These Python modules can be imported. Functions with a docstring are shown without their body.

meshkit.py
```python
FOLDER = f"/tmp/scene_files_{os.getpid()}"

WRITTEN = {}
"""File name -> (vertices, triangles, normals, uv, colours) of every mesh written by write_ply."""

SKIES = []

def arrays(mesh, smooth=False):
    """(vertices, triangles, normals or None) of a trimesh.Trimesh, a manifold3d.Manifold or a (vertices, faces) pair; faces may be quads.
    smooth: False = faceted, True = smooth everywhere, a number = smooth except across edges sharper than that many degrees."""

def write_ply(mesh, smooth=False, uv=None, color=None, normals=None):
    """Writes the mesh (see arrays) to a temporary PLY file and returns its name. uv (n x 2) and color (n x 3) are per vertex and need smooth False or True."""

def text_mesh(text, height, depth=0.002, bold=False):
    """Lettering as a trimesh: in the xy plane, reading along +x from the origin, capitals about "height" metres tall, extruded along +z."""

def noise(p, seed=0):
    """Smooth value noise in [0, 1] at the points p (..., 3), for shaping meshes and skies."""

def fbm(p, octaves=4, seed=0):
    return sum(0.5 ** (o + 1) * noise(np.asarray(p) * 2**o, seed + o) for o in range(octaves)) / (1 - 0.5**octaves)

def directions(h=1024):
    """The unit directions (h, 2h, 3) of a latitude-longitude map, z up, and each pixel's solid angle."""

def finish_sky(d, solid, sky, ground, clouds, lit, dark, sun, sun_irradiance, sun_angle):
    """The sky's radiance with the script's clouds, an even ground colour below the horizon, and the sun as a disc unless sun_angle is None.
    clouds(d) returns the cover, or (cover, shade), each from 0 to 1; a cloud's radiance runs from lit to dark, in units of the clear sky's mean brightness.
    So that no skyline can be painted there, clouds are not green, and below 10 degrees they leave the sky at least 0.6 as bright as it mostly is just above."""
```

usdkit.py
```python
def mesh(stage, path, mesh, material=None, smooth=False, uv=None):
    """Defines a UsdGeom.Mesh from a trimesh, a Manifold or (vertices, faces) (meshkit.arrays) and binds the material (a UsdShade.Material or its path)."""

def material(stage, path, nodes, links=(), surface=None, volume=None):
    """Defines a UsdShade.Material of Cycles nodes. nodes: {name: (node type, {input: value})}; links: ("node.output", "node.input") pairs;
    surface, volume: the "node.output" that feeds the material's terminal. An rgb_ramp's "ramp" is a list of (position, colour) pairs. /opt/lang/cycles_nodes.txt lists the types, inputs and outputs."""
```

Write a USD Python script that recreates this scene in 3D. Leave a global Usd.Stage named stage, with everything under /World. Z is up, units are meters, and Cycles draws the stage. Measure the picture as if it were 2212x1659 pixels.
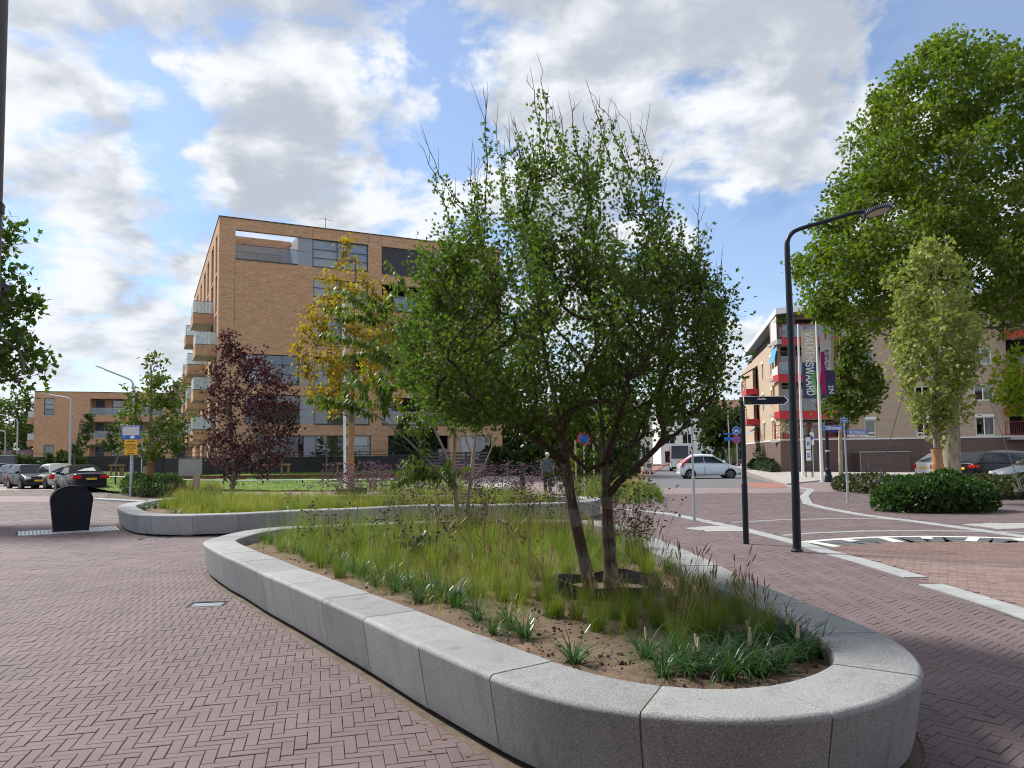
import math, random
import numpy as np, trimesh, shapely, usdkit, meshkit
from shapely.geometry import Polygon, LineString, Point, box as sbox
from shapely import affinity
from pxr import Usd, UsdGeom, UsdLux, UsdShade, Gf, Sdf, Vt

stage = Usd.Stage.CreateInMemory()
UsdGeom.SetStageUpAxis(stage, 'Z')
UsdGeom.SetStageMetersPerUnit(stage, 1.0)
world = UsdGeom.Xform.Define(stage, '/World')
stage.SetDefaultPrim(world.GetPrim())
UsdGeom.Scope.Define(stage, '/World/Looks')

# ---------------------------------------------------------------- camera
FOC, TANP, ROLL, EYE, HORIZON = 1626.5, 0.060, 0.0125, 1.62, 985.0       # lengths in pixels of a picture 2212 wide
V0 = HORIZON - FOC * TANP                                              # height in the picture of the lens axis (the frame is shifted)
PITCH = math.atan(TANP)
SP, CP = math.sin(PITCH), math.cos(PITCH)
_r0, _u0, _fw = np.array([1.0, 0, 0]), np.array([0, -SP, CP]), np.array([0, CP, SP])
_rt, _up = _r0 * math.cos(ROLL) - _u0 * math.sin(ROLL), _u0 * math.cos(ROLL) + _r0 * math.sin(ROLL)
cam = UsdGeom.Camera.Define(stage, '/World/camera')
cam.AddTransformOp().Set(Gf.Matrix4d(*[float(q) for row in ((*_rt, 0), (*_up, 0), (*-_fw, 0), (0, 0, EYE, 1)) for q in row]))
cam.CreateFocalLengthAttr(26.0)
cam.CreateHorizontalApertureAttr(26.0 * 2212 / FOC)
cam.CreateVerticalApertureAttr(26.0 * 1659 / FOC)
cam.CreateVerticalApertureOffsetAttr(26.0 * (V0 - 829.5) / FOC)
cam.CreateClippingRangeAttr(Gf.Vec2f(0.1, 5000))
cam.CreateExposureAttr(2.02)

# ---------------------------------------------------------------- sky and veiled sun
SUN_AZ, SUN_EL = math.atan2(-0.72, 0.52), math.radians(46)      # atan2(x, y)
SUN = np.array([math.sin(SUN_AZ) * math.cos(SUN_EL), math.cos(SUN_AZ) * math.cos(SUN_EL), math.sin(SUN_EL)])


def ray(u, v):
    return (u - 1106) / FOC * _rt + (V0 - v) / FOC * _up + _fw


def sray(u, v):
    d = ray(u, v)
    return d / np.linalg.norm(d)


def make_sky():
    n = {'tc': ('texture_coordinate', {}),
         'sky': ('sky_texture', {'sky_type': 'single_scattering', 'sun_disc': False, 'sun_elevation': SUN_EL, 'sun_rotation': SUN_AZ,
                                 'air_density': 1.0, 'aerosol_density': 0.6, 'ozone_density': 1.5}),
         'sep': ('separate_xyz', {}),
         'zc': ('math', {'math_type': 'maximum', 'value2': 0.0}),
         'zo': ('math', {'math_type': 'add', 'value2': 0.30}),
         'cz': ('combine_xyz', {'z': 1.0}),
         'pl': ('vector_math', {'math_type': 'divide'}),
         'off': ('vector_math', {'math_type': 'add', 'vector2': (-0.006, -0.02, 0.0)}),
         # the same cloud field a step towards the sun: its difference lights the cloud edges
         'pl1': ('vector_math', {'math_type': 'add', 'vector2': (3.1, 7.7, 0.0)}),
         'pl2': ('vector_math', {'math_type': 'add', 'vector2': (3.1 - 0.055, 7.7 - 0.07, 0.0)}),
         'n1': ('noise_texture', {'dimensions': '3D', 'scale': 5.0, 'detail': 10.0, 'roughness': 0.58, 'distortion': 0.2}),
         'n1b': ('noise_texture', {'dimensions': '3D', 'scale': 5.0, 'detail': 5.0, 'roughness': 0.55, 'distortion': 0.2}),
         'n2': ('noise_texture', {'dimensions': '3D', 'scale': 1.7, 'detail': 6.0, 'roughness': 0.5}),
         'n3': ('noise_texture', {'dimensions': '3D', 'scale': 9.0, 'detail': 6.0, 'roughness': 0.6, 'distortion': 0.4})}
    l = [('tc.generated', 'sep.vector'), ('sep.z', 'zc.value1'), ('zc.value', 'zo.value1'), ('zo.value', 'cz.x'), ('zo.value', 'cz.y'),
         ('tc.generated', 'pl.vector1'), ('cz.vector', 'pl.vector2'), ('pl.vector', 'pl1.vector1'), ('pl.vector', 'pl2.vector1'),
         ('pl1.vector', 'n1.vector'), ('pl2.vector', 'n1b.vector'), ('pl.vector', 'n2.vector'), ('pl1.vector', 'n3.vector')]
    # broken cloud deck: openings and thicker masses by direction
    bumps = [(1590, 440, 8.5, -0.20), (1690, 570, 5, -0.14), (2190, 10, 10, -0.34), (950, 130, 4.5, -0.16), (890, 290, 5.5, -0.22), (1010, 320, 4, -0.12), (330, 290, 5.0, -0.18),
             (450, 225, 4.0, -0.16), (320, 420, 4, -0.10), (15, 330, 3.0, -0.12), (650, 200, 8, 0.12), (1550, 150, 14, 0.16), (130, 130, 9, 0.10), (620, 430, 7, 0.10),
             (1250, 300, 6, 0.10), (150, 600, 14, 0.05), (1850, 250, 9, 0.10), (1150, 60, 7, 0.10)]
    n['wn'] = ('noise_texture', {'dimensions': '3D', 'scale': 4.5, 'detail': 5.0, 'roughness': 0.6})
    n['wa'] = ('vector_math', {'math_type': 'multiply_add', 'vector2': (0.42, 0.42, 0.42), 'vector3': (-0.21, -0.21, -0.21)})
    n['wd'] = ('vector_math', {'math_type': 'add'})
    n['wz'] = ('vector_math', {'math_type': 'normalize'})
    l += [('tc.generated', 'wn.vector'), ('wn.color', 'wa.vector1'), ('tc.generated', 'wd.vector1'), ('wa.vector', 'wd.vector2'), ('wd.vector', 'wz.vector1')]
    prev = 'n1.fac'
    for i, (u, v, deg, amp) in enumerate(bumps):
        d = sray(u, v)
        n[f'bd{i}'] = ('vector_math', {'math_type': 'dot_product', 'vector2': tuple(d)})
        n[f'bm{i}'] = ('map_range', {'range_type': 'smootherstep', 'from_min': math.cos(math.radians(deg * 1.25)), 'from_max': 1.0, 'to_min': 0.0, 'to_max': amp, 'clamp': True})
        n[f'ba{i}'] = ('math', {'math_type': 'add'})
        l += [('wz.vector', f'bd{i}.vector1'), (f'bd{i}.value', f'bm{i}.value'), (prev, f'ba{i}.value1'), (f'bm{i}.result', f'ba{i}.value2')]
        prev = f'ba{i}.value'
    n['n3s'] = ('math', {'math_type': 'multiply_add', 'value2': 0.26, 'value3': -0.13})
    n['cov0'] = ('math', {'math_type': 'add'})
    n['cov'] = ('map_range', {'range_type': 'smoothstep', 'from_min': 0.36, 'from_max': 0.58, 'to_min': 0.17, 'to_max': 1.0, 'clamp': True})
    l += [('n3.fac', 'n3s.value1'), (prev, 'cov0.value1'), ('n3s.value', 'cov0.value2'), ('cov0.value', 'cov.value')]
    # thick cloud is grey from below; flanks turned to the sun stay white
    n['df'] = ('math', {'math_type': 'subtract'})
    n['dfs'] = ('math', {'math_type': 'multiply', 'value2': 1.7})
    n['sh0'] = ('math', {'math_type': 'multiply_add', 'value2': 0.60})
    n['sh1'] = ('math', {'math_type': 'add'})
    n['sh'] = ('map_range', {'range_type': 'smoothstep', 'from_min': 0.68, 'from_max': 1.18, 'to_min': 0.0, 'to_max': 1.0, 'clamp': True})
    l += [('n1b.fac', 'df.value1'), ('n1.fac', 'df.value2'), ('df.value', 'dfs.value1'), ('n2.fac', 'sh0.value1'), ('cov0.value', 'sh0.value3'), ('sh0.value', 'sh1.value1'), ('dfs.value', 'sh1.value2'), ('sh1.value', 'sh.value')]
    n['cl'] = ('mix_color', {'blend_type': 'mix', 'a': CLOUD_LIT, 'b': CLOUD_DARK, 'use_clamp': False})
    l += [('sh.result', 'cl.fac')]
    n['up'] = ('map_range', {'range_type': 'smoothstep', 'from_min': 0.0, 'from_max': 0.24, 'to_min': 0.62, 'to_max': 0.0, 'clamp': True})
    l += [('sep.z', 'up.value')]
    n['mx'] = ('mix_color', {'blend_type': 'mix', 'use_clamp': False})
    n['bl'] = ('mix_color', {'blend_type': 'multiply', 'fac': 1.0, 'b': SKY_GAIN, 'use_clamp': False})
    l += [('sky.color', 'bl.a'), ('cov.result', 'mx.fac'), ('bl.result', 'mx.a'), ('cl.result', 'mx.b')]
    n['hz'] = ('mix_color', {'blend_type': 'mix', 'b': CLOUD_HAZE, 'use_clamp': False})
    l += [('up.result', 'hz.fac'), ('mx.result', 'hz.a')]
    n['bg'] = ('background_shader', {'strength': 0.053})
    l += [('hz.result', 'bg.color')]
    return usdkit.material(stage, '/World/Looks/sky', n, l, surface='bg.background')


CLOUD_LIT, CLOUD_DARK, CLOUD_HAZE, SKY_GAIN = (4.45, 4.6, 4.8), (2.5, 2.72, 3.08), (3.95, 4.25, 4.55), (0.60, 0.70, 0.80)
dome = UsdLux.DomeLight.Define(stage, '/World/sky')
UsdShade.MaterialBindingAPI.Apply(dome.GetPrim()).Bind(make_sky())
dome.GetPrim().SetCustomDataByKey('kind', 'structure')
sun = UsdLux.DistantLight.Define(stage, '/World/sun')
sun.CreateIntensityAttr(0.40)
sun.CreateAngleAttr(10.0)
sun.CreateNormalizeAttr(True)
sun.CreateColorAttr(Gf.Vec3f(1.0, 0.95, 0.87))
_m = Gf.Matrix4d().SetLookAt(Gf.Vec3d(*SUN), Gf.Vec3d(0, 0, 0), Gf.Vec3d(0, 0, 1)).GetInverse()
sun.AddTransformOp().Set(_m)

# ---------------------------------------------------------------- helpers
R = np.random.default_rng(11)


def G(u, v, z=0.0):
    d = ray(u, v)
    return np.array([0, 0, EYE]) + d * ((z - EYE) / d[2])


def PT(u, v, Y):
    d = ray(u, v)
    return np.array([0, 0, EYE]) + d * (Y / d[1])


_names = {}


def numbered(parent, name):
    k = (str(parent), name)
    i = _names.get(k, 0)
    _names[k] = i + 1
    return name if i == 0 else f'{name}_{i:03d}'


def ppath(parent):
    if parent is None:
        return '/World'
    return str(parent.GetPath()) if hasattr(parent, 'GetPath') else str(parent)


def setdata(p, **kw):
    for k, v in kw.items():
        if v:
            p.SetCustomDataByKey(k, v)
    return p


def thing(name, label, cat, loc=(0, 0, 0), rz=0.0, group=None, parent=None):
    x = UsdGeom.Xform.Define(stage, ppath(parent) + '/' + numbered(ppath(parent), name))
    x.AddTranslateOp().Set(Gf.Vec3d(*map(float, loc)))
    if rz:
        x.AddRotateZOp().Set(float(rz))
    setdata(x.GetPrim(), label=label, category=cat, group=group)
    return x.GetPrim()


def holder(name, kind='structure'):
    x = UsdGeom.Xform.Define(stage, '/World/' + numbered('/World', name))
    setdata(x.GetPrim(), kind=kind)
    return x.GetPrim()


def copy_of(src, loc, rz=0.0, label=None, scale=None, group=None, cat=None, tilt=None):
    base = src.GetName()
    if base[-4:-3] == '_' and base[-3:].isdigit():
        base = base[:-4]
    x = UsdGeom.Xform.Define(stage, '/World/' + numbered('/World', base))
    p = x.GetPrim()
    p.GetReferences().AddInternalReference(src.GetPath())
    x.ClearXformOpOrder()
    for a in list(p.GetAttributes()):
        pass
    m = Gf.Matrix4d(1)
    if scale is not None:
        s = (scale,) * 3 if np.ndim(scale) == 0 else scale
        m = m * Gf.Matrix4d().SetScale(Gf.Vec3d(*map(float, s)))
    if tilt:
        m = m * Gf.Matrix4d().SetRotate(Gf.Rotation(Gf.Vec3d(*tilt[0]), float(tilt[1])))
    m = m * Gf.Matrix4d().SetRotate(Gf.Rotation(Gf.Vec3d(0, 0, 1), float(rz)))
    m.SetTranslateOnly(Gf.Vec3d(*map(float, loc)))
    x.AddTransformOp(opSuffix='place').Set(m)
    p.SetInstanceable(True)
    was = src.GetCustomData()
    setdata(p, label=label or was.get('label'), category=cat or was.get('category'), group=group or was.get('group'))
    return p


class MB:
    def __init__(s):
        s.v, s.f, s.n = [], [], 0

    def add(s, v, f):
        v = np.asarray(v, float)
        f = np.asarray(f, int)
        if f.ndim == 2 and f.shape[1] == 4:
            f = np.vstack([f[:, [0, 1, 2]], f[:, [0, 2, 3]]])
        s.v.append(v)
        s.f.append(f + s.n)
        s.n += len(v)
        return s

    def mesh(s, m, M=None):
        v = np.asarray(m.vertices, float)
        if M is not None:
            v = v @ np.asarray(M)[:3, :3].T + np.asarray(M)[:3, 3]
        return s.add(v, m.faces)

    def box(s, x0, x1, y0, y1, z0, z1):
        v = [(x, y, z) for z in (z0, z1) for y in (y0, y1) for x in (x0, x1)]
        f = [(0, 2, 3, 1), (4, 5, 7, 6), (0, 1, 5, 4), (2, 6, 7, 3), (0, 4, 6, 2), (1, 3, 7, 5)]
        return s.add(v, f)

    def obox(s, c, ax, ay, az):
        c, ax, ay, az = (np.asarray(q, float) for q in (c, ax, ay, az))
        v = [c + i * ax + j * ay + k * az for k in (-1, 1) for j in (-1, 1) for i in (-1, 1)]
        f = [(0, 2, 3, 1), (4, 5, 7, 6), (0, 1, 5, 4), (2, 6, 7, 3), (0, 4, 6, 2), (1, 3, 7, 5)]
        return s.add(v, f)

    def bbox(s, x0, x1, y0, y1, z0, z1, b=0.01):
        """a box with chamfered edges"""
        import manifold3d as m3
        pts = []
        for x in (x0, x1):
            for y in (y0, y1):
                for z in (z0, z1):
                    sx, sy, sz = (b if x == x0 else -b), (b if y == y0 else -b), (b if z == z0 else -b)
                    pts += [(x + sx, y + sy, z), (x + sx, y, z + sz), (x, y + sy, z + sz)]
        h = trimesh.convex.convex_hull(np.array(pts))
        return s.mesh(h)

    def quad(s, a, b, c, d):
        return s.add([a, b, c, d], [(0, 1, 2), (0, 2, 3)])

    def tube(s, pts, r, sides=8, caps=True):
        p = np.asarray(pts, float)
        r = np.broadcast_to(np.asarray(r, float), (len(p),))
        t = np.gradient(p, axis=0)
        t /= np.linalg.norm(t, axis=1, keepdims=True) + 1e-12
        ref = max(np.eye(3)[[2, 0, 1]], key=lambda q: np.linalg.norm(np.cross(t, q), axis=1).min())
        a = np.cross(t, ref)
        a /= np.linalg.norm(a, axis=1, keepdims=True) + 1e-12
        b = np.cross(t, a)
        ang = np.arange(sides) * 2 * np.pi / sides
        v = p[:, None] + r[:, None, None] * (np.cos(ang)[None, :, None] * a[:, None] + np.sin(ang)[None, :, None] * b[:, None])
        i, j = np.meshgrid(np.arange(len(p) - 1), np.arange(sides), indexing='ij')
        q = np.stack([i * sides + j, i * sides + (j + 1) % sides, (i + 1) * sides + (j + 1) % sides, (i + 1) * sides + j], -1).reshape(-1, 4)
        f = np.vstack([q[:, [0, 2, 1]], q[:, [0, 3, 2]]])
        v = v.reshape(-1, 3)
        if caps and sides > 2:
            n = len(v)
            v = np.vstack([v, p[:1], p[-1:]])
            c0 = [(n, (k + 1) % sides, k) for k in range(sides)]
            o = (len(p) - 1) * sides
            c1 = [(n + 1, o + k, o + (k + 1) % sides) for k in range(sides)]
            f = np.vstack([f, c0, c1])
            f[: len(f) - 2 * sides]
        return s.add(v, f)

    def lathe(s, prof, n=24, c=(0, 0, 0), axis=None, up=None):
        prof = np.asarray(prof, float)
        ang = np.arange(n) * 2 * np.pi / n
        v = np.stack([prof[:, 0][:, None] * np.cos(ang), prof[:, 0][:, None] * np.sin(ang), np.repeat(prof[:, 1][:, None], n, 1)], -1).reshape(-1, 3)
        if axis is not None:
            az = np.asarray(axis, float) / np.linalg.norm(axis)
            ax = np.cross([0, 0, 1.0], az)
            ax = np.array([1.0, 0, 0]) if np.linalg.norm(ax) < 1e-6 else ax / np.linalg.norm(ax)
            v = v[:, :1] * ax + v[:, 1:2] * np.cross(az, ax) + v[:, 2:] * az
        v = v + np.asarray(c, float)
        i, j = np.meshgrid(np.arange(len(prof) - 1), np.arange(n), indexing='ij')
        q = np.stack([i * n + j, i * n + (j + 1) % n, (i + 1) * n + (j + 1) % n, (i + 1) * n + j], -1).reshape(-1, 4)
        return s.add(v, q)

    def prism(s, poly, z0, z1):
        for g in getattr(poly, 'geoms', [poly]):
            if g.is_empty or g.area < 1e-7:
                continue
            m = trimesh.creation.extrude_polygon(g, z1 - z0, engine='earcut')
            m.apply_translation([0, 0, z0])
            s.mesh(m)
        return s

    def wallpoly(s, poly, o, ex, ez, en, t):
        """polygon in (along, up) extruded by t along en"""
        o, ex, ez, en = (np.asarray(q, float) for q in (o, ex, ez, en))
        for g in getattr(poly, 'geoms', [poly]):
            if g.is_empty:
                continue
            m = trimesh.creation.extrude_polygon(g, t, engine='earcut')
            v = np.asarray(m.vertices)
            w = o + v[:, :1] * ex + v[:, 1:2] * ez + v[:, 2:] * en
            f = np.asarray(m.faces)
            if np.dot(np.cross(ex, ez), en) < 0:
                f = f[:, ::-1]
            s.add(w, f)
        return s

    def text(s, txt, h, o, ex, ez, en, center=True, depth=0.004, bold=True, width=None):
        m = meshkit.text_mesh(txt, h, depth, bold)
        v = np.array(m.vertices)
        w = v[:, 0].max() - v[:, 0].min()
        k = 1.0 if width is None else width / w
        x = (v[:, 0] - v[:, 0].min()) * k - (w * k / 2 if center else 0)
        o, ex, ez, en = (np.asarray(q, float) for q in (o, ex, ez, en))
        return s.add(o + x[:, None] * ex + v[:, 1:2] * ez + v[:, 2:] * en, m.faces)

    def arr(s):
        return np.vstack(s.v), np.vstack(s.f)

    def build(s, name, mat, parent=None, smooth=False, **data):
        if not s.v:
            return None
        path = ppath(parent) + '/' + numbered(ppath(parent), name)
        m = usdkit.mesh(stage, path, s.arr(), mat, smooth)
        setdata(m.GetPrim(), **data)
        return m.GetPrim()


def raw_mesh(name, v, f, mat, parent=None, **data):
    path = ppath(parent) + '/' + numbered(ppath(parent), name)
    m = usdkit.mesh(stage, path, (v, f), mat, False)
    setdata(m.GetPrim(), **data)
    return m.GetPrim()


# ---------------------------------------------------------------- materials
def M_(name, nodes, links, surface='p.BSDF'):
    return usdkit.material(stage, '/World/Looks/' + name, nodes, links, surface=surface)


def plain(name, col, rough=0.6, metal=0.0, var=0.0, scale=6.0, bump=0.0, bscale=60.0, spec=0.5, coat=0.0, coords='object', detail=5.0):
    n = {'p': ('principled_bsdf', {'base_color': col, 'roughness': rough, 'metallic': metal, 'specular_ior_level': spec, 'coat_weight': coat})}
    l = []
    if var or bump:
        n['tc'] = ('texture_coordinate', {}) if coords == 'object' else ('geometry', {})
    src = 'tc.object' if coords == 'object' else 'tc.position'
    if var:
        c = np.array(col)
        n['nz'] = ('noise_texture', {'dimensions': '3D', 'scale': scale, 'detail': detail, 'roughness': 0.6})
        n['rp'] = ('rgb_ramp', {'ramp': [(0.25, tuple(c * (1 - var))), (0.5, tuple(c)), (0.75, tuple(np.minimum(c * (1 + var), 1)))]})
        l += [(src, 'nz.vector'), ('nz.fac', 'rp.fac'), ('rp.color', 'p.base_color')]
    if bump:
        n['nb'] = ('noise_texture', {'dimensions': '3D', 'scale': bscale, 'detail': 3.0})
        n['bp'] = ('bump', {'strength': bump, 'distance': 0.01})
        l += [(src, 'nb.vector'), ('nb.fac', 'bp.height'), ('bp.normal', 'p.normal')]
    return M_(name, n, l)


def leafy(name, stops, trans=0.35, rough=0.55, tint=(1.15, 1.2, 0.55), patch=None):
    """leaf material: colour by leaf, light shining through"""
    n = {'g': ('geometry', {}), 'rp': ('rgb_ramp', {'ramp': stops}),
         'p': ('principled_bsdf', {'roughness': rough, 'specular_ior_level': 0.35}),
         'tm': ('mix_color', {'blend_type': 'multiply', 'fac': 1.0, 'b': tint, 'use_clamp': False}),
         't': ('translucent_bsdf', {}), 'm': ('mix_closure', {'fac': trans})}
    l = [('rp.color', 'p.base_color'), ('rp.color', 'tm.a'), ('tm.result', 't.color'), ('p.BSDF', 'm.closure1'), ('t.BSDF', 'm.closure2')]
    if patch:
        n['nz'] = ('noise_texture', {'dimensions': '3D', 'scale': patch, 'detail': 2.0})
        n['mf'] = ('math', {'math_type': 'multiply_add', 'value2': 0.9, 'value3': -0.2})
        n['ad'] = ('math', {'math_type': 'multiply_add', 'value2': 0.45})
        l += [('g.position', 'nz.vector'), ('nz.fac', 'mf.value1'), ('g.random_per_island', 'ad.value1'), ('mf.value', 'ad.value3'), ('ad.value', 'rp.fac')]
    else:
        l += [('g.random_per_island', 'rp.fac')]
    return M_(name, n, l, 'm.closure')


def islandy(name, stops, rough=0.8, var=0.12, scale=9.0, bump=0.3, bscale=180.0, spec=0.4):
    """each separate piece its own tone, with fine grain"""
    n = {'g': ('geometry', {}), 'rp': ('rgb_ramp', {'ramp': stops}), 'nz': ('noise_texture', {'dimensions': '3D', 'scale': scale, 'detail': 6.0, 'roughness': 0.65}),
         'mr': ('map_range', {'from_min': 0.25, 'from_max': 0.75, 'to_min': 1 - var, 'to_max': 1 + var}),
         'cc': ('combine_color', {}), 'mm': ('mix_color', {'blend_type': 'multiply', 'fac': 1.0, 'use_clamp': False}),
         'p': ('principled_bsdf', {'roughness': rough, 'specular_ior_level': spec}),
         'nb': ('noise_texture', {'dimensions': '3D', 'scale': bscale, 'detail': 3.0}), 'bp': ('bump', {'strength': bump, 'distance': 0.004})}
    l = [('g.random_per_island', 'rp.fac'), ('g.position', 'nz.vector'), ('nz.fac', 'mr.value'), ('mr.result', 'cc.r'), ('mr.result', 'cc.g'), ('mr.result', 'cc.b'),
         ('rp.color', 'mm.a'), ('cc.color', 'mm.b'), ('mm.result', 'p.base_color'), ('g.position', 'nb.vector'), ('nb.fac', 'bp.height'), ('bp.normal', 'p.normal')]
    return M_(name, n, l)


def brickwall(name, c1, c2, mortar, bw=0.22, bh=0.065, msize=0.009, rough=0.85, var=0.18):
    """coursed brickwork too far off to build singly: (x + y) runs along the wall, z up"""
    n = {'tc': ('texture_coordinate', {}), 's': ('separate_xyz', {}), 'a': ('math', {'math_type': 'add'}), 'c': ('combine_xyz', {}),
         'b': ('brick_texture', {'scale': 1.0, 'brick_width': bw, 'row_height': bh, 'mortar_size': msize, 'mortar_smooth': 0.2, 'bias': 0.0, 'color1': c1, 'color2': c2, 'mortar': mortar}),
         'st': ('vector_math', {'math_type': 'multiply', 'vector2': (1.0, 1.0, 3.0)}),
         'nz': ('noise_texture', {'dimensions': '3D', 'scale': 1.1, 'detail': 7.0, 'roughness': 0.7}),
         'mr': ('map_range', {'from_min': 0.3, 'from_max': 0.7, 'to_min': 1 - var, 'to_max': 1 + var}), 'cc': ('combine_color', {}),
         'mm': ('mix_color', {'blend_type': 'multiply', 'fac': 1.0, 'use_clamp': False}),
         'p': ('principled_bsdf', {'roughness': rough, 'specular_ior_level': 0.3}), 'bp': ('bump', {'strength': 0.5, 'distance': 0.006, 'invert': True})}
    l = [('tc.object', 's.vector'), ('s.x', 'a.value1'), ('s.y', 'a.value2'), ('a.value', 'c.x'), ('s.z', 'c.y'), ('c.vector', 'b.vector'), ('tc.object', 'st.vector1'), ('st.vector', 'nz.vector'),
         ('nz.fac', 'mr.value'), ('mr.result', 'cc.r'), ('mr.result', 'cc.g'), ('mr.result', 'cc.b'), ('b.color', 'mm.a'), ('cc.color', 'mm.b'), ('mm.result', 'p.base_color'),
         ('b.fac', 'bp.height'), ('bp.normal', 'p.normal')]
    return M_(name, n, l)


def pane(name, tint=(0.75, 0.8, 0.85), base=0.12, rough=0.02):
    n = {'t': ('transparent_bsdf', {'color': tint}), 'g': ('glossy_bsdf', {'color': (0.95, 0.97, 1.0), 'roughness': rough}), 'f': ('fresnel', {'IOR': 1.55}),
         'a': ('math', {'math_type': 'multiply_add', 'value2': 1.0, 'value3': base}), 'm': ('mix_closure', {})}
    l = [('f.fac', 'a.value1'), ('a.value', 'm.fac'), ('t.BSDF', 'm.closure1'), ('g.BSDF', 'm.closure2')]
    return M_(name, n, l, 'm.closure')


def frames(d, up=None, rng=R):
    """orthonormal frames with first axis d; third axis near up, spun at random when up is None"""
    d = d / (np.linalg.norm(d, axis=1, keepdims=True) + 1e-12)
    u = rng.normal(size=d.shape) if up is None else np.broadcast_to(up, d.shape)
    y = np.cross(u, d)
    y /= np.linalg.norm(y, axis=1, keepdims=True) + 1e-12
    return np.stack([d, y, np.cross(d, y)], 1)       # rows: x, y, z axes


def scatter(bv, bf, pos, fr, sc):
    """copies of a small mesh as one mesh"""
    n, k = len(pos), len(bv)
    sc = np.broadcast_to(np.asarray(sc, float), (n,))
    v = np.einsum('kj,njc->nkc', bv, fr) * sc[:, None, None] + pos[:, None]
    f = (bf[None] + (np.arange(n) * k)[:, None, None]).reshape(-1, 3)
    return v.reshape(-1, 3), f
# ================================================================ ground, paving, kerbs
def cr(pts, n=12, closed=True):
    """Catmull-Rom through the points"""
    p = np.asarray(pts, float)
    out = []
    N = len(p)
    for i in range(N if closed else N - 1):
        a, b, c, d = (p[(i - 1) % N], p[i], p[(i + 1) % N], p[(i + 2) % N]) if closed else (p[max(i - 1, 0)], p[i], p[i + 1], p[min(i + 2, N - 1)])
        for t in np.linspace(0, 1, n, endpoint=False):
            out.append(0.5 * (2 * b + (c - a) * t + (2 * a - 5 * b + 4 * c - d) * t * t + (3 * b - a - 3 * c + d) * t ** 3))
    if not closed:
        out.append(p[-1])
    return np.array(out)


def resample(p, n, closed=True):
    p = np.asarray(p, float)
    q = np.vstack([p, p[:1]]) if closed else p
    s = np.r_[0, np.cumsum(np.linalg.norm(np.diff(q, axis=0), axis=1))]
    t = np.linspace(0, s[-1], n, endpoint=not closed)
    return np.stack([np.interp(t, s, q[:, k]) for k in range(2)], 1)


def smooth_loop(p, it):
    p = p.copy()
    for _ in range(it):
        p = 0.5 * p + 0.25 * (np.roll(p, 1, 0) + np.roll(p, -1, 0))
    return p


# outer top edges of the raised beds, walked round in metres
BED_H = 0.45
_o1 = [(437, 1172), (476, 1196), (516, 1213), (563, 1236), (622, 1261), (694, 1293), (783, 1333), (900, 1389), (1062, 1460), (1148, 1491), (1260, 1521), (1388, 1541), (1490, 1552), (1581, 1556), (1700, 1553), (1807, 1539), (1918, 1510), (1985, 1474), (1999, 1452),
       (1985, 1419), (1918, 1371), (1749, 1302), (1629, 1255), (1557, 1219), (1485, 1188), (1437, 1169), (1392, 1150)]
_b1 = [G(u, v, BED_H)[:2] for u, v in _o1] + [(1.75, 13.1), (1.2, 13.75), (0.0, 14.0), (-1.6, 14.0)] + [G(u, v, BED_H)[:2] for u, v in [(654, 1135), (600, 1137), (545, 1143), (497, 1152), (455, 1163)]]
BED1 = smooth_loop(resample(cr(_b1), 480), 10)
_b2 = [G(u, v, BED_H)[:2] for u, v in [(262, 1090), (253, 1096), (272, 1106.6), (309, 1112), (400, 1113), (514, 1110), (654, 1103), (764, 1099), (912, 1092), (1002, 1092), (1130, 1089), (1224, 1086)]]
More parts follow.
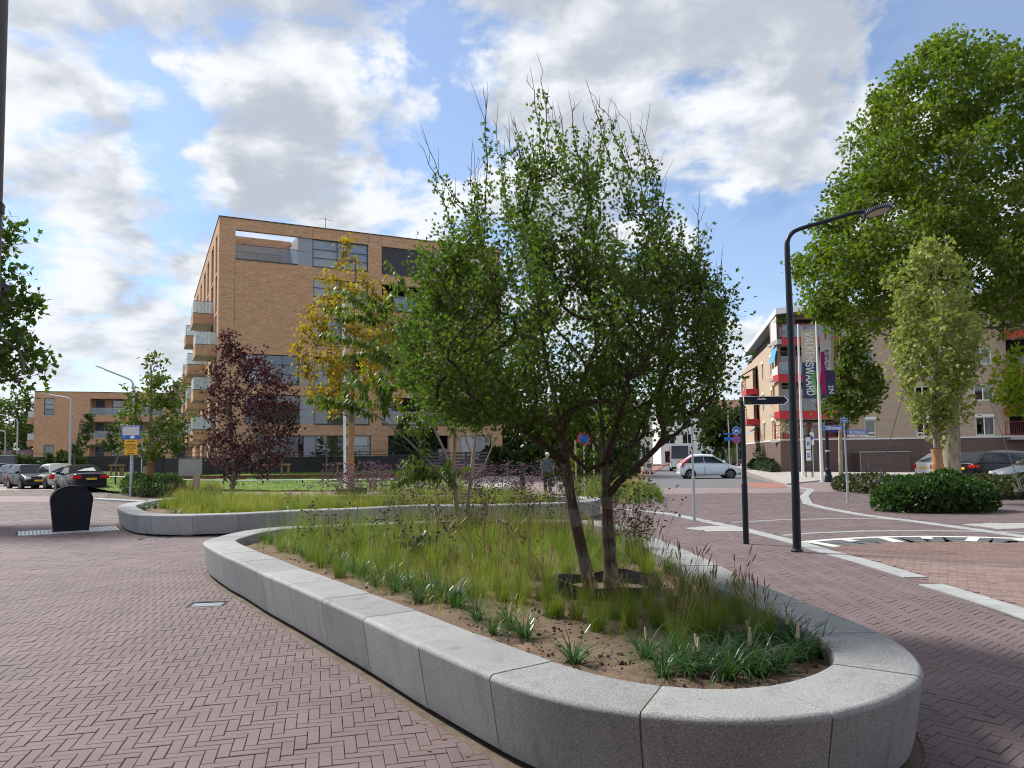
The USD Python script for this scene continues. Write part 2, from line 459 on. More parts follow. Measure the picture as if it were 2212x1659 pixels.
_e2 = _b2[-1]
_b2 += [(_e2[0] + 0.9, _e2[1] + 0.9), (_e2[0] + 0.9, _e2[1] + 2.4), (_e2[0] - 0.6, _e2[1] + 3.7), (_e2[0] - 3.4, _e2[1] + 4.6), (_e2[0] - 6.5, _e2[1] + 5.2), (-8.3, 25.4), (-10.0, 24.2), (-10.9, 22.6)]
BED2 = smooth_loop(resample(cr(_b2), 420), 10)
POLY1, POLY2 = Polygon(BED1), Polygon(BED2)

# ---- kerb lines (flush light concrete)
NEAR_KERB = np.array([G(u, v)[:2] for u, v in [(1240, 1097), (1364, 1101), (1446, 1110), (1523, 1125.5), (1605, 1143), (1725, 1173), (1788, 1192), (1869, 1214), (1978, 1247)]])
NEAR_KERB2 = np.array([G(u, v)[:2] for u, v in [(2010, 1262), (2100, 1289), (2212, 1325), (2420, 1400)]])
FAR_KERB = np.array([G(u, v)[:2] for u, v in [(1640, 1041), (1690, 1048), (1752, 1057), (1737, 1072), (1745, 1088), (1790, 1099), (1869, 1113), (1990, 1128), (2100, 1143), (2212, 1159), (2420, 1192)]])
ROADZONE = Polygon(np.vstack([NEAR_KERB, NEAR_KERB2, FAR_KERB[::-1]])).buffer(0)
ARC_A = np.array([G(u, v)[:2] for u, v in [(1735, 1171), (1800, 1165.5), (1869, 1161.5), (1940, 1159.5), (2014, 1159), (2110, 1160.5), (2212, 1164), (2330, 1171)]])

# ---- materials
brick_stops = [(0.0, (0.134, 0.099, 0.102)), (0.3, (0.163, 0.123, 0.127)), (0.6, (0.179, 0.134, 0.142)), (0.85, (0.189, 0.146, 0.151)), (1.0, (0.156, 0.124, 0.136))]
m_brick = islandy('paving_brick', brick_stops, rough=0.78, var=0.24, scale=1.4, bump=0.35, bscale=260)
road_stops = [(0.0, (0.167, 0.110, 0.098)), (0.5, (0.199, 0.137, 0.122)), (1.0, (0.222, 0.156, 0.140))]
m_roadbrick = islandy('road_brick', road_stops, rough=0.8, var=0.16, scale=1.7, bump=0.35, bscale=260)
m_sand = plain('joint_sand', (0.086, 0.064, 0.053), 0.95, var=0.45, scale=7, bump=0.4, bscale=120, coords='world')
m_far = plain('far_paving', (0.195, 0.148, 0.150), 0.85, var=0.14, scale=1.3, coords='world')
m_plain_ground = plain('far_ground', (0.16, 0.14, 0.12), 0.95, var=0.3, scale=0.05, coords='world')
m_kerb = islandy('kerb_concrete', [(0, (0.29, 0.30, 0.305)), (1, (0.37, 0.375, 0.375))], rough=0.85, var=0.22, scale=3, bump=0.25, bscale=300)
m_asphalt = plain('asphalt', (0.115, 0.118, 0.125), 0.9, var=0.12, scale=1.2, bump=0.2, bscale=200, coords='world')
m_white = plain('white_marking', (0.54, 0.53, 0.50), 0.8, var=0.35, scale=14, coords='world')
m_slate = islandy('dark_paver', [(0, (0.085, 0.09, 0.095)), (1, (0.14, 0.145, 0.15))], rough=0.85)
m_redasph = plain('red_cycle_asphalt', (0.26, 0.115, 0.085), 0.9, var=0.15, scale=2, coords='world')
m_tile = islandy('light_tile', [(0, (0.34, 0.34, 0.33)), (1, (0.46, 0.45, 0.43))], rough=0.85)
m_cobble = islandy('street_brick', [(0, (0.150, 0.124, 0.112)), (1, (0.225, 0.191, 0.176))], rough=0.85, var=0.18, scale=1.2)

# ---- one sheet to the horizon
gs = MB()
g_n = 24
xs = np.linspace(-1500, 1500, g_n)
gv = np.array([(x, y, -0.05) for y in np.linspace(-300, 2700, g_n) for x in xs])
gf = [(i * g_n + j, i * g_n + j + 1, (i + 1) * g_n + j + 1, (i + 1) * g_n + j) for i in range(g_n - 1) for j in range(g_n - 1)]
gs.add(gv, gf).build('ground', m_plain_ground, None, kind='structure')

# ---- plaza paving: joint bed, then the bricks one by one
pave = holder('brick_pavement')
sb = MB().prism(sbox(-46, -6, 46, 60), -0.03, -0.009)
sb.build('joint_sand', m_sand, pave)


def brick_geo(cx, cy, L, W, th, z, chamfer, tilt):
    """arrays of bricks, open below: with a chamfered arris when chamfer > 0"""
    n = len(cx)
    g = 0.0018
    hx, hy = L / 2 - g, W / 2 - g
    c, s = np.cos(th), np.sin(th)
    ring = np.array([(-1, -1), (1, -1), (1, 1), (-1, 1)], float)
    layers = [(hx, hy, -0.02)] + ([(hx, hy, -chamfer)] if chamfer else []) + [(hx - chamfer, hy - chamfer, 0.0)]
    vs = []
    for a, b, dz in layers:
        lx, ly = ring[:, 0][None] * np.atleast_1d(a)[:, None] if np.ndim(a) else np.tile(ring[:, 0] * a, (n, 1)), ring[:, 1][None] * np.atleast_1d(b)[:, None] if np.ndim(b) else np.tile(ring[:, 1] * b, (n, 1))
        x = cx[:, None] + lx * c[:, None] - ly * s[:, None]
        y = cy[:, None] + lx * s[:, None] + ly * c[:, None]
        zz = z[:, None] + dz + tilt[:, :1] * lx + tilt[:, 1:] * ly
        vs.append(np.stack([x, y, zz], -1))
    v = np.concatenate(vs, 1)
    f = []
    for k in range(len(layers) - 1):
        for j in range(4):
            f.append((4 * k + j, 4 * k + (j + 1) % 4, 4 * k + 4 + (j + 1) % 4, 4 * k + 4 + j))
    k = 4 * (len(layers) - 1)
    f.append((k, k + 1, k + 2, k + 3))
    return v, np.array(f)


def herringbone(bounds, L, ratio, theta, org):
    W = L / ratio
    n = ratio
    x0, y0, x1, y1 = bounds
    R0 = math.hypot(x1 - x0, y1 - y0) / W
    K = int(R0 * 0.75) + 4
    j = np.arange(-K, K)
    k = np.arange(-(K // n) - 2, K // n + 3)
    J, Kk = np.meshgrid(j, k)
    hx = J + 2 * n * Kk + n / 2
    hy = J + 0.5
    vx = J + 0.5
    vy = J - 2 * n + 1 + 2 * n * Kk + n / 2
    ux = np.concatenate([hx.ravel(), vx.ravel()]) * W
    uy = np.concatenate([hy.ravel(), vy.ravel()]) * W
    th = np.concatenate([np.zeros(hx.size), np.full(vx.size, math.pi / 2)]) + theta
    c, s = math.cos(theta), math.sin(theta)
    mx, my = (x0 + x1) / 2, (y0 + y1) / 2
    return ux * c - uy * s + mx + org[0], ux * s + uy * c + my + org[1], th


def in_view(x, y, margin=1.2):
    return (y > 2.6) & (np.abs(x) < 0.70 * y + margin)


def keep_out(x, y, polys):
    ok = np.ones(len(x), bool)
    for p in polys:
        ok &= ~shapely.contains_xy(p, x, y)
    return ok


# what stands on the paving or replaces it
kerb_strips = [LineString(NEAR_KERB).buffer(0.17, cap_style='flat'), LineString(NEAR_KERB2).buffer(0.17, cap_style='flat'), LineString(FAR_KERB).buffer(0.17, cap_style='flat')]
RUN_ZONE = Polygon(np.vstack([NEAR_KERB[6:], NEAR_KERB2, ARC_A[::-1]])).buffer(-0.02)
RAMP = Polygon(np.vstack([ARC_A + [0, 0.02], (ARC_A - [0, 0.86])[::-1]])).buffer(0)
GRATES = [(*G(448, 1305)[:2], 0.40, 0.30, 8.0), (*G(335, 1163)[:2], 0.55, 0.40, 0.0)]
grate_polys = [affinity.rotate(sbox(x - w / 2, y - h / 2, x + w / 2, y + h / 2), a) for x, y, w, h, a in GRATES]
BIN_C = G(150, 1147)
BIN_PLATE = affinity.rotate(sbox(BIN_C[0] - 1.02, BIN_C[1] - 0.62, BIN_C[0] + 1.02, BIN_C[1] + 0.62), 33)
TACT1 = Polygon([G(u, v)[:2] for u, v in [(1478, 1141), (1535, 1136.5), (1592, 1137), (1640, 1147), (1530, 1148)]])
TACT2 = Polygon([G(u, v)[:2] for u, v in [(2078, 1133), (2130, 1130), (2230, 1130.5), (2250, 1140), (2160, 1143)]])
STREET_L = Polygon([G(u, v)[:2] for u, v in [(-350, 1068), (0, 1071.5), (100, 1072), (205, 1077), (262, 1062), (240, 1044), (160, 1036), (-200, 1032)]])
p1_out, p2_out = POLY1.buffer(-0.02), POLY2.buffer(-0.02)
SHRUB_L = Polygon([G(u, v)[:2] for u, v in [(212, 1079), (330, 1083), (420, 1086), (470, 1060), (420, 1050), (262, 1058)]])
holes = [p1_out, p2_out, RAMP, BIN_PLATE, TACT1, TACT2, STREET_L, SHRUB_L] + kerb_strips + grate_polys

TH = math.radians(14)
bx_, by_, bt_ = herringbone((-24, 2, 24, 32), 0.205, 3, TH, (0.03, 0.01))
rx_, ry_, rt_h = herringbone((-24, 2, 24, 32), 0.205, 3, math.radians(41), (0, 0))
sp_ = lambda x, y: x > np.where(y < 14, 0.9, 0.9 + 0.09 * (y - 14))
ml, mr = ~sp_(bx_, by_), sp_(rx_, ry_)
bx_, by_, bt_ = np.r_[bx_[ml], rx_[mr]], np.r_[by_[ml], ry_[mr]], np.r_[bt_[ml], rt_h[mr]]
ok = in_view(bx_, by_) & (by_ < 31)
bx_, by_, bt_ = bx_[ok], by_[ok], bt_[ok]
ax_, ay_, at_ = bx_, by_, bt_
edge_ = shapely.union_all(holes[:7] + kerb_strips + grate_polys + [RUN_ZONE]).boundary
in_rim = np.zeros(len(bx_), bool)
for i in np.nonzero(np.hypot(bx_, by_) < 15)[0]:
    if edge_.distance(Point(bx_[i], by_[i])) < 0.108:
        in_rim[i] = affinity.rotate(sbox(bx_[i] - 0.0999, by_[i] - 0.0316, bx_[i] + 0.0999, by_[i] + 0.0316), bt_[i], origin='center', use_radians=True).intersects(edge_)
ok = keep_out(bx_, by_, holes + [RUN_ZONE]) & ~in_rim
bx_, by_, bt_ = bx_[ok], by_[ok], bt_[ok]
# the bricks along a cut edge lose a corner: shave those that overlap a bed
dist = np.hypot(bx_, by_)
order = np.argsort(dist)
bx_, by_, bt_, dist = bx_[order], by_[order], bt_[order], dist[order]
nz = len(bx_)
rb = np.random.default_rng(5)
bz = rb.normal(0, 0.0011, nz) + 0.006 * (meshkit.noise(np.stack([bx_ * 0.8, by_ * 0.8, 0 * bx_], -1)) - 0.5)
btilt = rb.normal(0, 0.006, (nz, 2))
bth = bt_ + rb.normal(0, 0.006, nz)
v1, f1 = brick_geo(bx_[:300], by_[:300], 0.205, 0.205 / 3, bth[:300], bz[:300], 0.003, btilt[:300])
f1t = np.vstack([f1[:, [0, 1, 2]], f1[:, [0, 2, 3]]])
near_mats = []
for k, c in enumerate([(0.134, 0.099, 0.102), (0.163, 0.123, 0.127), (0.175, 0.132, 0.137), (0.189, 0.146, 0.151), (0.159, 0.124, 0.136)]):
    near_mats.append(plain(f'paving_brick_tone_{"abcde"[k]}', c, 0.78, var=0.2, scale=9, bump=0.3, bscale=260, coords='world'))
for i in range(300):
    raw_mesh('brick', v1[i], f1t, near_mats[int(rb.integers(5))], pave)


def bricks_mesh(name, cx, cy, L, W, th, z, tl, mat, parent, split):
    d = np.hypot(cx, cy)
    parts = []
    off = 0
    for sel, ch in ((d < split, 0.003), (d >= split, 0.0)):
        if not sel.any():
            continue
        v, f = brick_geo(cx[sel], cy[sel], L if np.ndim(L) == 0 else L[sel], W, th[sel], z[sel], ch, tl[sel])
        ft = np.vstack([f[:, [0, 1, 2]], f[:, [0, 2, 3]]])
        k = v.shape[1]
        parts.append((v.reshape(-1, 3), (ft[None] + (np.arange(len(v)) * k)[:, None, None]).reshape(-1, 3) + off))
        off += len(v) * k
    return raw_mesh(name, np.vstack([p[0] for p in parts]), np.vstack([p[1] for p in parts]), mat, parent, kind='stuff')


# bricks cut along the edges of the beds, kerbs and plates
cut = MB()
allh = shapely.union_all(holes[:7] + kerb_strips + grate_polys + [RUN_ZONE])
rim = allh.boundary
c_, s_ = np.cos(at_), np.sin(at_)
for i in np.nonzero((np.hypot(ax_, ay_) < 15))[0]:
    if rim.distance(Point(ax_[i], ay_[i])) > 0.108:
        continue
    q = affinity.rotate(sbox(ax_[i] - 0.0999, ay_[i] - 0.0316, ax_[i] + 0.0999, ay_[i] + 0.0316), at_[i], origin='center', use_radians=True)
    if not q.intersects(rim):
        continue
    q = q.difference(allh.buffer(0.004))
    for g_ in getattr(q, 'geoms', [q]):
        if g_.area > 3e-4:
            cut.prism(g_, -0.02, -0.0005)
cut.build('cut_bricks', m_brick, pave, kind='stuff')
bricks_mesh('small_bricks', bx_[300:], by_[300:], 0.205, 0.205 / 3, bth[300:], bz[300:], btilt[300:], m_brick, pave, 13)
MB().prism(Polygon([(-46, 30.6), (46, 30.6), (60, 62), (-60, 62)]).difference(shapely.union_all([STREET_L, SHRUB_L])), -0.008, 0.0).build('distant_bricks', m_far, pave)

# ---- road at the right: running bond
road = holder('brick_road')
thr = math.radians(-30)
L2, W2 = 0.21, 0.105
nn = 130
I, J = np.meshgrid(np.arange(-nn, nn), np.arange(-nn, nn))
lx, ly = (I + 0.5 * (J % 2)).ravel() * L2, J.ravel() * W2
rx = lx * math.cos(thr) - ly * math.sin(thr) + 9.5
ry = lx * math.sin(thr) + ly * math.cos(thr) + 10.5
ok = in_view(rx, ry, 1.5) & shapely.contains_xy(RUN_ZONE, rx, ry) & keep_out(rx, ry, kerb_strips + [RAMP])
rx, ry = rx[ok], ry[ok]
o = np.argsort(np.hypot(rx, ry))
rx, ry = rx[o], ry[o]
rz = rb.normal(0, 0.0011, len(rx))
rt = rb.normal(0, 0.005, (len(rx), 2))
vth = np.full(len(rx), thr) + rb.normal(0, 0.006, len(rx))
NR = min(300, len(rx))
v1, f1 = brick_geo(rx[:NR], ry[:NR], L2, W2, vth[:NR], rz[:NR], 0.003, rt[:NR])
f1t = np.vstack([f1[:, [0, 1, 2]], f1[:, [0, 2, 3]]])
rmats = [plain(f'road_brick_tone_{"abc"[k]}', c, 0.8, var=0.2, scale=9, bump=0.3, bscale=260, coords='world') for k, c in enumerate([(0.170, 0.114, 0.103), (0.199, 0.137, 0.122), (0.217, 0.152, 0.137)])]
for i in range(NR):
    raw_mesh('brick', v1[i], f1t, rmats[int(rb.integers(3))], road)
if len(rx) > NR:
    bricks_mesh('small_bricks', rx[NR:], ry[NR:], L2, W2, vth[NR:], rz[NR:], rt[NR:], m_roadbrick, road, 14)

# ---- kerb slabs


def slabs(name, line, w, length, mat, z0=-0.008, z1=0.004, label=None):
    h = holder(name)
    ls = LineString(line)
    n = max(1, int(round(ls.length / length)))
    for i in range(n):
        a, b = ls.length * i / n + 0.003, ls.length * (i + 1) / n - 0.003
        seg = shapely.ops.substring(ls, a, b)
        poly = seg.buffer(w / 2, cap_style='flat', join_style='mitre')
        if poly.is_empty or in_view(np.array([seg.centroid.x]), np.array([seg.centroid.y]), 2.5)[0] == False:
            continue
        MB().prism(poly, z0, z1).build('slab', mat, h)
    return h


import shapely.ops
slabs('kerb', NEAR_KERB, 0.30, 1.0, m_kerb)
slabs('kerb', NEAR_KERB2, 0.30, 1.0, m_kerb)
slabs('kerb', FAR_KERB, 0.30, 1.0, m_kerb, label='far')


def strip(name, pix, w, mat, z=0.006, parent=None):
    line = np.array([G(u, v)[:2] for u, v in pix])
    return MB().prism(LineString(line).buffer(w / 2, cap_style='flat'), -0.004, z).build(name, mat, parent, **({} if parent else {'kind': 'structure'}))


strip('thin_kerb_line', [(1581, 1129), (1690, 1123), (1790, 1121), (1900, 1121), (1966, 1124)], 0.13, m_kerb)
strip('thin_kerb_line', [(1692, 1157), (1760, 1151.5), (1869, 1147.5), (1990, 1147), (2100, 1148), (2212, 1150.5)], 0.16, m_kerb)
strip('thin_kerb_line', [(1330, 1053.5), (1480, 1054.5), (1711, 1055.5)], 0.20, m_kerb)
strip('thin_kerb_line', [(-60, 1135), (30, 1127), (120, 1120.5), (256, 1116)], 0.12, m_kerb)
strip('thin_kerb_line', [(-60, 1072), (100, 1073), (200, 1078.5)], 0.14, m_kerb)
strip('thin_kerb_line', [(204, 1079.5), (300, 1084.5), (380, 1087), (470, 1090)], 0.5, m_kerb, z=0.06)

# ---- speed ramp: dark pavers with white teeth
ramp = holder('speed_ramp')
arc = LineString(ARC_A)
nr = int(arc.length / 0.40)
for i in range(nr):
    a, b = arc.length * i / nr + 0.002, arc.length * (i + 1) / nr - 0.002
    pa, pb = np.array(arc.interpolate(a).coords[0]), np.array(arc.interpolate(b).coords[0])
    t = (pb - pa) / np.linalg.norm(pb - pa)
    nrm = np.array([t[1], -t[0]])
    sk = -0.18 * t
    for j in range(2):
        q0, q1 = 0.10 + 0.37 * j, 0.465 + 0.37 * j
        P4 = [pa + nrm * q0 + sk * q0, pb + nrm * q0 + sk * q0, pb + nrm * q1 + sk * q1, pa + nrm * q1 + sk * q1]
        MB().prism(Polygon(P4), -0.008, 0.003 - 0.004 * j).build('dark_paver', m_slate, ramp)
    P4 = [pa - nrm * 0.08, pb - nrm * 0.08, pb + nrm * 0.095, pa + nrm * 0.095]
    MB().prism(Polygon(P4), -0.008, 0.006).build('white_block', m_white, ramp)
    if i % 2 == 0:
        ln = 0.80 if i % 4 == 0 else 0.42
        P4 = [pa + nrm * 0.097, pa + 0.19 * t + nrm * 0.097, pa + 0.19 * t + nrm * ln - sk * -1.0 * ln, pa + nrm * ln + sk * ln]
        MB().prism(Polygon(P4), -0.004, 0.009).build('white_tooth', m_white, ramp)

# ---- tactile tiles by the crossing
for TP, nm in ((TACT1, 'tactile_paving'), (TACT2, 'tactile_paving')):
    h = holder(nm)
    x0, y0, x1, y1 = TP.bounds
    sz = 0.3
    for x in np.arange(x0, x1, sz):
        for y in np.arange(y0, y1, sz):
            c = sbox(x + 0.003, y + 0.003, x + sz - 0.003, y + sz - 0.003).intersection(TP)
            if c.area > 0.01 and c.geom_type == 'Polygon':
                mb = MB().prism(c, -0.008, 0.002)
                for q in np.arange(0.03, sz - 0.02, 0.06):
                    rib = sbox(x + q, y + 0.015, x + q + 0.03, y + sz - 0.015).intersection(c)
                    if rib.area > 1e-4 and rib.geom_type == 'Polygon':
                        mb.prism(rib, 0.002, 0.007)
                mb.build('ribbed_tile', m_tile, h)

# ---- asphalt street beyond the brick table, cycle strip and pavements
MB().prism(Polygon([G(u, v)[:2] for u, v in [(1362, 1053), (1690, 1055), (1700, 1050), (1640, 1036), (1560, 1012), (1505, 995), (1462, 995), (1440, 1006), (1400, 1030)]]), 0.0, 0.004).build('street_asphalt', m_asphalt, None, kind='structure')
MB().prism(Polygon([G(u, v)[:2] for u, v in [(1590, 1046.5), (1640, 1041), (1694, 1046), (1700, 1053), (1640, 1055)]]), 0.0, 0.008).build('cycle_strip', m_redasph, None, kind='structure')
MB().prism(Polygon([G(u, v)[:2] for u, v in [(1320, 1052), (1360, 1053), (1398, 1030), (1436, 1006), (1452, 998), (1440, 998), (1400, 1012)]]), 0.0, 0.008).build('cycle_strip', m_redasph, None, kind='structure')
m_pave = plain('grey_pavement', (0.33, 0.31, 0.29), 0.9, var=0.16, scale=1.5, coords='world')
MB().prism(Polygon([G(u, v)[:2] for u, v in [(1700, 1047), (1768, 1040), (1800, 1034), (2500, 1034), (2500, 1024), (1690, 1020.5), (1625, 1010), (1580, 1000), (1540, 1000), (1620, 1022)]]), 0.0, 0.06).build('sidewalk', m_pave, None, kind='structure')
MB().prism(Polygon([G(u, v)[:2] for u, v in [(1000, 1062), (1085, 1052), (1150, 1028), (1215, 1016), (1160, 1013), (1080, 1024), (990, 1040), (900, 1046), (900, 1056)]]), 0.0, 0.008).build('footpath', plain('light_path', (0.42, 0.40, 0.37), 0.9, var=0.1, scale=1, coords='world'), None, kind='structure')

# ---- older street at the left, joint bed and cobbles
lst = holder('side_street')
MB().prism(STREET_L, -0.008, -0.004).build('joint_sand', m_sand, lst)
x0, y0, x1, y1 = STREET_L.bounds
hx_, hy_, ht_ = herringbone((max(x0, -38), y0, x1, 46), 0.24, 2, 0.7, (0, 0))
ok = in_view(hx_, hy_, 2) & (hy_ < 44) & shapely.contains_xy(STREET_L.buffer(-0.06), hx_, hy_)
bricks_mesh('small_bricks', hx_[ok], hy_[ok], 0.24, 0.12, ht_[ok], rb.normal(0, 0.002, ok.sum()), rb.normal(0, 0.004, (ok.sum(), 2)), m_cobble, lst, 1)
MB().prism(STREET_L.intersection(sbox(-300, 43.8, 100, 300)), -0.003, 0.0).build('distant_bricks', plain('street_far', (0.25, 0.21, 0.19), 0.9, var=0.1, coords='world'), lst)

# ================================================================ raised beds of stone blocks
def stone(name, c, var=0.10):
    n = {'g': ('geometry', {}), 'n1': ('noise_texture', {'dimensions': '3D', 'scale': 1.6, 'detail': 6.0, 'roughness': 0.6}),
         'n2': ('noise_texture', {'dimensions': '3D', 'scale': 210.0, 'detail': 2.0}), 'n4': ('noise_texture', {'dimensions': '3D', 'scale': 95.0, 'detail': 3.0, 'roughness': 0.7}),
         'r1': ('map_range', {'from_min': 0.3, 'from_max': 0.7, 'to_min': 1 - var, 'to_max': 1 + var}), 'r2': ('map_range', {'from_min': 0.36, 'from_max': 0.62, 'to_min': 0.55, 'to_max': 1.25}),
         'r4': ('map_range', {'from_min': 0.35, 'from_max': 0.65, 'to_min': 0.82, 'to_max': 1.14}),
         'm1': ('math', {'math_type': 'multiply'}), 'm2': ('math', {'math_type': 'multiply'}), 'cc': ('combine_color', {}),
         'mm': ('mix_color', {'blend_type': 'multiply', 'fac': 1.0, 'a': c, 'use_clamp': False}),
         'st': ('noise_texture', {'dimensions': '3D', 'scale': 2.4, 'detail': 4.0, 'distortion': 1.2}), 'sr': ('map_range', {'from_min': 0.66, 'from_max': 0.76, 'to_min': 0.0, 'to_max': 0.45, 'clamp': True}),
         'sv': ('vector_math', {'math_type': 'multiply', 'vector2': (5.0, 5.0, 0.5)}), 'sn': ('noise_texture', {'dimensions': '3D', 'scale': 1.3, 'detail': 4.0, 'roughness': 0.6}), 'sm': ('map_range', {'from_min': 0.55, 'from_max': 0.72, 'to_min': 1.0, 'to_max': 0.72, 'clamp': True}), 'm3': ('math', {'math_type': 'multiply'}),
         'ms': ('mix_color', {'blend_type': 'mix', 'b': (0.24, 0.19, 0.14), 'use_clamp': False}),
         'pit': ('voronoi_texture', {'scale': 14.0, 'feature': 'f1'}), 'pr': ('map_range', {'from_min': 0.035, 'from_max': 0.06, 'to_min': 0.55, 'to_max': 0.0, 'clamp': True}),
         'mp': ('mix_color', {'blend_type': 'mix', 'b': (0.08, 0.08, 0.08), 'use_clamp': False}),
         'p': ('principled_bsdf', {'roughness': 0.75, 'specular_ior_level': 0.35}), 'bp': ('bump', {'strength': 0.35, 'distance': 0.003})}
    l = [('g.position', x) for x in ('n1.vector', 'n2.vector', 'n4.vector', 'st.vector', 'pit.vector')]
    l += [('n1.fac', 'r1.value'), ('n2.fac', 'r2.value'), ('n4.fac', 'r4.value'), ('r1.result', 'm1.value1'), ('r2.result', 'm1.value2'), ('m1.value', 'm2.value1'), ('r4.result', 'm2.value2'), ('g.position', 'sv.vector1'), ('sv.vector', 'sn.vector'), ('sn.fac', 'sm.value'), ('m2.value', 'm3.value1'), ('sm.result', 'm3.value2'),
          ('m3.value', 'cc.r'), ('m3.value', 'cc.g'), ('m3.value', 'cc.b'), ('cc.color', 'mm.b'), ('mm.result', 'ms.a'), ('st.fac', 'sr.value'), ('sr.result', 'ms.fac'),
          ('ms.result', 'mp.a'), ('pit.distance', 'pr.value'), ('pr.result', 'mp.fac'), ('mp.result', 'p.base_color'), ('n2.fac', 'bp.height'), ('bp.normal', 'p.normal')]
    return M_(name, n, l)


stones = [stone('grey_stone_a', (0.271, 0.277, 0.284)), stone('grey_stone_b', (0.245, 0.251, 0.258)), stone('grey_stone_c', (0.292, 0.297, 0.301))]
m_soil = None
m_filler = plain('joint_filler', (0.16, 0.125, 0.095), 0.95)


def soil_mat():
    n = {'g': ('geometry', {}), 'n1': ('noise_texture', {'dimensions': '3D', 'scale': 5.0, 'detail': 8.0, 'roughness': 0.7}), 'n2': ('noise_texture', {'dimensions': '3D', 'scale': 60.0, 'detail': 5.0, 'roughness': 0.7}),
         'a': ('math', {'math_type': 'multiply_add', 'value2': 0.5}), 'h': ('math', {'math_type': 'multiply', 'value2': 0.5}),
         'rp': ('rgb_ramp', {'ramp': [(0.28, (0.075, 0.05, 0.036)), (0.48, (0.16, 0.112, 0.08)), (0.62, (0.235, 0.175, 0.128)), (0.8, (0.32, 0.25, 0.19))]}),
         'p': ('principled_bsdf', {'roughness': 0.95, 'specular_ior_level': 0.15}), 'bp': ('bump', {'strength': 0.8, 'distance': 0.015})}
    l = [('g.position', 'n1.vector'), ('g.position', 'n2.vector'), ('n1.fac', 'h.value1'), ('n2.fac', 'a.value1'), ('h.value', 'a.value3'), ('a.value', 'rp.fac'), ('rp.color', 'p.base_color'), ('n2.fac', 'bp.height'), ('bp.normal', 'p.normal')]
    return M_('bed_soil', n, l)


m_soil = soil_mat()


def soil_z(x, y, base):
    p = np.stack([np.asarray(x) * 1.0, np.asarray(y) * 1.0, np.zeros(np.shape(x))], -1)
    return base + 0.05 * (meshkit.fbm(p * 1.3, 3, 4) - 0.5)


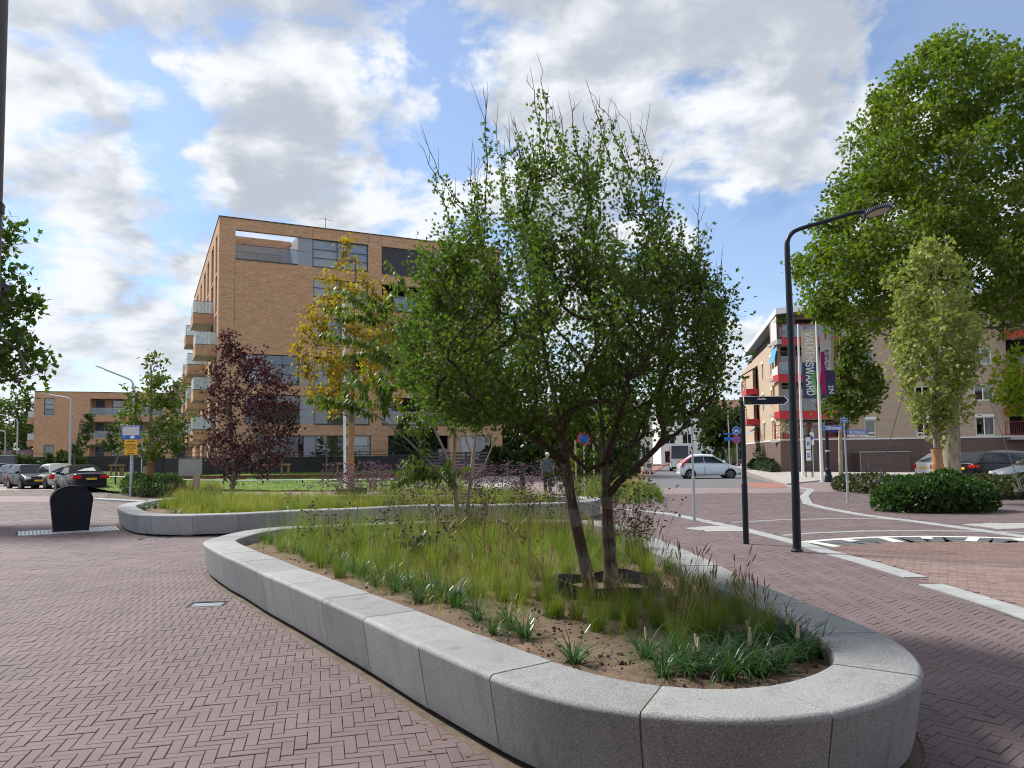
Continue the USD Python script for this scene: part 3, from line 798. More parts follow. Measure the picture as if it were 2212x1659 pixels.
def bed(name, label, loop, joints, base_z, width, group=None):
    t = thing(name, label, 'raised planter', parent=None, group=group)
    N = len(loop)
    tan = np.roll(loop, -1, 0) - np.roll(loop, 1, 0)
    tan /= np.linalg.norm(tan, axis=1, keepdims=True)
    area = 0.5 * np.sum(loop[:, 0] * np.roll(loop[:, 1], -1) - np.roll(loop[:, 0], -1) * loop[:, 1])
    inn = np.stack([-tan[:, 1], tan[:, 0]], 1) * (1 if area > 0 else -1)
    # rounded section: foot set back, long arris radius on the outside, small one within
    a = np.linspace(0, math.pi / 2, 6)
    rr = 0.036
    prof = [(0.075, 0.035), (0.055, 0.10), (0.004, BED_H - rr)] + [(rr * (1 - math.sin(q)), BED_H - rr + rr * (1 - math.cos(q))) for q in []]
    prof += [(0.002 + rr * (1 - math.cos(q)), BED_H - rr + rr * math.sin(q)) for q in a[1:]]
    prof += [(width - 0.02, BED_H), (width - 0.006, BED_H - 0.006), (width, BED_H - 0.02), (width, BED_H - 0.26)]
    prof = np.array(prof)
    js = sorted(joints)
    for bi in range(len(js)):
        i0, i1 = js[bi], js[(bi + 1) % len(js)]
        if i1 <= i0:
            i1 += N
        idx = np.arange(i0, i1 + 1)
        m = len(idx)
        off = np.zeros(m)
        pts = loop[idx % N].copy()
        tg, nn_ = tan[idx % N], inn[idx % N]
        gp = 0.0045
        pts[0] += tg[0] * gp
        pts[-1] -= tg[-1] * gp
        K = len(prof)
        v = np.zeros((m, K, 3))
        rj = np.random.default_rng(900 + bi)
        dz = rj.normal(0, 0.0015)
        for k, (d, z) in enumerate(prof):
            v[:, k, :2] = pts + nn_ * d
            v[:, k, 2] = z + dz
        # arris at the joints a touch lower
        for e in (0, m - 1):
            v[e, 3:K - 2, 2] -= 0.003
        f = []
        for i in range(m - 1):
            for k in range(K - 1):
                f.append((i * K + k, (i + 1) * K + k, (i + 1) * K + k + 1, i * K + k + 1))
        vv = v.reshape(-1, 3)
        ft = np.array(f)
        ft = np.vstack([ft[:, [0, 1, 2]], ft[:, [0, 2, 3]]])
        caps = []
        for e, rev in ((0, False), ((m - 1) * K, True)):
            for k in range(1, K - 1):
                caps.append((e, e + k, e + k + 1) if rev else (e, e + k + 1, e + k))
        ft = np.vstack([ft, caps])
        mb = MB().add(vv, ft)
        mb.build('stone_block', stones[(bi * 7 + 3) % 3], t, smooth=40)
    for bi in range(len(js)):
        i0 = js[bi] % N
        o, tt, nn_ = loop[i0], tan[i0], inn[i0]
        P = Polygon([(d + 0.004, z - 0.004 if k > 1 else z) for k, (d, z) in enumerate(prof)])
        MB().wallpoly(P, (o[0] - tt[0] * 0.0035, o[1] - tt[1] * 0.0035, -0.003), (nn_[0], nn_[1], 0), (0, 0, 1), (tt[0], tt[1], 0), 0.007).build('joint_filler', m_filler, t)
    # soil
    ring = Polygon(loop + inn * (width - 0.01)).buffer(0)
    x0, y0, x1, y1 = ring.bounds
    st = 0.09 if name == 'raised_planter' and y0 < 8 else 0.2
    gx, gy = np.meshgrid(np.arange(x0, x1 + st, st), np.arange(y0, y1 + st, st), indexing='ij')
    z = base_z + 0.05 * (meshkit.fbm(np.stack([gx * 1.3, gy * 1.3, 0 * gx], -1), 3, 4) - 0.5) + 0.035 * (meshkit.fbm(np.stack([gx * 11, gy * 11, 0 * gx], -1), 3, 9) - 0.5)
    ny = gx.shape[1]
    V = np.stack([gx, gy, z], -1).reshape(-1, 3)
    ok = shapely.contains_xy(ring.buffer(0.06), V[:, 0], V[:, 1])
    i, j = np.meshgrid(np.arange(gx.shape[0] - 1), np.arange(ny - 1), indexing='ij')
    q = np.stack([i * ny + j, (i + 1) * ny + j, (i + 1) * ny + j + 1, i * ny + j + 1], -1).reshape(-1, 4)
    q = q[ok[q].all(1)]
    tri = np.vstack([q[:, [0, 1, 2]], q[:, [0, 2, 3]]])
    uq, inv = np.unique(tri, return_inverse=True)
    usdkit.mesh(stage, ppath(t) + "/soil", (V[uq], inv.reshape(-1, 3)), m_soil, True)
    return t


def nearest_i(loop, pts):
    return [int(np.argmin(np.hypot(loop[:, 0] - x, loop[:, 1] - y))) for x, y in pts]


j1 = nearest_i(BED1, [G(u, v, BED_H)[:2] for u, v in [(440, 1170), (476, 1196), (516, 1213), (563, 1236), (622, 1261), (694, 1293), (783, 1333), (900, 1389), (1062, 1460), (1388, 1541), (1807, 1539), (1997, 1457), (1905, 1367), (1749, 1302), (1629, 1255), (1555, 1219)]]
               + [(2.14, 9.6), (2.05, 10.8), (1.95, 12.0), (1.75, 13.0), (0.9, 13.9), (-0.3, 14.0), (-1.5, 14.0), (-2.6, 13.9), (-3.6, 13.5), (-4.4, 12.6), (-4.6, 11.6)])
bed('raised_planter', 'near raised planter ringed with curved grey stone blocks, rounded tip towards the camera', BED1, j1, 0.335, 0.45)
s2 = LineString(np.vstack([BED2, BED2[:1]]))
bed('raised_planter', 'farther raised planter of grey stone behind the near one, beside the black waste container', BED2, sorted({int(i) for i in np.linspace(0, 420, 36, endpoint=False)}), 0.33, 0.45)
# sandy gap at the foot of the near bed
mg = MB()
for loop in (BED1, BED2):
    rg = Polygon(loop).buffer(0.06).difference(Polygon(loop).buffer(-0.3))
    mg.prism(rg, -0.03, -0.006)
mg.build('sand_gap', plain('sand_gap', (0.115, 0.088, 0.066), 0.95, var=0.4, scale=6, bump=0.6, bscale=90, coords='world'), None, kind='structure')
# ================================================================ buildings
m_obrick = brickwall('orange_brick', (0.54, 0.325, 0.190), (0.39, 0.213, 0.116), (0.34, 0.235, 0.155), bw=0.21, bh=0.062, msize=0.008, var=0.16)
m_tbrick = brickwall('tan_brick', (0.52, 0.40, 0.29), (0.45, 0.335, 0.24), (0.37, 0.30, 0.23), bw=0.21, bh=0.062, var=0.07)
m_dbrick = brickwall('brown_brick', (0.135, 0.085, 0.068), (0.105, 0.065, 0.055), (0.19, 0.15, 0.13), bw=0.21, bh=0.062, var=0.10)
m_kbrick = brickwall('black_brick', (0.032, 0.030, 0.036), (0.055, 0.048, 0.052), (0.018, 0.018, 0.02), bw=0.21, bh=0.062, var=0.2)
m_rbrick = brickwall('red_brick', (0.27, 0.12, 0.075), (0.19, 0.08, 0.05), (0.2, 0.16, 0.13), var=0.12)
m_frame = plain('dark_frame', (0.035, 0.042, 0.055), 0.45)
m_wframe = plain('white_frame', (0.78, 0.77, 0.73), 0.45)
m_coping = plain('coping', (0.05, 0.045, 0.045), 0.5)
m_glass = pane('window_pane', base=0.09)
m_railglass = pane('balcony_glass', (0.66, 0.72, 0.75), base=0.05, rough=0.05)
m_curtain = plain('net_curtain', (0.62, 0.63, 0.64), 0.9, var=0.10, scale=3)
m_room = plain('room', (0.05, 0.048, 0.045), 0.9)
m_greypanel = plain('grey_panel', (0.24, 0.25, 0.285), 0.6, var=0.06, scale=2)
m_blind = plain('dark_blind', (0.035, 0.033, 0.038), 0.8)
m_soffit = plain('soffit', (0.32, 0.31, 0.29), 0.85)
m_redpanel = plain('red_panel', (0.42, 0.012, 0.022), 0.45)
m_redframe = plain('red_frame', (0.34, 0.05, 0.05), 0.5)
m_whitepanel = plain('white_panel', (0.62, 0.60, 0.60), 0.5)
m_awning = plain('blue_awning', (0.05, 0.30, 0.58), 0.7)
m_concrete = plain('grey_render', (0.25, 0.24, 0.24), 0.9, var=0.12, scale=2)
m_roofgrey = plain('roof_grey', (0.18, 0.18, 0.18), 0.9)
m_fascia = plain('white_fascia', (0.70, 0.72, 0.72), 0.5)


def frit():
    """glass printed with a leafy white pattern"""
    n = {'tc': ('texture_coordinate', {}), 'v': ('noise_texture', {'dimensions': '3D', 'scale': 5.0, 'detail': 4.0, 'distortion': 2.5, 'roughness': 0.6}), 'r': ('map_range', {'from_min': 0.44, 'from_max': 0.50, 'to_min': 0.12, 'to_max': 0.80, 'clamp': True}),
         't': ('transparent_bsdf', {'color': (0.82, 0.88, 0.9)}), 'p': ('principled_bsdf', {'base_color': (0.50, 0.56, 0.58), 'roughness': 0.25}), 'm': ('mix_closure', {})}
    return M_('printed_glass', n, [('tc.object', 'v.vector'), ('v.fac', 'r.value'), ('r.result', 'm.fac'), ('t.BSDF', 'm.closure1'), ('p.BSDF', 'm.closure2')], 'm.closure')


m_frit = frit()
EX, EZ, EN = (1, 0, 0), (0, 0, 1), (0, 1, 0)


def window(parent, x0, x1, z0, z1, cols=(), rows=(), y=0.12, fr=0.06, mat=None, curtain=None, o=(0, 0, 0), ex=EX, en=EN, head=False, name='window', skip_rows=None, glass=None):
    """frame, panes and curtain in a wall opening; o, ex, en place it on another wall. o + ex*x + z, set back y along en"""
    o, ex, en, ez = (np.asarray(q, float) for q in (o, ex, en, EZ))

    def bar(mb, a0, a1, b0, b1, d0, d1):
        c = o + ex * (a0 + a1) / 2 + ez * (b0 + b1) / 2 + en * (d0 + d1) / 2
        mb.obox(c, ex * (a1 - a0) / 2, en * (d1 - d0) / 2, ez * (b1 - b0) / 2)
    f = MB()
    bar(f, x0, x0 + fr, z0, z1, y, y + 0.07)
    bar(f, x1 - fr, x1, z0, z1, y, y + 0.07)
    bar(f, x0 + fr, x1 - fr, z0, z0 + fr, y + 0.002, y + 0.068)
    bar(f, x0 + fr, x1 - fr, z1 - fr, z1, y + 0.002, y + 0.068)
    xs_ = [x0 + fr] + [x0 + (x1 - x0) * c for c in cols] + [x1 - fr]
    for c in cols:
        xc = x0 + (x1 - x0) * c
        bar(f, xc - fr / 2, xc + fr / 2, z0 + fr, z1 - fr, y + 0.004, y + 0.066)
    for r in rows:
        zc = z0 + (z1 - z0) * r
        for i in range(len(xs_) - 1):
            bar(f, xs_[i], xs_[i + 1], zc - fr / 2, zc + fr / 2, y + 0.008, y + 0.062)
    if head:
        bar(f, x0 - 0.02, x1 + 0.02, z1 - 0.01, z1 + 0.2, y - 0.16, y + 0.05)
    w = f.build(name, mat or m_frame, parent)
    g = MB()
    g.quad(*(o + ex * a + ez * b + en * (y + 0.035) for a, b in ((x0 + fr / 2, z0 + fr / 2), (x1 - fr / 2, z0 + fr / 2), (x1 - fr / 2, z1 - fr / 2), (x0 + fr / 2, z1 - fr / 2))))
    g.build('pane', glass or m_glass, w)
    if curtain:
        for (a0, a1, b0) in curtain:
            c = MB()
            xa, xb = x0 + (x1 - x0) * a0, x0 + (x1 - x0) * a1
            n = max(6, int((xb - xa) / 0.05))
            xx = np.linspace(xa, xb, n)
            yy = y + 0.22 + 0.03 * np.sin(np.arange(n) * 2.1)
            zb = z0 + (z1 - z0) * b0
            V = np.array([o + ex * a + en * d + ez * zz for zz in (zb, z1 - 0.05) for a, d in zip(xx, yy)])
            F = [(i, i + 1, n + i + 1, n + i) for i in range(n - 1)]
            c.add(V, F).build('curtain', m_curtain, w)
    return w


def wall(parent, name, mat, W, H, openings, t=0.32, z0=0.0, o=(0, 0, 0), ex=EX, en=EN, **kw):
    poly = sbox(0, z0, W, H)
    for a0, a1, b0, b1 in openings:
        poly = poly.difference(sbox(a0, b0, a1, b1))
    return MB().wallpoly(poly, o, ex, EZ, en, t).build(name, mat, parent, **kw)


def balcony(parent, x0, x1, gt, y0, y1, brick=0.80, glass=0.95, mat=None, gmat=None):
    b = MB()
    zt = gt - glass
    zb = zt - brick
    b.box(x0, x1, y0, y1, zb + 0.02, zb + 0.22)
    b.box(x0, x0 + 0.12, y0, y1, zb + 0.22, zt)
    b.box(x0 + 0.12, x1, y0, y0 + 0.12, zb + 0.22, zt)
    b.box(x0 + 0.12, x1, y1 - 0.12, y1, zb + 0.22, zt)
    p = b.build('balcony', mat or m_obrick, parent)
    MB().box(x0 + 0.03, x1, y0 + 0.03, y1 - 0.03, zb, zb + 0.018).build('soffit', m_soffit, p)
    g = MB()
    g.box(x0 + 0.03, x0 + 0.05, y0 + 0.03, y1 - 0.03, zt + 0.05, gt)
    g.box(x0 + 0.052, x1 - 0.02, y0 + 0.03, y0 + 0.05, zt + 0.05, gt)
    g.build('glass_rail', gmat or m_frit, p)
    r = MB()
    r.box(x0 - 0.01, x1, y0 - 0.01, y0 + 0.13, zt + 0.002, zt + 0.04)
    r.box(x0 - 0.01, x0 + 0.13, y0 + 0.132, y1, zt + 0.002, zt + 0.04)
    for x in np.arange(x0 + 0.04, x1, 0.75):
        r.box(x - 0.015, x + 0.015, y0 + 0.052, y0 + 0.085, zt + 0.04, gt - 0.02)
    r.box(x0 + 0.02, x1, y0 + 0.02, y0 + 0.06, gt + 0.002, gt + 0.03)
    r.build('rail', m_frame, p)
    return p


# ---------------------------------------------------------------- the orange brick apartment block
A0 = PT(474, 466, 53)
mb_ = thing('apartment_building', 'six-storey orange brown brick apartment block with glass balconies behind the trees', 'building', (A0[0], A0[1], 0.28), 26)
LW, HT = 22.2, 18.74
S = [15.78, 12.85, 9.80, 6.80, 3.88, 0.92]
T = [17.90, 14.90, 11.93, 8.95, 6.02, 3.05]
ops = [(1.1, 5.52, 15.78, 17.92), (6.60, 10.85, 15.78, 17.90), (11.92, 16.05, 15.72, 17.90), (17.15, 21.3, 15.78, 17.9),
       (6.64, 10.85, 12.85, 14.90), (11.92, 17.4, 12.80, 14.90), (18.4, 21.2, 12.85, 14.9),
       (6.64, 10.85, 9.80, 11.93), (11.92, 17.4, 9.80, 11.93), (18.4, 21.2, 9.8, 11.93),
       (1.83, 5.65, 6.80, 8.95), (6.74, 10.85, 6.80, 8.95), (11.92, 17.4, 6.80, 8.95), (18.4, 21.2, 6.8, 8.95),
       (1.83, 5.70, 3.88, 6.02), (6.74, 10.95, 3.88, 6.02), (11.92, 17.4, 3.88, 6.02), (18.4, 21.2, 3.88, 6.02),
       (2.6, 6.0, 0.92, 3.05), (6.86, 11.05, 0.92, 3.05), (12.4, 17.4, 0.1, 3.05), (18.4, 21.2, 0.92, 3.05)]
panels = [(5.52, 6.60, 15.78, 17.90), (16.05, 17.15, 15.72, 17.9), (5.65, 6.74, 6.80, 8.95), (5.70, 6.74, 3.88, 6.02), (6.0, 6.86, 0.92, 3.05)]
wall(mb_, 'front_wall', m_obrick, LW, HT, ops + panels)
for a0, a1, b0, b1 in panels:
    pm = MB()
    zm = (b0 + b1) / 2
    pm.box(a0 + 0.01, a1 - 0.01, 0.09, 0.13, b0, zm - 0.01)
    pm.box(a0 + 0.01, a1 - 0.01, 0.09, 0.13, zm + 0.01, b1)
    pm.box(a0, a1, 0.131, 0.30, b0, b1)
    pm.build('grey_panel', m_greypanel, mb_)
# thin dark expansion joints
for x in (1.08, 6.585, 10.9, 11.9):
    MB().box(x - 0.012, x + 0.012, -0.003, 0.01, 9.0 if x < 2 else 17.93, 15.6 if x < 2 else 18.6).build('wall_joint', m_coping, mb_)
# left wall
lops = []
for k in range(6):
    lops += [(1.1, 2.6, S[k] - 0.7, T[k]), (4.4, 6.6, S[k] - 0.7, T[k]), (9.2, 11.0, S[k] - 0.7, T[k]), (13.0, 15.2, S[k] - 0.7, T[k]), (18, 20, S[k] - 0.7, T[k]), (23, 25, S[k] - 0.7, T[k])]
wall(mb_, 'side_wall', m_obrick, 30, HT, lops, o=(0, 0.322, 0), ex=(0, 1, 0), en=(1, 0, 0))
for q in lops:
    window(mb_, *q, cols=(0.5,), rows=(), o=(0, 0.322, 0), ex=(0, 1, 0), en=(1, 0, 0), y=0.1)
MB().box(21.87, LW - 0.001, 0.325, 14, 0, HT).build('end_wall', m_obrick, mb_)
MB().box(0.4, 21.8, 2.3, 28, 0, 15.2).box(6.0, 16.6, 2.3, 28, 15.2, 18.0).box(0.4, 6.0, 5.5, 28, 15.2, 18.0).box(16.6, 21.8, 5.5, 28, 15.2, 18.0).build('interior', m_room, mb_)
# floors and roof, left open over the two corner terraces
fl = MB()
for z in (0.5, 3.45, 6.4, 9.4, 12.4, 15.4):
    fl.box(0.34, 21.86, 0.34, 2.29, z - 0.15, z + 0.02)
fl.box(5.75, 16.9, 0.33, 29, 18.05, 18.55)
fl.box(0.33, 5.75, 4.6, 29, 18.05, 18.55)
fl.box(16.9, 21.86, 4.6, 14, 18.05, 18.55)
rf = fl.build('roof', m_soffit, mb_)
cp = MB()
cp.box(-0.04, LW + 0.03, -0.04, 0.36, HT + 0.001, HT + 0.07)
cp.box(-0.04, 0.36, 0.362, 30.3, HT + 0.001, HT + 0.07)
cp.build('coping', m_coping, rf)
an = MB()
an.tube([(8.2, 3, 18.5), (8.2, 3, 20.6)], 0.025, 5)
an.tube([(7.6, 3, 20.5), (8.8, 3, 20.4)], 0.015, 4)
an.build('roof_aerial', m_frame, rf)
for (x0, x1) in ((0.34, 5.75), (16.9, 21.86)):
    tw = MB()
    tw.box(x0, x1, 4.4, 4.6, 15.45, 18.70)
    tw.build('terrace_wall', m_obrick, mb_)
    MB().box((5.55 if x0 < 5 else 16.75), (5.75 if x0 < 5 else 16.9), 0.33, 4.39, 15.45, 18.0).build('terrace_side', m_greypanel, mb_)
MB().box(1.12, 5.50, 0.10, 0.125, 15.80, 16.88).build('glass_rail', m_railglass, mb_)
MB().box(1.1, 5.52, 0.08, 0.16, 15.782, 15.86).box(1.1, 5.52, 0.09, 0.14, 16.885, 16.92).build('rail', m_frame, mb_)
MB().box(17.17, 21.28, 0.10, 0.125, 15.80, 16.88).build('glass_rail', m_railglass, mb_)
window(mb_, 1.3, 4.9, 15.5, 17.5, cols=(0.5,), y=0.0, o=(0, 4.28, 0), curtain=[(0, 1, 0)])
# windows
window(mb_, 6.60, 10.85, 15.78, 17.90, cols=(0.44, 0.55), rows=(0.33, 0.64), curtain=[(0.0, 1.0, 0.0)])
window(mb_, 6.64, 10.85, 12.85, 14.90, cols=(0.5,), rows=(0.32, 0.66), curtain=[(0.0, 0.46, 0.0), (0.55, 1.0, 0.0)])
window(mb_, 6.64, 10.85, 9.80, 11.93, cols=(0.5,), rows=(0.70,), curtain=[(0.02, 0.34, 0.0), (0.7, 0.98, 0.0)])
window(mb_, 1.83, 5.65, 6.80, 8.95, cols=(0.36, 0.68), rows=(0.33, 0.66), curtain=[(0.0, 0.2, 0.0)])
window(mb_, 1.83, 5.70, 3.88, 6.02, cols=(0.5,), rows=(0.33,), curtain=[(0.0, 0.3, 0.0)])
window(mb_, 2.6, 6.0, 0.92, 3.05, cols=(0.5,), rows=(), curtain=[(0.0, 0.9, 0.0)])
window(mb_, 6.86, 11.05, 0.92, 3.05, cols=(0.36, 0.52), rows=(0.62,), curtain=[(0.4, 0.95, 0.55)])
window(mb_, 6.74, 10.95, 3.88, 6.02, cols=(0.5,), rows=())
# drawn blinds
MB().box(11.93, 13.94, 0.05, 0.075, 15.80, 17.88).build('roller_blind', m_blind, mb_)
MB().box(14.02, 16.04, 0.05, 0.075, 15.80, 17.88).build('roller_blind', m_blind, mb_)
MB().box(13.945, 14.015, 0.04, 0.09, 15.73, 17.89).box(11.93, 13.94, 0.04, 0.10, 15.73, 15.79).box(14.02, 16.04, 0.04, 0.10, 15.73, 15.79).build('blind_rail', m_frame, mb_)
for k, (a0, a1) in [(1, (11.92, 17.4)), (2, (11.92, 17.4)), (3, (6.74, 10.85)), (3, (11.92, 17.4)), (4, (11.92, 17.4)), (5, (12.4, 17.4))]:
    z0, z1 = S[k], T[k]
    window(mb_, a0 + 0.05, a1 - 0.05, z0 - 0.25, z1, cols=(0.25, 0.5, 0.75), rows=(), y=0.0, o=(0, 1.9, 0), curtain=[(0.0, 0.22, 0.0)], name='loggia_window')
    MB().box(a0, a0 + 0.12, 0.33, 1.89, z0 - 0.2, z1).build('loggia_side', m_obrick, mb_)
    MB().box(a0 + 0.01, a1 - 0.01, 0.06, 0.08, z0 + 0.05, z0 + 1.05).build('glass_rail', m_railglass, mb_)
    MB().box(a0, a1, 0.04, 0.10, z0 + 0.001, z0 + 0.05).box(a0, a1, 0.05, 0.09, z0 + 1.055, z0 + 1.09).build('rail', m_frame, mb_)
for k in range(1, 6):
    window(mb_, 18.4, 21.2, S[k], T[k], cols=(0.5,), rows=(0.33,), curtain=[(0.1, 0.5, 0.0)])
for a0, a1, b0, b1 in ops:
    MB().box(a0 + 0.002, a1 - 0.002, -0.03, 0.11, b0 - 0.045, b0 + 0.004).build('sill', m_coping, mb_)
for gt, y0 in ((13.42, 4.6), (10.55, 1.2), (7.45, 3.0), (4.5, 3.0), (10.4, 12.5), (7.4, 12.0), (4.4, 12.0), (13.4, 16.0), (10.4, 21.0), (7.4, 20.0), (4.4, 20.0)):
    balcony(mb_, -1.42, -0.005, gt, y0, y0 + 3.4)

# ---------------------------------------------------------------- the three-storey brick block behind the parked cars
B0 = PT(75, 845, 99)
lb = thing('apartment_building', 'low three-storey orange brick block behind the parked cars at far left', 'building', (B0[0], B0[1], 1.0), 20)
lops = [(1.12, 2.29, 6.8, 9.05), (1.2, 2.38, 0.3, 2.8)] + [(6.5, 15.55, b, t) for b, t in ((6.88, 9.05), (3.75, 5.95), (0.4, 2.87))] + [(16.7, 21.5, b, t) for b, t in ((6.88, 9.05), (3.75, 5.95), (0.4, 2.87))]
wall(lb, 'front_wall', m_obrick, 24, 9.92, lops)
window(lb, 1.12, 2.29, 6.8, 9.05, rows=(0.34, 0.64), curtain=[(0, 1, 0.4)])
window(lb, 1.2, 2.38, 0.3, 2.8, rows=(0.5,))
fl = MB()
fl.box(0, 24, 0.33, 12, 9.5, 9.8).box(0.01, 24, 1.6, 12, 0, 9.49)
for z in (0.2, 3.4, 6.5):
    fl.box(6.4, 22, 0.33, 1.59, z - 0.15, z + 0.15)
fl.build('roof', m_soffit, lb)
MB().box(-0.05, 24.05, -0.05, 0.4, 9.921, 9.98).box(-0.05, 0.3, 0.402, 12, 9.921, 9.98).build('coping', m_coping, lb)
MB().box(0, 0.32, 0.323, 12, 0, 9.92).build('side_wall', m_obrick, lb)
m_door = plain('navy_door', (0.02, 0.03, 0.07), 0.5)
for zb, zt in ((6.88, 9.05), (3.75, 5.95), (0.4, 2.87)):
    for xa, xb in ((6.5, 15.55), (16.7, 21.5)):
        MB().box(xa, xb, 1.42, 1.58, zb - 0.2, zt).build('loggia_wall', m_obrick, lb)
        for q in np.arange(xa + 0.5, xb - 3, 4.6):
            MB().box(q, q + 1.05, 1.36, 1.419, zb - 0.2, zt - 0.15).build('door', m_door, lb)
            window(lb, q + 2.0, min(q + 3.6, xb - 0.1), zb + 0.2, zt - 0.1, cols=(), rows=(0.5,), y=0, o=(0, 1.34, 0), curtain=[(0, 1, 0.4)])
        if zb > 1:
            MB().box(xa + 0.02, xb - 0.02, 0.05, 0.07, zb, zb + 0.95).build('glass_rail', m_railglass, lb)
            MB().box(xa, xb, 0.04, 0.09, zb - 0.05, zb - 0.002).build('rail', m_frame, lb)
        MB().box(xa + 0.001, xa + 0.1, 0.33, 1.41, zb - 0.2, zt).build('loggia_side', m_obrick, lb)
for gt in (7.35, 4.4):
    balcony(lb, -0.95, -0.005, gt, 0.9, 4.2, brick=0.8, glass=0.9)
# taller brick part farther back
tb = thing('apartment_building', 'reddish brick stair tower with dark cap glimpsed beside the balconies of the big block', 'building', (PT(372, 900, 118)[0], 118, 0), 20)
MB().box(0, 3.0, 0, 6, 0, 13.2).build('wall', m_rbrick, tb)
MB().box(0.3, 2.0, 0.3, 5, 13.2, 14.0).build('roof_box', m_frame, tb)

# ---------------------------------------------------------------- the tan brick block at the right
C0 = np.array([22.04, 62.0, -0.18])
rbd = thing('apartment_building', 'tan brick apartment block on dark brown plinth with red balconies at right', 'building', tuple(C0), 0)
a2 = math.radians(-20)
e2, n2 = np.array([math.cos(a2), math.sin(a2), 0]), np.array([-math.sin(a2), math.cos(a2), 0])
F0 = np.array([10.25, 0, 0.0])


def onwall(u, v, p0, e):
    """(distance along the wall, height) of the wall point seen at a pixel; p0 in world"""
    d = ray(u, v)
    n = np.array([-e[1], e[0], 0])
    q = np.array([0, 0, EYE]) + d * (np.dot(p0 - [0, 0, EYE], n) / np.dot(d, n))
    return float(np.dot(q - p0, e)), float(q[2])


def c3(x, y):
    return 1530.8 + x * .346, 621.9 + y * .346


# front: seg one with the recessed corner balconies, seg two turned a little
PL = 2.85
fl_z = [2.95, 5.12, 8.12, 11.12]
fl_t = [4.45, 7.55, 10.55, 12.95]
op1 = [(0.25, 5.6, fl_z[k] - (0 if k else -0.05), fl_t[k]) for k in range(4)]
win1 = [(7.0, 7.95, 2.98, 4.45), (7.0, 7.95, 5.75, 7.2), (7.0, 7.95, 8.7, 10.15)]
MB().wallpoly(sbox(0, 0, 10.25, PL - 0.06), (0, -0.03, 0), EX, EZ, EN, 0.4).build('plinth', m_dbrick, rbd)
wall(rbd, 'front_wall', m_tbrick, 10.25, 12.95, op1 + win1, z0=PL)
MB().box(-0.03, 10.25, -0.06, 0.2, PL - 0.06, PL + 0.05).build('plinth_band', m_fascia, rbd)
for q in win1:
    window(rbd, *q, rows=(0.24,), mat=m_wframe, head=True, y=0.1, fr=0.09)
W2 = 16.0
w2 = []
t0, _ = onwall(*c3(1295, 850), C0 + F0, e2)
t1, _ = onwall(*c3(1398, 850), C0 + F0, e2)
t2, _ = onwall(*c3(1666, 850), C0 + F0, e2)
t3, _ = onwall(*c3(1787, 850), C0 + F0, e2)
tb0, _ = onwall(*c3(1850, 800), C0 + F0, e2)
for k, (za, zb) in enumerate(((2.95, 4.45), (5.75, 7.1), (8.65, 10.0))):
    w2 += [(t0, t1, za, zb), (t2, t3, za, zb)]
op2 = [(tb0 + 0.3, tb0 + 5.2, fl_z[k], fl_t[k]) for k in range(4)]
MB().wallpoly(sbox(0, 0, W2, PL - 0.06), F0 - n2 * 0.03, e2, EZ, n2, 0.4).build('plinth', m_dbrick, rbd)
wall(rbd, 'front_wall', m_tbrick, W2, 12.95, w2 + op2, z0=PL, o=F0, ex=e2, en=n2)
MB().wallpoly(sbox(0, PL - 0.06, W2, PL + 0.05), F0 - n2 * 0.06, e2, EZ, n2, 0.25).build('plinth_band', m_fascia, rbd)
for i, q in enumerate(w2):
    window(rbd, *q, cols=(0.47,), rows=(0.22,) if i == 0 else (), mat=m_wframe, head=(i < 2), y=0.1, fr=0.09, o=F0, ex=e2, en=n2, curtain=[(0.5, 1.0, 0.0)] if i % 2 else [(0.0, 0.15, 0.0)])
# rooms behind the balconies and a dark core
core = MB()
core.prism(Polygon([(1.0, 2.4), (10.25, 2.4), (14, 26), (5.7, 26)]), 0.02, 12.6)
core.obox(F0 + e2 * (W2 / 2) + n2 * 9.0 + np.array([0, 0, 6.5]), e2 * (W2 / 2 - 0.1), n2 * 6.8, np.array([0, 0, 6.45]))
core.build('interior', m_room, rbd)
for k in range(4):
    MB().box(0.02, 10.2, 0.33, 2.39, fl_z[k] - 0.28, fl_z[k] - 0.03).build('floor', m_soffit, rbd)
    MB().box(-0.4, 5.6, -1.19, -0.01, fl_z[k] - 0.5, fl_z[k] - 0.1).build('balcony_floor', m_soffit, rbd) if k else None
    c = F0 + e2 * (tb0 + 2.75) + n2 * 0.5 + np.array([0, 0, fl_z[k] - 0.25])
    MB().obox(c, e2 * 2.7, n2 * 1.6, np.array([0, 0, 0.12])).build('balcony_floor', m_soffit, rbd)
for k in range(4):
    MB().box(0.26, 5.55, 2.2, 2.39, fl_z[k], fl_t[k]).build('balcony_back_wall', m_tbrick, rbd)
    window(rbd, 0.9, 3.1, fl_z[k] - 0.02, fl_t[k] - 0.1, cols=(0.5,), mat=m_wframe, y=0, o=(0, 2.12, 0), curtain=[(0, 0.4, 0)], name='balcony_window')
    window(rbd, 3.5, 5.3, fl_z[k] - 0.02, fl_t[k] - 0.1, cols=(0.5,), mat=m_wframe, y=0, o=(0, 2.12, 0), curtain=[(0.4, 1, 0)], name='balcony_window')
    MB().tube([(1.35, -0.2, fl_z[k] - 0.1), (1.35, -0.2, fl_t[k])], 0.12, 10).build('red_column', m_redframe, rbd, True)


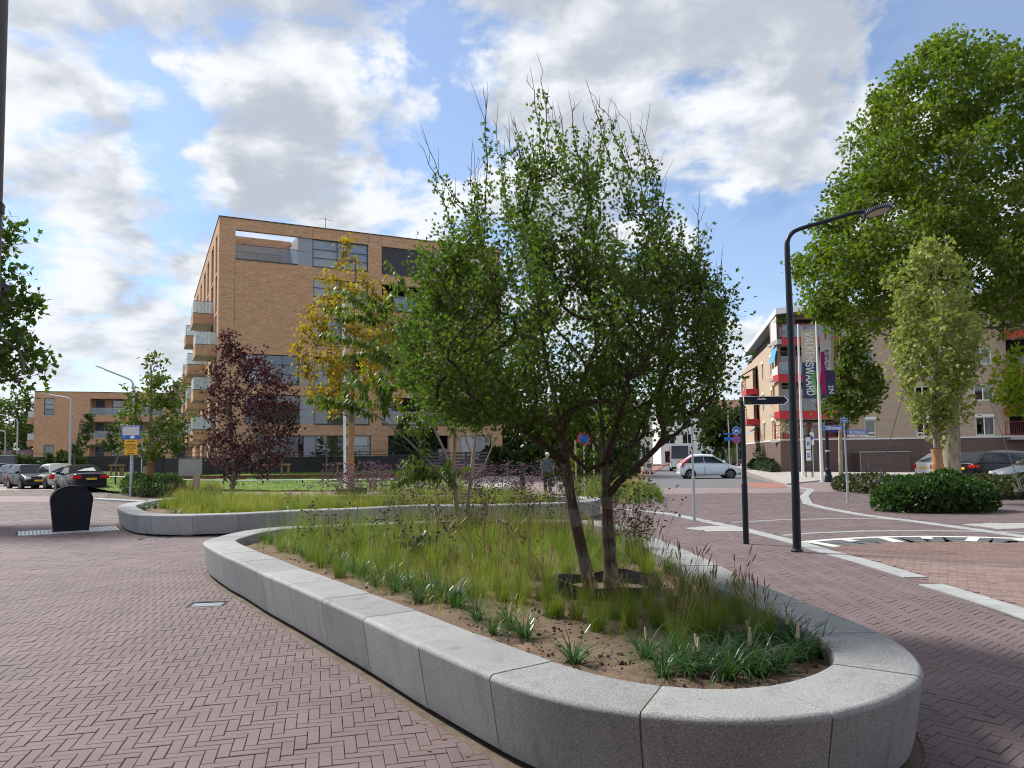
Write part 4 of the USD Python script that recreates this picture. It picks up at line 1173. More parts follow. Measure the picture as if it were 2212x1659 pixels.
def red_balcony(k, x0, x1, o, ex, en, dpt):
    o, ex, en, ez = (np.asarray(q, float) for q in (o, ex, en, EZ))
    z = fl_z[k]

    def bx(mb, a0, a1, d0, d1, b0, b1):
        mb.obox(o + ex * (a0 + a1) / 2 + en * (d0 + d1) / 2 + ez * (b0 + b1) / 2, ex * (a1 - a0) / 2, en * (d1 - d0) / 2, ez * (b1 - b0) / 2)
    nseg = max(2, int(round((x1 - x0) / 1.6)))
    if k:
        for i in range(nseg):
            m = MB()
            a, b = x0 + (x1 - x0) * i / nseg + 0.03, x0 + (x1 - x0) * (i + 1) / nseg - 0.03
            bx(m, a, b, -dpt - 0.03, -dpt, z - 0.55, z + 0.02)
            m.build('red_panel', m_redpanel, rbd)
        m = MB()
        bx(m, x0 - 0.03, x0, -dpt, -0.01, z - 0.55, z + 0.02)
        m.build('red_panel', m_redpanel, rbd)
    r = MB()
    d = dpt if k else 0.0
    for i in range(nseg + 1):
        a = x0 + (x1 - x0) * i / nseg
        bx(r, a - 0.035, a + 0.035, -d - 0.045, -d + 0.02, z - (0.6 if k else 0.0), z + 1.05)
    bx(r, x0 - 0.06, x1, -d - 0.05, -d + 0.03, z + 1.052, z + 1.10)
    bx(r, x0 - 0.06, x1, -d - 0.05, -d + 0.03, z - 0.62 if k else z + 0.05, z - 0.56 if k else z + 0.1)
    if not k:
        for a in np.arange(x0 + 0.15, x1, 0.14):
            bx(r, a - 0.01, a + 0.01, -d - 0.02, -d, z + 0.1, z + 1.05)
    r.build('red_rail', m_redframe, rbd)
    if k:
        g = MB()
        bx(g, x0 + 0.05, x1, -d - 0.01, -d + 0.005, z + 0.05, z + 1.04)
        g.build('glass_rail', m_railglass, rbd)


for k in range(4):
    red_balcony(k, -0.4 if k < 3 else 0.0, 5.6, (0, 0, 0), EX, EN, 1.2)
    red_balcony(k, tb0, tb0 + 5.4, F0, e2, n2, 1.3)
# side along the street: lit wall, white screen panels, blind
a3 = math.radians(90 - 11)
e3, n3 = np.array([math.cos(a3), math.sin(a3), 0]), np.array([math.sin(a3), -math.cos(a3), 0])
sw = []
for za, zb in ((3.0, 4.6), (5.8, 7.3), (8.7, 10.2)):
    sw += [(2.6, 4.0, za, zb), (8.2, 9.4, za, zb)]
so = [(12.5, 16.5, z - 0.1, t) for z, t in zip(fl_z[:3], fl_t[:3])]
MB().wallpoly(sbox(0.38, 0, 27, PL - 0.06), -n3 * 0.03, e3, EZ, n3, 0.4).build('plinth', m_dbrick, rbd)
wall(rbd, 'side_wall', m_tbrick, 27, 11.4, sw + so, z0=PL, o=e3 * 0.35, ex=e3, en=n3)
MB().wallpoly(sbox(0.2, PL - 0.06, 27, PL + 0.05), -n3 * 0.06, e3, EZ, n3, 0.25).build('plinth_band', m_fascia, rbd)
for q in sw:
    window(rbd, *q, cols=(0.5,), mat=m_wframe, y=0.1, fr=0.09, o=e3 * 0.35, ex=e3, en=n3, head=True)
for k in (1, 2):
    m = MB()
    z = fl_z[k]
    m.obox(e3 * 14.5 - n3 * 0.6 + np.array([0, 0, z - 0.25]), e3 * 2.1, n3 * 0.6, np.array([0, 0, 0.28]))
    m.build('red_panel', m_redpanel, rbd)
for k in range(3):
    m = MB()
    for q in (12.6, 14.0, 15.4, 16.4):
        m.obox(e3 * q - n3 * (1.2 if k else 0.05) + np.array([0, 0, fl_z[k] + 0.5]), e3 * 0.03, n3 * 0.03, np.array([0, 0, 0.5]))
    m.obox(e3 * 14.5 - n3 * (1.2 if k else 0.05) + np.array([0, 0, fl_z[k] + 1.02]), e3 * 2.0, n3 * 0.03, np.array([0, 0, 0.03]))
    m.build('red_rail', m_redframe, rbd)
    m = MB()
    p0 = e3 * 12.6 + np.array([0, 0, fl_t[k] - 0.1])
    m.quad(p0, p0 + e3 * 3.8, p0 + e3 * 3.8 - n3 * 1.6 - [0, 0, 0.9], p0 - n3 * 1.6 - [0, 0, 0.9])
    m.build('awning', m_awning, rbd)
for k, nm in ((3, 'white_panel'), (2, 'white_panel'), (1, 'tan_panel')):
    for i in range(3):
        m = MB()
        c = np.array([-0.42, -1.2, 0]) + e3 * (0.55 + 1.02 * i)
        hz = 1.35 if k == 3 else 0.62
        m.obox(c + np.array([0, 0, fl_z[k] - 0.5 + hz]), e3 * 0.48, n3 * 0.02, np.array([0, 0, hz]))
        m.build(nm, m_whitepanel if k > 1 else m_tbrick, rbd)
m = MB()
c = np.array([-0.45, -1.2, 0])
m.quad(c + [0, 0, fl_t[2] - 0.1], c + e3 * 3 + [0, 0, fl_t[2] - 0.1], c + e3 * 3 - n3 * 0.25 + [0, 0, fl_t[2] - 1.35], c - n3 * 0.25 + [0, 0, fl_t[2] - 1.35])
m.build('awning', m_awning, rbd)
# rising white roof edge with broad eaves
rp = [np.array(q, float) for q in ((-0.6, -1.6, 13.0), (6, -1.6, 13.65), (10.6, -1.4, 13.9), (10.6 + 15 * e2[0], -1.4 + 15 * e2[1], 14.1))]
rq = [np.array(q, float) for q in ((-0.6 + 24 * e3[0], -1.6 + 24 * e3[1], 12.6), (10, 12, 13.4), (14, 12, 13.8), (28, 8, 14.1))]
V = []
for p in rp + rq:
    V += [p, p + [0, 0, 0.48]]
F = []
for i in range(3):
    a, b = 2 * i, 2 * i + 2
    c, d = 2 * (i + 4), 2 * (i + 5)
    F += [(a, b, b + 1, a + 1), (a + 1, b + 1, d + 1, c + 1), (a, c, d, b), (c, c + 1, d + 1, d)]
F += [(0, 1, 9, 8), (6, 14, 15, 7)]
rr_ = MB().add(V, F).build('roof', m_fascia, rbd)
V2 = [p + np.array([0.1, 0.1, -0.02]) for p in rp + rq]
MB().add(V2, [(i, i + 1, i + 5, i + 4) for i in range(3)]).build('soffit', m_soffit, rr_)
MB().wallpoly(Polygon([(0.1, 12.9), (10.2, 12.9), (10.2, 13.85), (6, 13.6), (0.1, 13.1)]), (0, 0.34, 0), EX, EZ, EN, 0.2).build('gable_wall', m_tbrick, rbd)
MB().wallpoly(Polygon([(0, 12.9), (W2, 12.9), (W2, 14.05), (0, 13.85)]), F0 + n2 * 0.34, e2, EZ, n2, 0.2).build('gable_wall', m_tbrick, rbd)
# low brick bin store in front
ls = thing('bin_store', 'low dark brick enclosure with pale coping against the tan building', 'wall', (27.95, 60.6, 0))
MB().box(0, 3.95, 0, 1.25, 0, 1.55).build('wall', m_dbrick, ls)
MB().box(-0.05, 4.0, -0.05, 1.25, 1.551, 1.63).box(-0.055, -0.001, -0.05, 0.06, 0, 1.55).build('coping', m_tile, ls)
# flowers and palm on the balconies
m_palm = leafy('balcony_palm_leaf', [(0, (0.12, 0.2, 0.03)), (1, (0.3, 0.36, 0.06))])
m_flower = leafy('balcony_flowers', [(0, (0.75, 0.72, 0.55)), (0.4, (0.1, 0.2, 0.05)), (0.8, (0.16, 0.26, 0.06)), (1, (0.7, 0.2, 0.25))], trans=0.2)
quad_v = np.array([(0, 0, 0), (0.5, -0.35, 0.06), (1, 0, 0), (0.5, 0.35, 0.06)], float)
quad_f = np.array([(0, 1, 2), (0, 2, 3)])
rp_ = np.random.default_rng(21)
for (pos, n, rad, sc, nm, lab, mt) in [((22.3, 61.0, 12.2), 70, 0.5, 0.75, 'balcony_palm', 'yellow green palm on the top corner balcony of the tan block', m_palm), ((22.5, 61.8, 3.75), 260, 0.55, 0.16, 'balcony_flowers', 'cream flowering plant on the lowest corner balcony of the tan block', m_flower),
                                       ((23.6, 61.2, 6.0), 200, 0.4, 0.16, 'balcony_flowers', 'leafy orange and green pot plants on the second balcony of the tan block', leafy('orange_flowers', [(0, (0.55, 0.15, 0.04)), (0.4, (0.5, 0.25, 0.08)), (0.5, (0.1, 0.2, 0.05)), (1, (0.15, 0.26, 0.06))]))]:
    t = thing(nm, lab, 'plant', pos)
    if nm == 'balcony_palm':
        d = rp_.normal(size=(n, 3)) * [1, 1, 0.7]
        d[:, 2] = np.abs(d[:, 2]) * 0.8
        P0 = np.zeros((n, 3))
        v, f = scatter(quad_v * [1, 0.16, 1], quad_f, P0, frames(d, (0, 0, 1)), rp_.uniform(0.7, 1.1, n))
    else:
        P0 = rp_.normal(size=(n, 3)) * rad * [0.8, 0.4, 0.7]
        v, f = scatter(quad_v, quad_f, P0, frames(rp_.normal(size=(n, 3)), None, rp_), sc)
    raw_mesh('leaves', v, f, mt, t)
    MB().lathe([(0.0, -1.0), (0.16, -1.0), (0.2, -0.55), (0.17, -0.55), (0, -0.6)], 12).build('pot', m_redframe, t, 35)

# ---------------------------------------------------------------- far end of the street
def far_house(loc, rz, w, d, h, roof, wm, label, floors=2, cols=3, rm=None, shop=False):
    t = thing('street_house', label, 'building', loc, rz)
    pit = h / (floors)
    op = []
    for i in range(floors):
        for j in range(cols):
            cx = w * (j + 0.5) / cols
            op.append((cx - w / cols * 0.30, cx + w / cols * 0.30, i * pit + (0.5 if not (shop and i == 0) else 0.15), i * pit + pit * 0.78))
    wall(t, 'front_wall', wm, w, h, op)
    MB().box(0, w, 0.6, d, 0, h).box(0, 0.3, 0.32, 0.6, 0, h).box(w - 0.3, w, 0.32, 0.6, 0, h).build('body', wm, t)
    MB().box(0.31, w - 0.31, 0.45, 0.59, 0.02, h - 0.02).build('interior', m_room, t)
    for q in op:
        window(t, *q, cols=(0.5,), mat=m_wframe, y=0.1, fr=0.08)
    if roof > 0:
        V = [(-0.3, -0.3, h), (w + 0.3, -0.3, h), (w + 0.3, d + 0.3, h), (-0.3, d + 0.3, h), (-0.3, d / 2, h + roof), (w + 0.3, d / 2, h + roof)]
        MB().add(V[:], [(0, 1, 5), (0, 5, 4), (2, 3, 4), (2, 4, 5), (3, 0, 4), (1, 2, 5)]).build('roof', rm or m_roofgrey, t)
    else:
        MB().box(-0.2, w + 0.2, -0.2, d, h, h + 0.35).build('roof', m_fascia, t)
    return t


m_cream = plain('cream_render', (0.60, 0.57, 0.50), 0.9, var=0.06, scale=1)
m_white_r = plain('white_render', (0.68, 0.68, 0.66), 0.9, var=0.05, scale=1)
far_house(tuple(PT(1428, 981, 122)[:2]) + (0,), 4, 9, 9, 8.2, 0, m_white_r, 'white flat-roofed building closing the far end of the street', 3, 3, shop=True)
far_house(tuple(PT(1548, 981, 128)[:2]) + (0,), -4, 9, 9, 8.5, 2.5, m_rbrick, 'small reddish brick building beyond the white building down the street', 3, 3, rm=plain('tile_roof', (0.16, 0.08, 0.06), 0.9))
far_house(tuple(PT(1290, 981, 108)[:2]) + (0,), 12, 8.5, 9, 7.0, 3.0, m_cream, 'cream rendered house half hidden behind the field maple', 2, 4)
far_house(tuple(PT(1180, 981, 104)[:2]) + (0,), 14, 7, 9, 6.2, 3.0, m_rbrick, 'brick house half hidden behind the field maple trunks', 2, 3, rm=plain('tile_roof_b', (0.14, 0.075, 0.06), 0.9))
# ================================================================ trees
def star_leaf(lobes=5, notch=0.45, fold=0.12):
    """lobed maple or plane leaf, stalk at the origin, tip along +x"""
    pts = [(0.0, 0.0)]
    angs = np.linspace(-2.35, 2.35, lobes)
    lens = {5: [0.42, 0.72, 1.0, 0.72, 0.42], 3: [0.62, 1.0, 0.62]}[lobes]
    c = np.array([0.36, 0])
    out = []
    for i in range(lobes):
        a = angs[i] * (0.78 if lobes == 5 else 0.55)
        r = lens[i] * 0.64
        out.append(c + r * np.array([math.cos(a), math.sin(a)]))
        if i < lobes - 1:
            b = (angs[i] + angs[i + 1]) / 2 * (0.78 if lobes == 5 else 0.55)
            out.append(c + notch * 0.64 * 0.8 * np.array([math.cos(b), math.sin(b)]))
    P = np.array([(0.0, 0.0)] + out)
    v = np.vstack([[c[0], 0]], ) if False else np.vstack([c[None], P])
    z = fold * np.abs(v[:, 1]) - 0.10 * (v[:, 0] - 0.3) ** 2
    v = np.column_stack([v, z])
    n = len(P)
    f = np.array([(0, 1 + i, 1 + (i + 1) % n) for i in range(n)])
    return v, f


def oval_leaf(w=0.5, droop=0.25):
    xs_ = np.array([0, 0.28, 0.62, 1.0])
    hw = np.array([0.0, 0.5, 0.42, 0.0]) * w
    v = []
    for x, h in zip(xs_, hw):
        z = -droop * x * x
        if h == 0:
            v.append((x, 0, z))
        else:
            v += [(x, -h, z + 0.1 * h), (x, 0, z), (x, h, z + 0.1 * h)]
    v = np.array(v)
    f = np.array([(0, 1, 2), (0, 2, 3), (1, 4, 5), (1, 5, 2), (2, 5, 6), (2, 6, 3), (4, 7, 5), (5, 7, 6)])
    return v, f


LEAF_MAPLE = star_leaf(5, 0.42)
LEAF_PLANE = star_leaf(5, 0.62, 0.18)
LEAF_3 = star_leaf(3, 0.5, 0.15)
LEAF_OVAL = oval_leaf(0.55, 0.15)
LEAF_LONG = oval_leaf(0.30, 0.35)
LEAF_DIA = (np.array([(0, 0, 0), (0.45, -0.36, 0.07), (1, 0, -0.04), (0.45, 0.36, 0.07)]), np.array([(0, 1, 2), (0, 2, 3)]))


def bark(name, c, c2, scale=14.0, rough=0.9, bump=0.7):
    n = {'g': ('geometry', {}), 'st': ('vector_math', {'math_type': 'multiply', 'vector2': (1, 1, 0.35)}), 'nz': ('noise_texture', {'dimensions': '3D', 'scale': scale, 'detail': 7.0, 'roughness': 0.7}),
         'rp': ('rgb_ramp', {'ramp': [(0.32, c), (0.68, c2)]}), 'p': ('principled_bsdf', {'roughness': rough, 'specular_ior_level': 0.2}), 'bp': ('bump', {'strength': bump, 'distance': 0.012})}
    return M_(name, n, [('g.position', 'st.vector1'), ('st.vector', 'nz.vector'), ('nz.fac', 'rp.fac'), ('rp.color', 'p.base_color'), ('nz.fac', 'bp.height'), ('bp.normal', 'p.normal')])


class Skel:
    """branch skeleton grown from trunk lines towards target points"""

    def __init__(s):
        s.p, s.par, s.fix = [], [], {}

    def chain(s, pts, parent=-1):
        ids = []
        for q in pts:
            s.p.append(np.asarray(q, float))
            s.par.append(parent)
            parent = len(s.p) - 1
            ids.append(parent)
        return ids

    def grow(s, targets, step=0.3, rise=0.5, sag=0.0, jit=0.03, rng=R, minh=-9, origin=None, kdir=0.35):
        o = s.p[0] if origin is None else np.asarray(origin)
        targets = np.asarray(targets)
        targets = targets[np.argsort(np.linalg.norm(targets - o, axis=1))]
        for T in targets:
            P = np.array(s.p)
            d = T - P
            L = np.linalg.norm(d, axis=1)
            h = np.hypot(d[:, 0], d[:, 1])
            cost = L + 2.0 * np.maximum(0, P[:, 2] + rise * h - T[2]) + (P[:, 2] < minh) * 99
            i = int(np.argmin(cost))
            pd = P[i] - P[s.par[i]] if s.par[i] >= 0 else np.array([0, 0, 1.0])
            pd = pd / (np.linalg.norm(pd) + 1e-9)
            n = max(2, int(L[i] / step))
            c = P[i] + pd * L[i] * kdir + np.array([0, 0, sag * L[i]])
            t = np.linspace(0, 1, n + 1)[1:, None]
            q = (1 - t) ** 2 * P[i] + 2 * t * (1 - t) * c + t ** 2 * T
            q[:-1] += rng.normal(0, jit * step, (n - 1, 3)) if n > 1 else 0
            s.chain(q, i)

    def radii(s, tip=0.004, p=2.4):
        n = len(s.p)
        acc = np.zeros(n)
        kids = np.zeros(n, int)
        for i in range(n):
            if s.par[i] >= 0:
                kids[s.par[i]] += 1
        r = np.zeros(n)
        for i in range(n - 1, -1, -1):
            r[i] = tip if kids[i] == 0 else acc[i] ** (1 / p)
            r[i] = max(r[i], tip)
            if s.par[i] >= 0:
                acc[s.par[i]] += (r[i] * 1.004) ** p
        for i, v in s.fix.items():
            r[i] = max(r[i], v) if v > 0 else r[i]
        return r

    def tubes(s, r, big=0.03, rmax=1e9, rmin=0.0):
        n = len(s.p)
        kids = [[] for _ in range(n)]
        roots = []
        for i in range(n):
            (kids[s.par[i]] if s.par[i] >= 0 else roots).append(i)
        mb = MB()
        stack = [(i, -1) for i in roots]
        while stack:
            i, pa = stack.pop()
            ch = [pa] if pa >= 0 else []
            while True:
                ch.append(i)
                k = kids[i]
                if not k:
                    break
                m = max(k, key=lambda q: r[q])
                stack += [(q, i) for q in k if q != m]
                i = m
            if len(ch) < 2:
                continue
            rad = np.array([r[q] for q in ch])
            if pa >= 0:
                rad[0] = min(rad[0], rad[1] * 1.15)
            if rad.max() < rmin:
                continue
            rad[-1] *= 0.5
            mb.tube(np.array([s.p[q] for q in ch]), rad, 9 if rad.max() > 0.06 else (6 if rad.max() > big else 4 if rad.max() > 0.006 else 3), caps=rad.max() > big)
        return mb

    def leaf_sites(s, r, n, rmax, rng=R, spread=0.05, top_bias=0.0, mask=None):
        P, par = np.array(s.p), np.array(s.par)
        ok = (par >= 0) & (r < rmax)
        if mask is not None:
            ok &= mask(P)
        idx = np.nonzero(ok)[0]
        L = np.linalg.norm(P[idx] - P[par[idx]], axis=1)
        w = L / L.sum()
        k = rng.choice(len(idx), n, p=w)
        t = rng.random(n)[:, None]
        a, b = P[idx[k]], P[par[idx[k]]]
        d = (a - b) / (np.linalg.norm(a - b, axis=1, keepdims=True) + 1e-9)
        return a * t + b * (1 - t) + rng.normal(0, spread, (n, 3)), d


def foliage(parent, sites, dirs, leaf, size, mat, rng, flat=0.6, droop=0.0, jitter=0.25, name='foliage'):
    n = len(sites)
    d = dirs * 0.5 + rng.normal(0, 0.75, (n, 3))
    d[:, 2] -= droop
    up = np.array([0, 0, 1.0]) * flat + rng.normal(0, 1 - flat * 0.6, (n, 3))
    sc = size * rng.uniform(1 - jitter, 1 + jitter, n)
    v, f = scatter(leaf[0], leaf[1], sites, frames(d, up), sc)
    return raw_mesh(name, v, f, mat, parent, kind='stuff')


def crown_targets(n, prof, z0, z1, rng, c=(0, 0), shell=0.45, lean=(0, 0), ell=(1, 1), noise_amp=0.22, seed=3):
    """points in a crown: prof(t) is the radius at height fraction t"""
    out = []
    while len(out) < n:
        t = rng.random()
        R_ = prof(t)
        if rng.random() > (R_ / 1.0) ** 1.3 + 0.06:
            continue
        a = rng.random() * 2 * math.pi
        rr = R_ * (shell + (1 - shell) * rng.random()) ** 0.6 * (1 if rng.random() < 0.75 else rng.random())
        bump = 1 + noise_amp * 2 * (float(meshkit.noise(np.array([math.cos(a) * 1.7 + 5, math.sin(a) * 1.7 + 9, t * 4.5]), seed)) - 0.5)
        rr *= bump
        out.append((c[0] + lean[0] * t + ell[0] * rr * math.cos(a), c[1] + lean[1] * t + ell[1] * rr * math.sin(a), z0 + (z1 - z0) * t))
    return np.array(out)


def clumps(centres, n_per, rad, rng):
    """leaf sites gathered in clumps about centres, thinner inside"""
    n = len(centres) * n_per
    c = np.repeat(centres, n_per, 0)
    d = rng.normal(size=(n, 3))
    d /= np.linalg.norm(d, axis=1, keepdims=True)
    return c + d * (rng.random(n) ** 0.5)[:, None] * rad * rng.uniform(0.7, 1.25, len(centres)).repeat(n_per)[:, None] * [1, 1, 0.8], d


# ---- materials
m_bark = bark('maple_bark', (0.06, 0.05, 0.04), (0.21, 0.18, 0.145), 30)
m_twig = bark('twig_bark', (0.05, 0.034, 0.026), (0.095, 0.066, 0.05), 30)
m_planebark = bark('plane_bark', (0.17, 0.135, 0.085), (0.46, 0.42, 0.31), 5.0, bump=0.3)
m_palebark = bark('pale_bark', (0.16, 0.125, 0.095), (0.30, 0.25, 0.20), 14, bump=0.3)
m_burlap = plain('burlap', (0.34, 0.19, 0.085), 0.95, var=0.25, scale=6, bump=0.9, bscale=70)
lf_maple = leafy('field_maple_leaf', [(0, (0.085, 0.130, 0.022)), (0.35, (0.130, 0.205, 0.034)), (0.65, (0.175, 0.262, 0.042)), (0.9, (0.21, 0.29, 0.05)), (0.965, (0.17, 0.17, 0.03)), (0.985, (0.26, 0.08, 0.02)), (1, (0.30, 0.07, 0.02))], trans=0.52, tint=(1.0, 1.25, 0.5))
lf_plane = leafy('plane_leaf', [(0, (0.07, 0.115, 0.013)), (0.4, (0.135, 0.20, 0.02)), (0.75, (0.20, 0.27, 0.028)), (1, (0.28, 0.34, 0.045))], trans=0.5, patch=0.35)
lf_left = leafy('left_tree_leaf', [(0, (0.06, 0.11, 0.018)), (0.6, (0.13, 0.20, 0.03)), (1, (0.22, 0.27, 0.05))], trans=0.5)
lf_silver = leafy('wind_blown_leaf', [(0, (0.28, 0.33, 0.08)), (0.45, (0.46, 0.50, 0.20)), (0.7, (0.62, 0.64, 0.38)), (1, (0.75, 0.76, 0.58))], trans=0.4, tint=(1.0, 1.05, 0.7))
lf_purple = leafy('purple_leaf', [(0, (0.05, 0.018, 0.022)), (0.5, (0.12, 0.036, 0.036)), (0.85, (0.20, 0.06, 0.05)), (1, (0.28, 0.10, 0.07))], trans=0.42, tint=(1.3, 0.6, 0.6))
lf_gold = leafy('golden_leaf', [(0, (0.30, 0.22, 0.02)), (0.4, (0.52, 0.35, 0.028)), (0.75, (0.70, 0.42, 0.035)), (1, (0.78, 0.40, 0.04))], trans=0.55)
lf_long = leafy('long_leaf', [(0, (0.10, 0.16, 0.025)), (0.5, (0.17, 0.25, 0.04)), (1, (0.25, 0.33, 0.07))], trans=0.5, rough=0.4)
lf_young = leafy('young_tree_leaf', [(0, (0.09, 0.14, 0.015)), (0.5, (0.17, 0.22, 0.025)), (0.85, (0.26, 0.27, 0.035)), (1, (0.36, 0.28, 0.035))], trans=0.4)
lf_lime = leafy('lime_leaf', [(0, (0.24, 0.34, 0.015)), (0.5, (0.40, 0.50, 0.025)), (1, (0.55, 0.60, 0.05))], trans=0.5)
lf_pine = leafy('pine_needle', [(0, (0.09, 0.13, 0.055)), (0.6, (0.16, 0.21, 0.095)), (1, (0.24, 0.28, 0.14))], trans=0.2)
lf_dark = leafy('dark_tree_leaf', [(0, (0.035, 0.065, 0.015)), (0.6, (0.075, 0.125, 0.025)), (1, (0.13, 0.18, 0.035))], trans=0.4)
lf_bg = leafy('background_leaf', [(0, (0.04, 0.07, 0.014)), (0.5, (0.075, 0.125, 0.022)), (1, (0.13, 0.18, 0.03))], trans=0.35, patch=0.25)


# ---------------------------------------------------------------- field maple in the near bed
def field_maple():
    rng = np.random.default_rng(42)
    base = np.array([*G(1298, 1281, 0.34)[:2], 0.30])
    t = thing('field_maple', 'twin-trunked field maple with long bare whips in the near raised planter', 'tree', tuple(base))
    k = Skel()

    def W(u, v, dy=0.0):
        return PT(u, v, base[1] + dy) - base
    A = k.chain([W(1279, 1296), W(1262, 1210), W(1244, 1130), W(1231, 1060), W(1222, 1000), W(1216, 950), W(1208, 905), W(1196, 850, -0.1), W(1180, 780, -0.15), W(1168, 700, -0.2), W(1160, 620, -0.2), W(1150, 545, -0.2), W(1146, 480, -0.2)])
    B = k.chain([W(1322, 1296, 0.1), W(1318, 1210, 0.1), W(1313, 1130, 0.1), W(1311, 1075, 0.1), W(1309, 1050, 0.1), W(1306, 1000, 0.12), W(1302, 940, 0.15), W(1296, 870, 0.2), W(1290, 790, 0.25), W(1285, 700, 0.3), W(1283, 610, 0.3), W(1280, 520, 0.3), W(1275, 440, 0.3)])
    # the strong forks seen in the photograph
    f1 = k.chain([W(1208, 1034, -0.1), W(1184, 1005, -0.15)], A[3])
    f1b = k.chain([W(1190, 972, -0.2), W(1144, 942, -0.4), W(1080, 900, -0.6), W(1010, 850, -0.8)], A[4])
    f2 = k.chain([W(1338, 1040, 0.0), W(1372, 1012, -0.1), W(1418, 968, -0.15), W(1470, 930, -0.2), W(1520, 905, -0.2)], B[3])
    f2b = k.chain([W(1335, 1025, 0.2), W(1368, 960, 0.4), W(1400, 880, 0.6), W(1435, 800, 0.7)], B[4])
    f3 = k.chain([W(1268, 1015, 0.0), W(1238, 985, -0.2), W(1212, 940, -0.4)], B[5])
    f4 = k.chain([W(1342, 985, 0.3), W(1390, 940, 0.5), W(1455, 915, 0.7)], B[4])
    f6 = k.chain([W(1225, 900, -0.4), W(1262, 820, -0.7), W(1290, 740, -0.8)], A[5])
    f7 = k.chain([W(1330, 930, -0.3), W(1352, 850, -0.6), W(1380, 760, -0.8)], B[5])
    f8 = k.chain([W(1270, 930, 0.5), W(1240, 860, 0.8), W(1215, 780, 0.9)], B[5])
    s_ = base[1] / FOC                              # metres per display pixel at the trunk

    def half(v):
        """crown outline in the photograph: left and right edge at picture height v"""
        vs = [330, 400, 440, 500, 560, 620, 680, 740, 800, 860, 900, 960]
        lf = [1150, 1070, 1040, 985, 945, 905, 880, 870, 870, 900, 950, 1100]
        rt = [1260, 1330, 1385, 1440, 1490, 1520, 1550, 1570, 1560, 1545, 1520, 1430]
        return np.interp(v, vs, lf), np.interp(v, vs, rt)
    T = []
    while len(T) < 560:
        v = rng.uniform(345, 908)
        l, r = half(v)
        u = rng.uniform(l, r)
        w = (r - l) / 2 * s_
        x = (u - (l + r) / 2) * s_
        dmax = math.sqrt(max(w * w - x * x, 0.01)) * 0.95
        dy = rng.uniform(-dmax, dmax)
        if rng.random() > (r - l) / 700 + 0.15 or (v < 540 and rng.random() > 0.17):
            continue
        c = PT(u, v, base[1] + dy * 0.999)
        # keep the outline when a point sits nearer or farther
        q = PT((l + r) / 2, v, base[1])
        T.append(np.array([q[0] + x, base[1] + dy, q[2]]) - base)
    k.grow(T, step=0.14, rise=0.6, jit=0.06, rng=rng, minh=0.95, kdir=0.45)
    n_body = len(k.p)
    # side twigs
    P = np.array(k.p)
    tw = rng.choice(np.arange(26, n_body), 2300)
    for i in tw:
        d = P[i] - P[k.par[i]]
        d /= np.linalg.norm(d) + 1e-9
        q = d * 0.6 + rng.normal(0, 0.6, 3) + [0, 0, 0.35]
        q /= np.linalg.norm(q)
        L = rng.uniform(0.12, 0.34)
        k.chain([P[i] + q * L * 0.5, P[i] + q * L + rng.normal(0, 0.02, 3)], i)
    n_leafy = len(k.p)
    # long whips out of the top
    whips = []
    P = np.array(k.p[:n_body])
    W0 = [(1055, 520, 1060, 250, 1046, 185, -0.3), (1080, 500, 1075, 300, 1065, 255, 0.4), (1195, 420, 1180, 210, 1163, 112, 0.1), (1195, 380, 1165, 230, 1138, 160, -0.4), (1240, 400, 1195, 300, 1190, 200, 0.5),
          (1330, 420, 1290, 250, 1264, 168, 0.2), (1370, 430, 1335, 260, 1275, 195, -0.3), (1420, 470, 1400, 300, 1310, 210, 0.3), (1425, 480, 1430, 360, 1375, 265, 0.2), (1300, 400, 1270, 300, 1262, 240, -0.5),
          (1150, 430, 1130, 300, 1100, 240, 0.2), (1120, 480, 1110, 330, 1090, 270, -0.2), (1010, 520, 960, 430, 912, 270, 0.1), (1000, 560, 945, 380, 905, 305, 0.3), (1045, 480, 1020, 420, 1012, 350, -0.3),
          (1506, 640, 1506, 520, 1510, 415, 0.1), (1510, 650, 1560, 580, 1566, 640, 0.0), (1350, 440, 1345, 330, 1330, 230, 0.4), (1250, 380, 1235, 290, 1240, 215, -0.2), (1390, 470, 1380, 380, 1340, 300, -0.4),
          (1100, 520, 1085, 400, 1088, 300, 0.5), (1210, 380, 1215, 300, 1212, 240, 0.3), (1165, 420, 1150, 330, 1140, 290, 0.0), (1290, 430, 1300, 340, 1320, 210, 0.0), (1060, 540, 1035, 420, 1020, 310, 0.2),
          (1320, 400, 1312, 330, 1305, 260, 0.6), (1405, 450, 1400, 370, 1385, 320, 0.1), (1145, 400, 1125, 345, 1110, 320, -0.6), (1180, 400, 1186, 320, 1180, 270, -0.1), (1440, 520, 1440, 440, 1425, 380, 0.2)]
    for u0, v0, u1, v1, u2, v2, dy in W0:
        a, b, c = W(u0, v0, dy), W(u1, v1, dy), W(u2, v2, dy * 1.2)
        i = int(np.argmin(np.linalg.norm(P - a, axis=1)))
        tt = np.linspace(0, 1, 12)[1:, None]
        q = (1 - tt) ** 2 * P[i] + 2 * tt * (1 - tt) * b + tt ** 2 * c + rng.normal(0, 0.012, (11, 3))
        ids = k.chain(q, i)
        whips.append(ids)
        for _ in range(3):
            j = ids[int(rng.integers(3, 9))]
            d = rng.normal(0, 0.28, 3) + [0, 0, 0.85]
            d /= np.linalg.norm(d)
            L = rng.uniform(0.12, 0.40)
            k.chain([k.p[j] + d * L * 0.5, k.p[j] + d * L], j)
    r = k.radii(tip=0.0026, p=2.5)
    rmaxA = 0.062
    for j, i in enumerate(A):
        r[i] = min(max(r[i], 0.02), 0.056 - 0.0035 * j) if j < 7 else min(r[i], 0.034)
    for j, i in enumerate(B):
        r[i] = min(max(r[i], 0.02), 0.064 - 0.0035 * j) if j < 7 else min(r[i], 0.038)
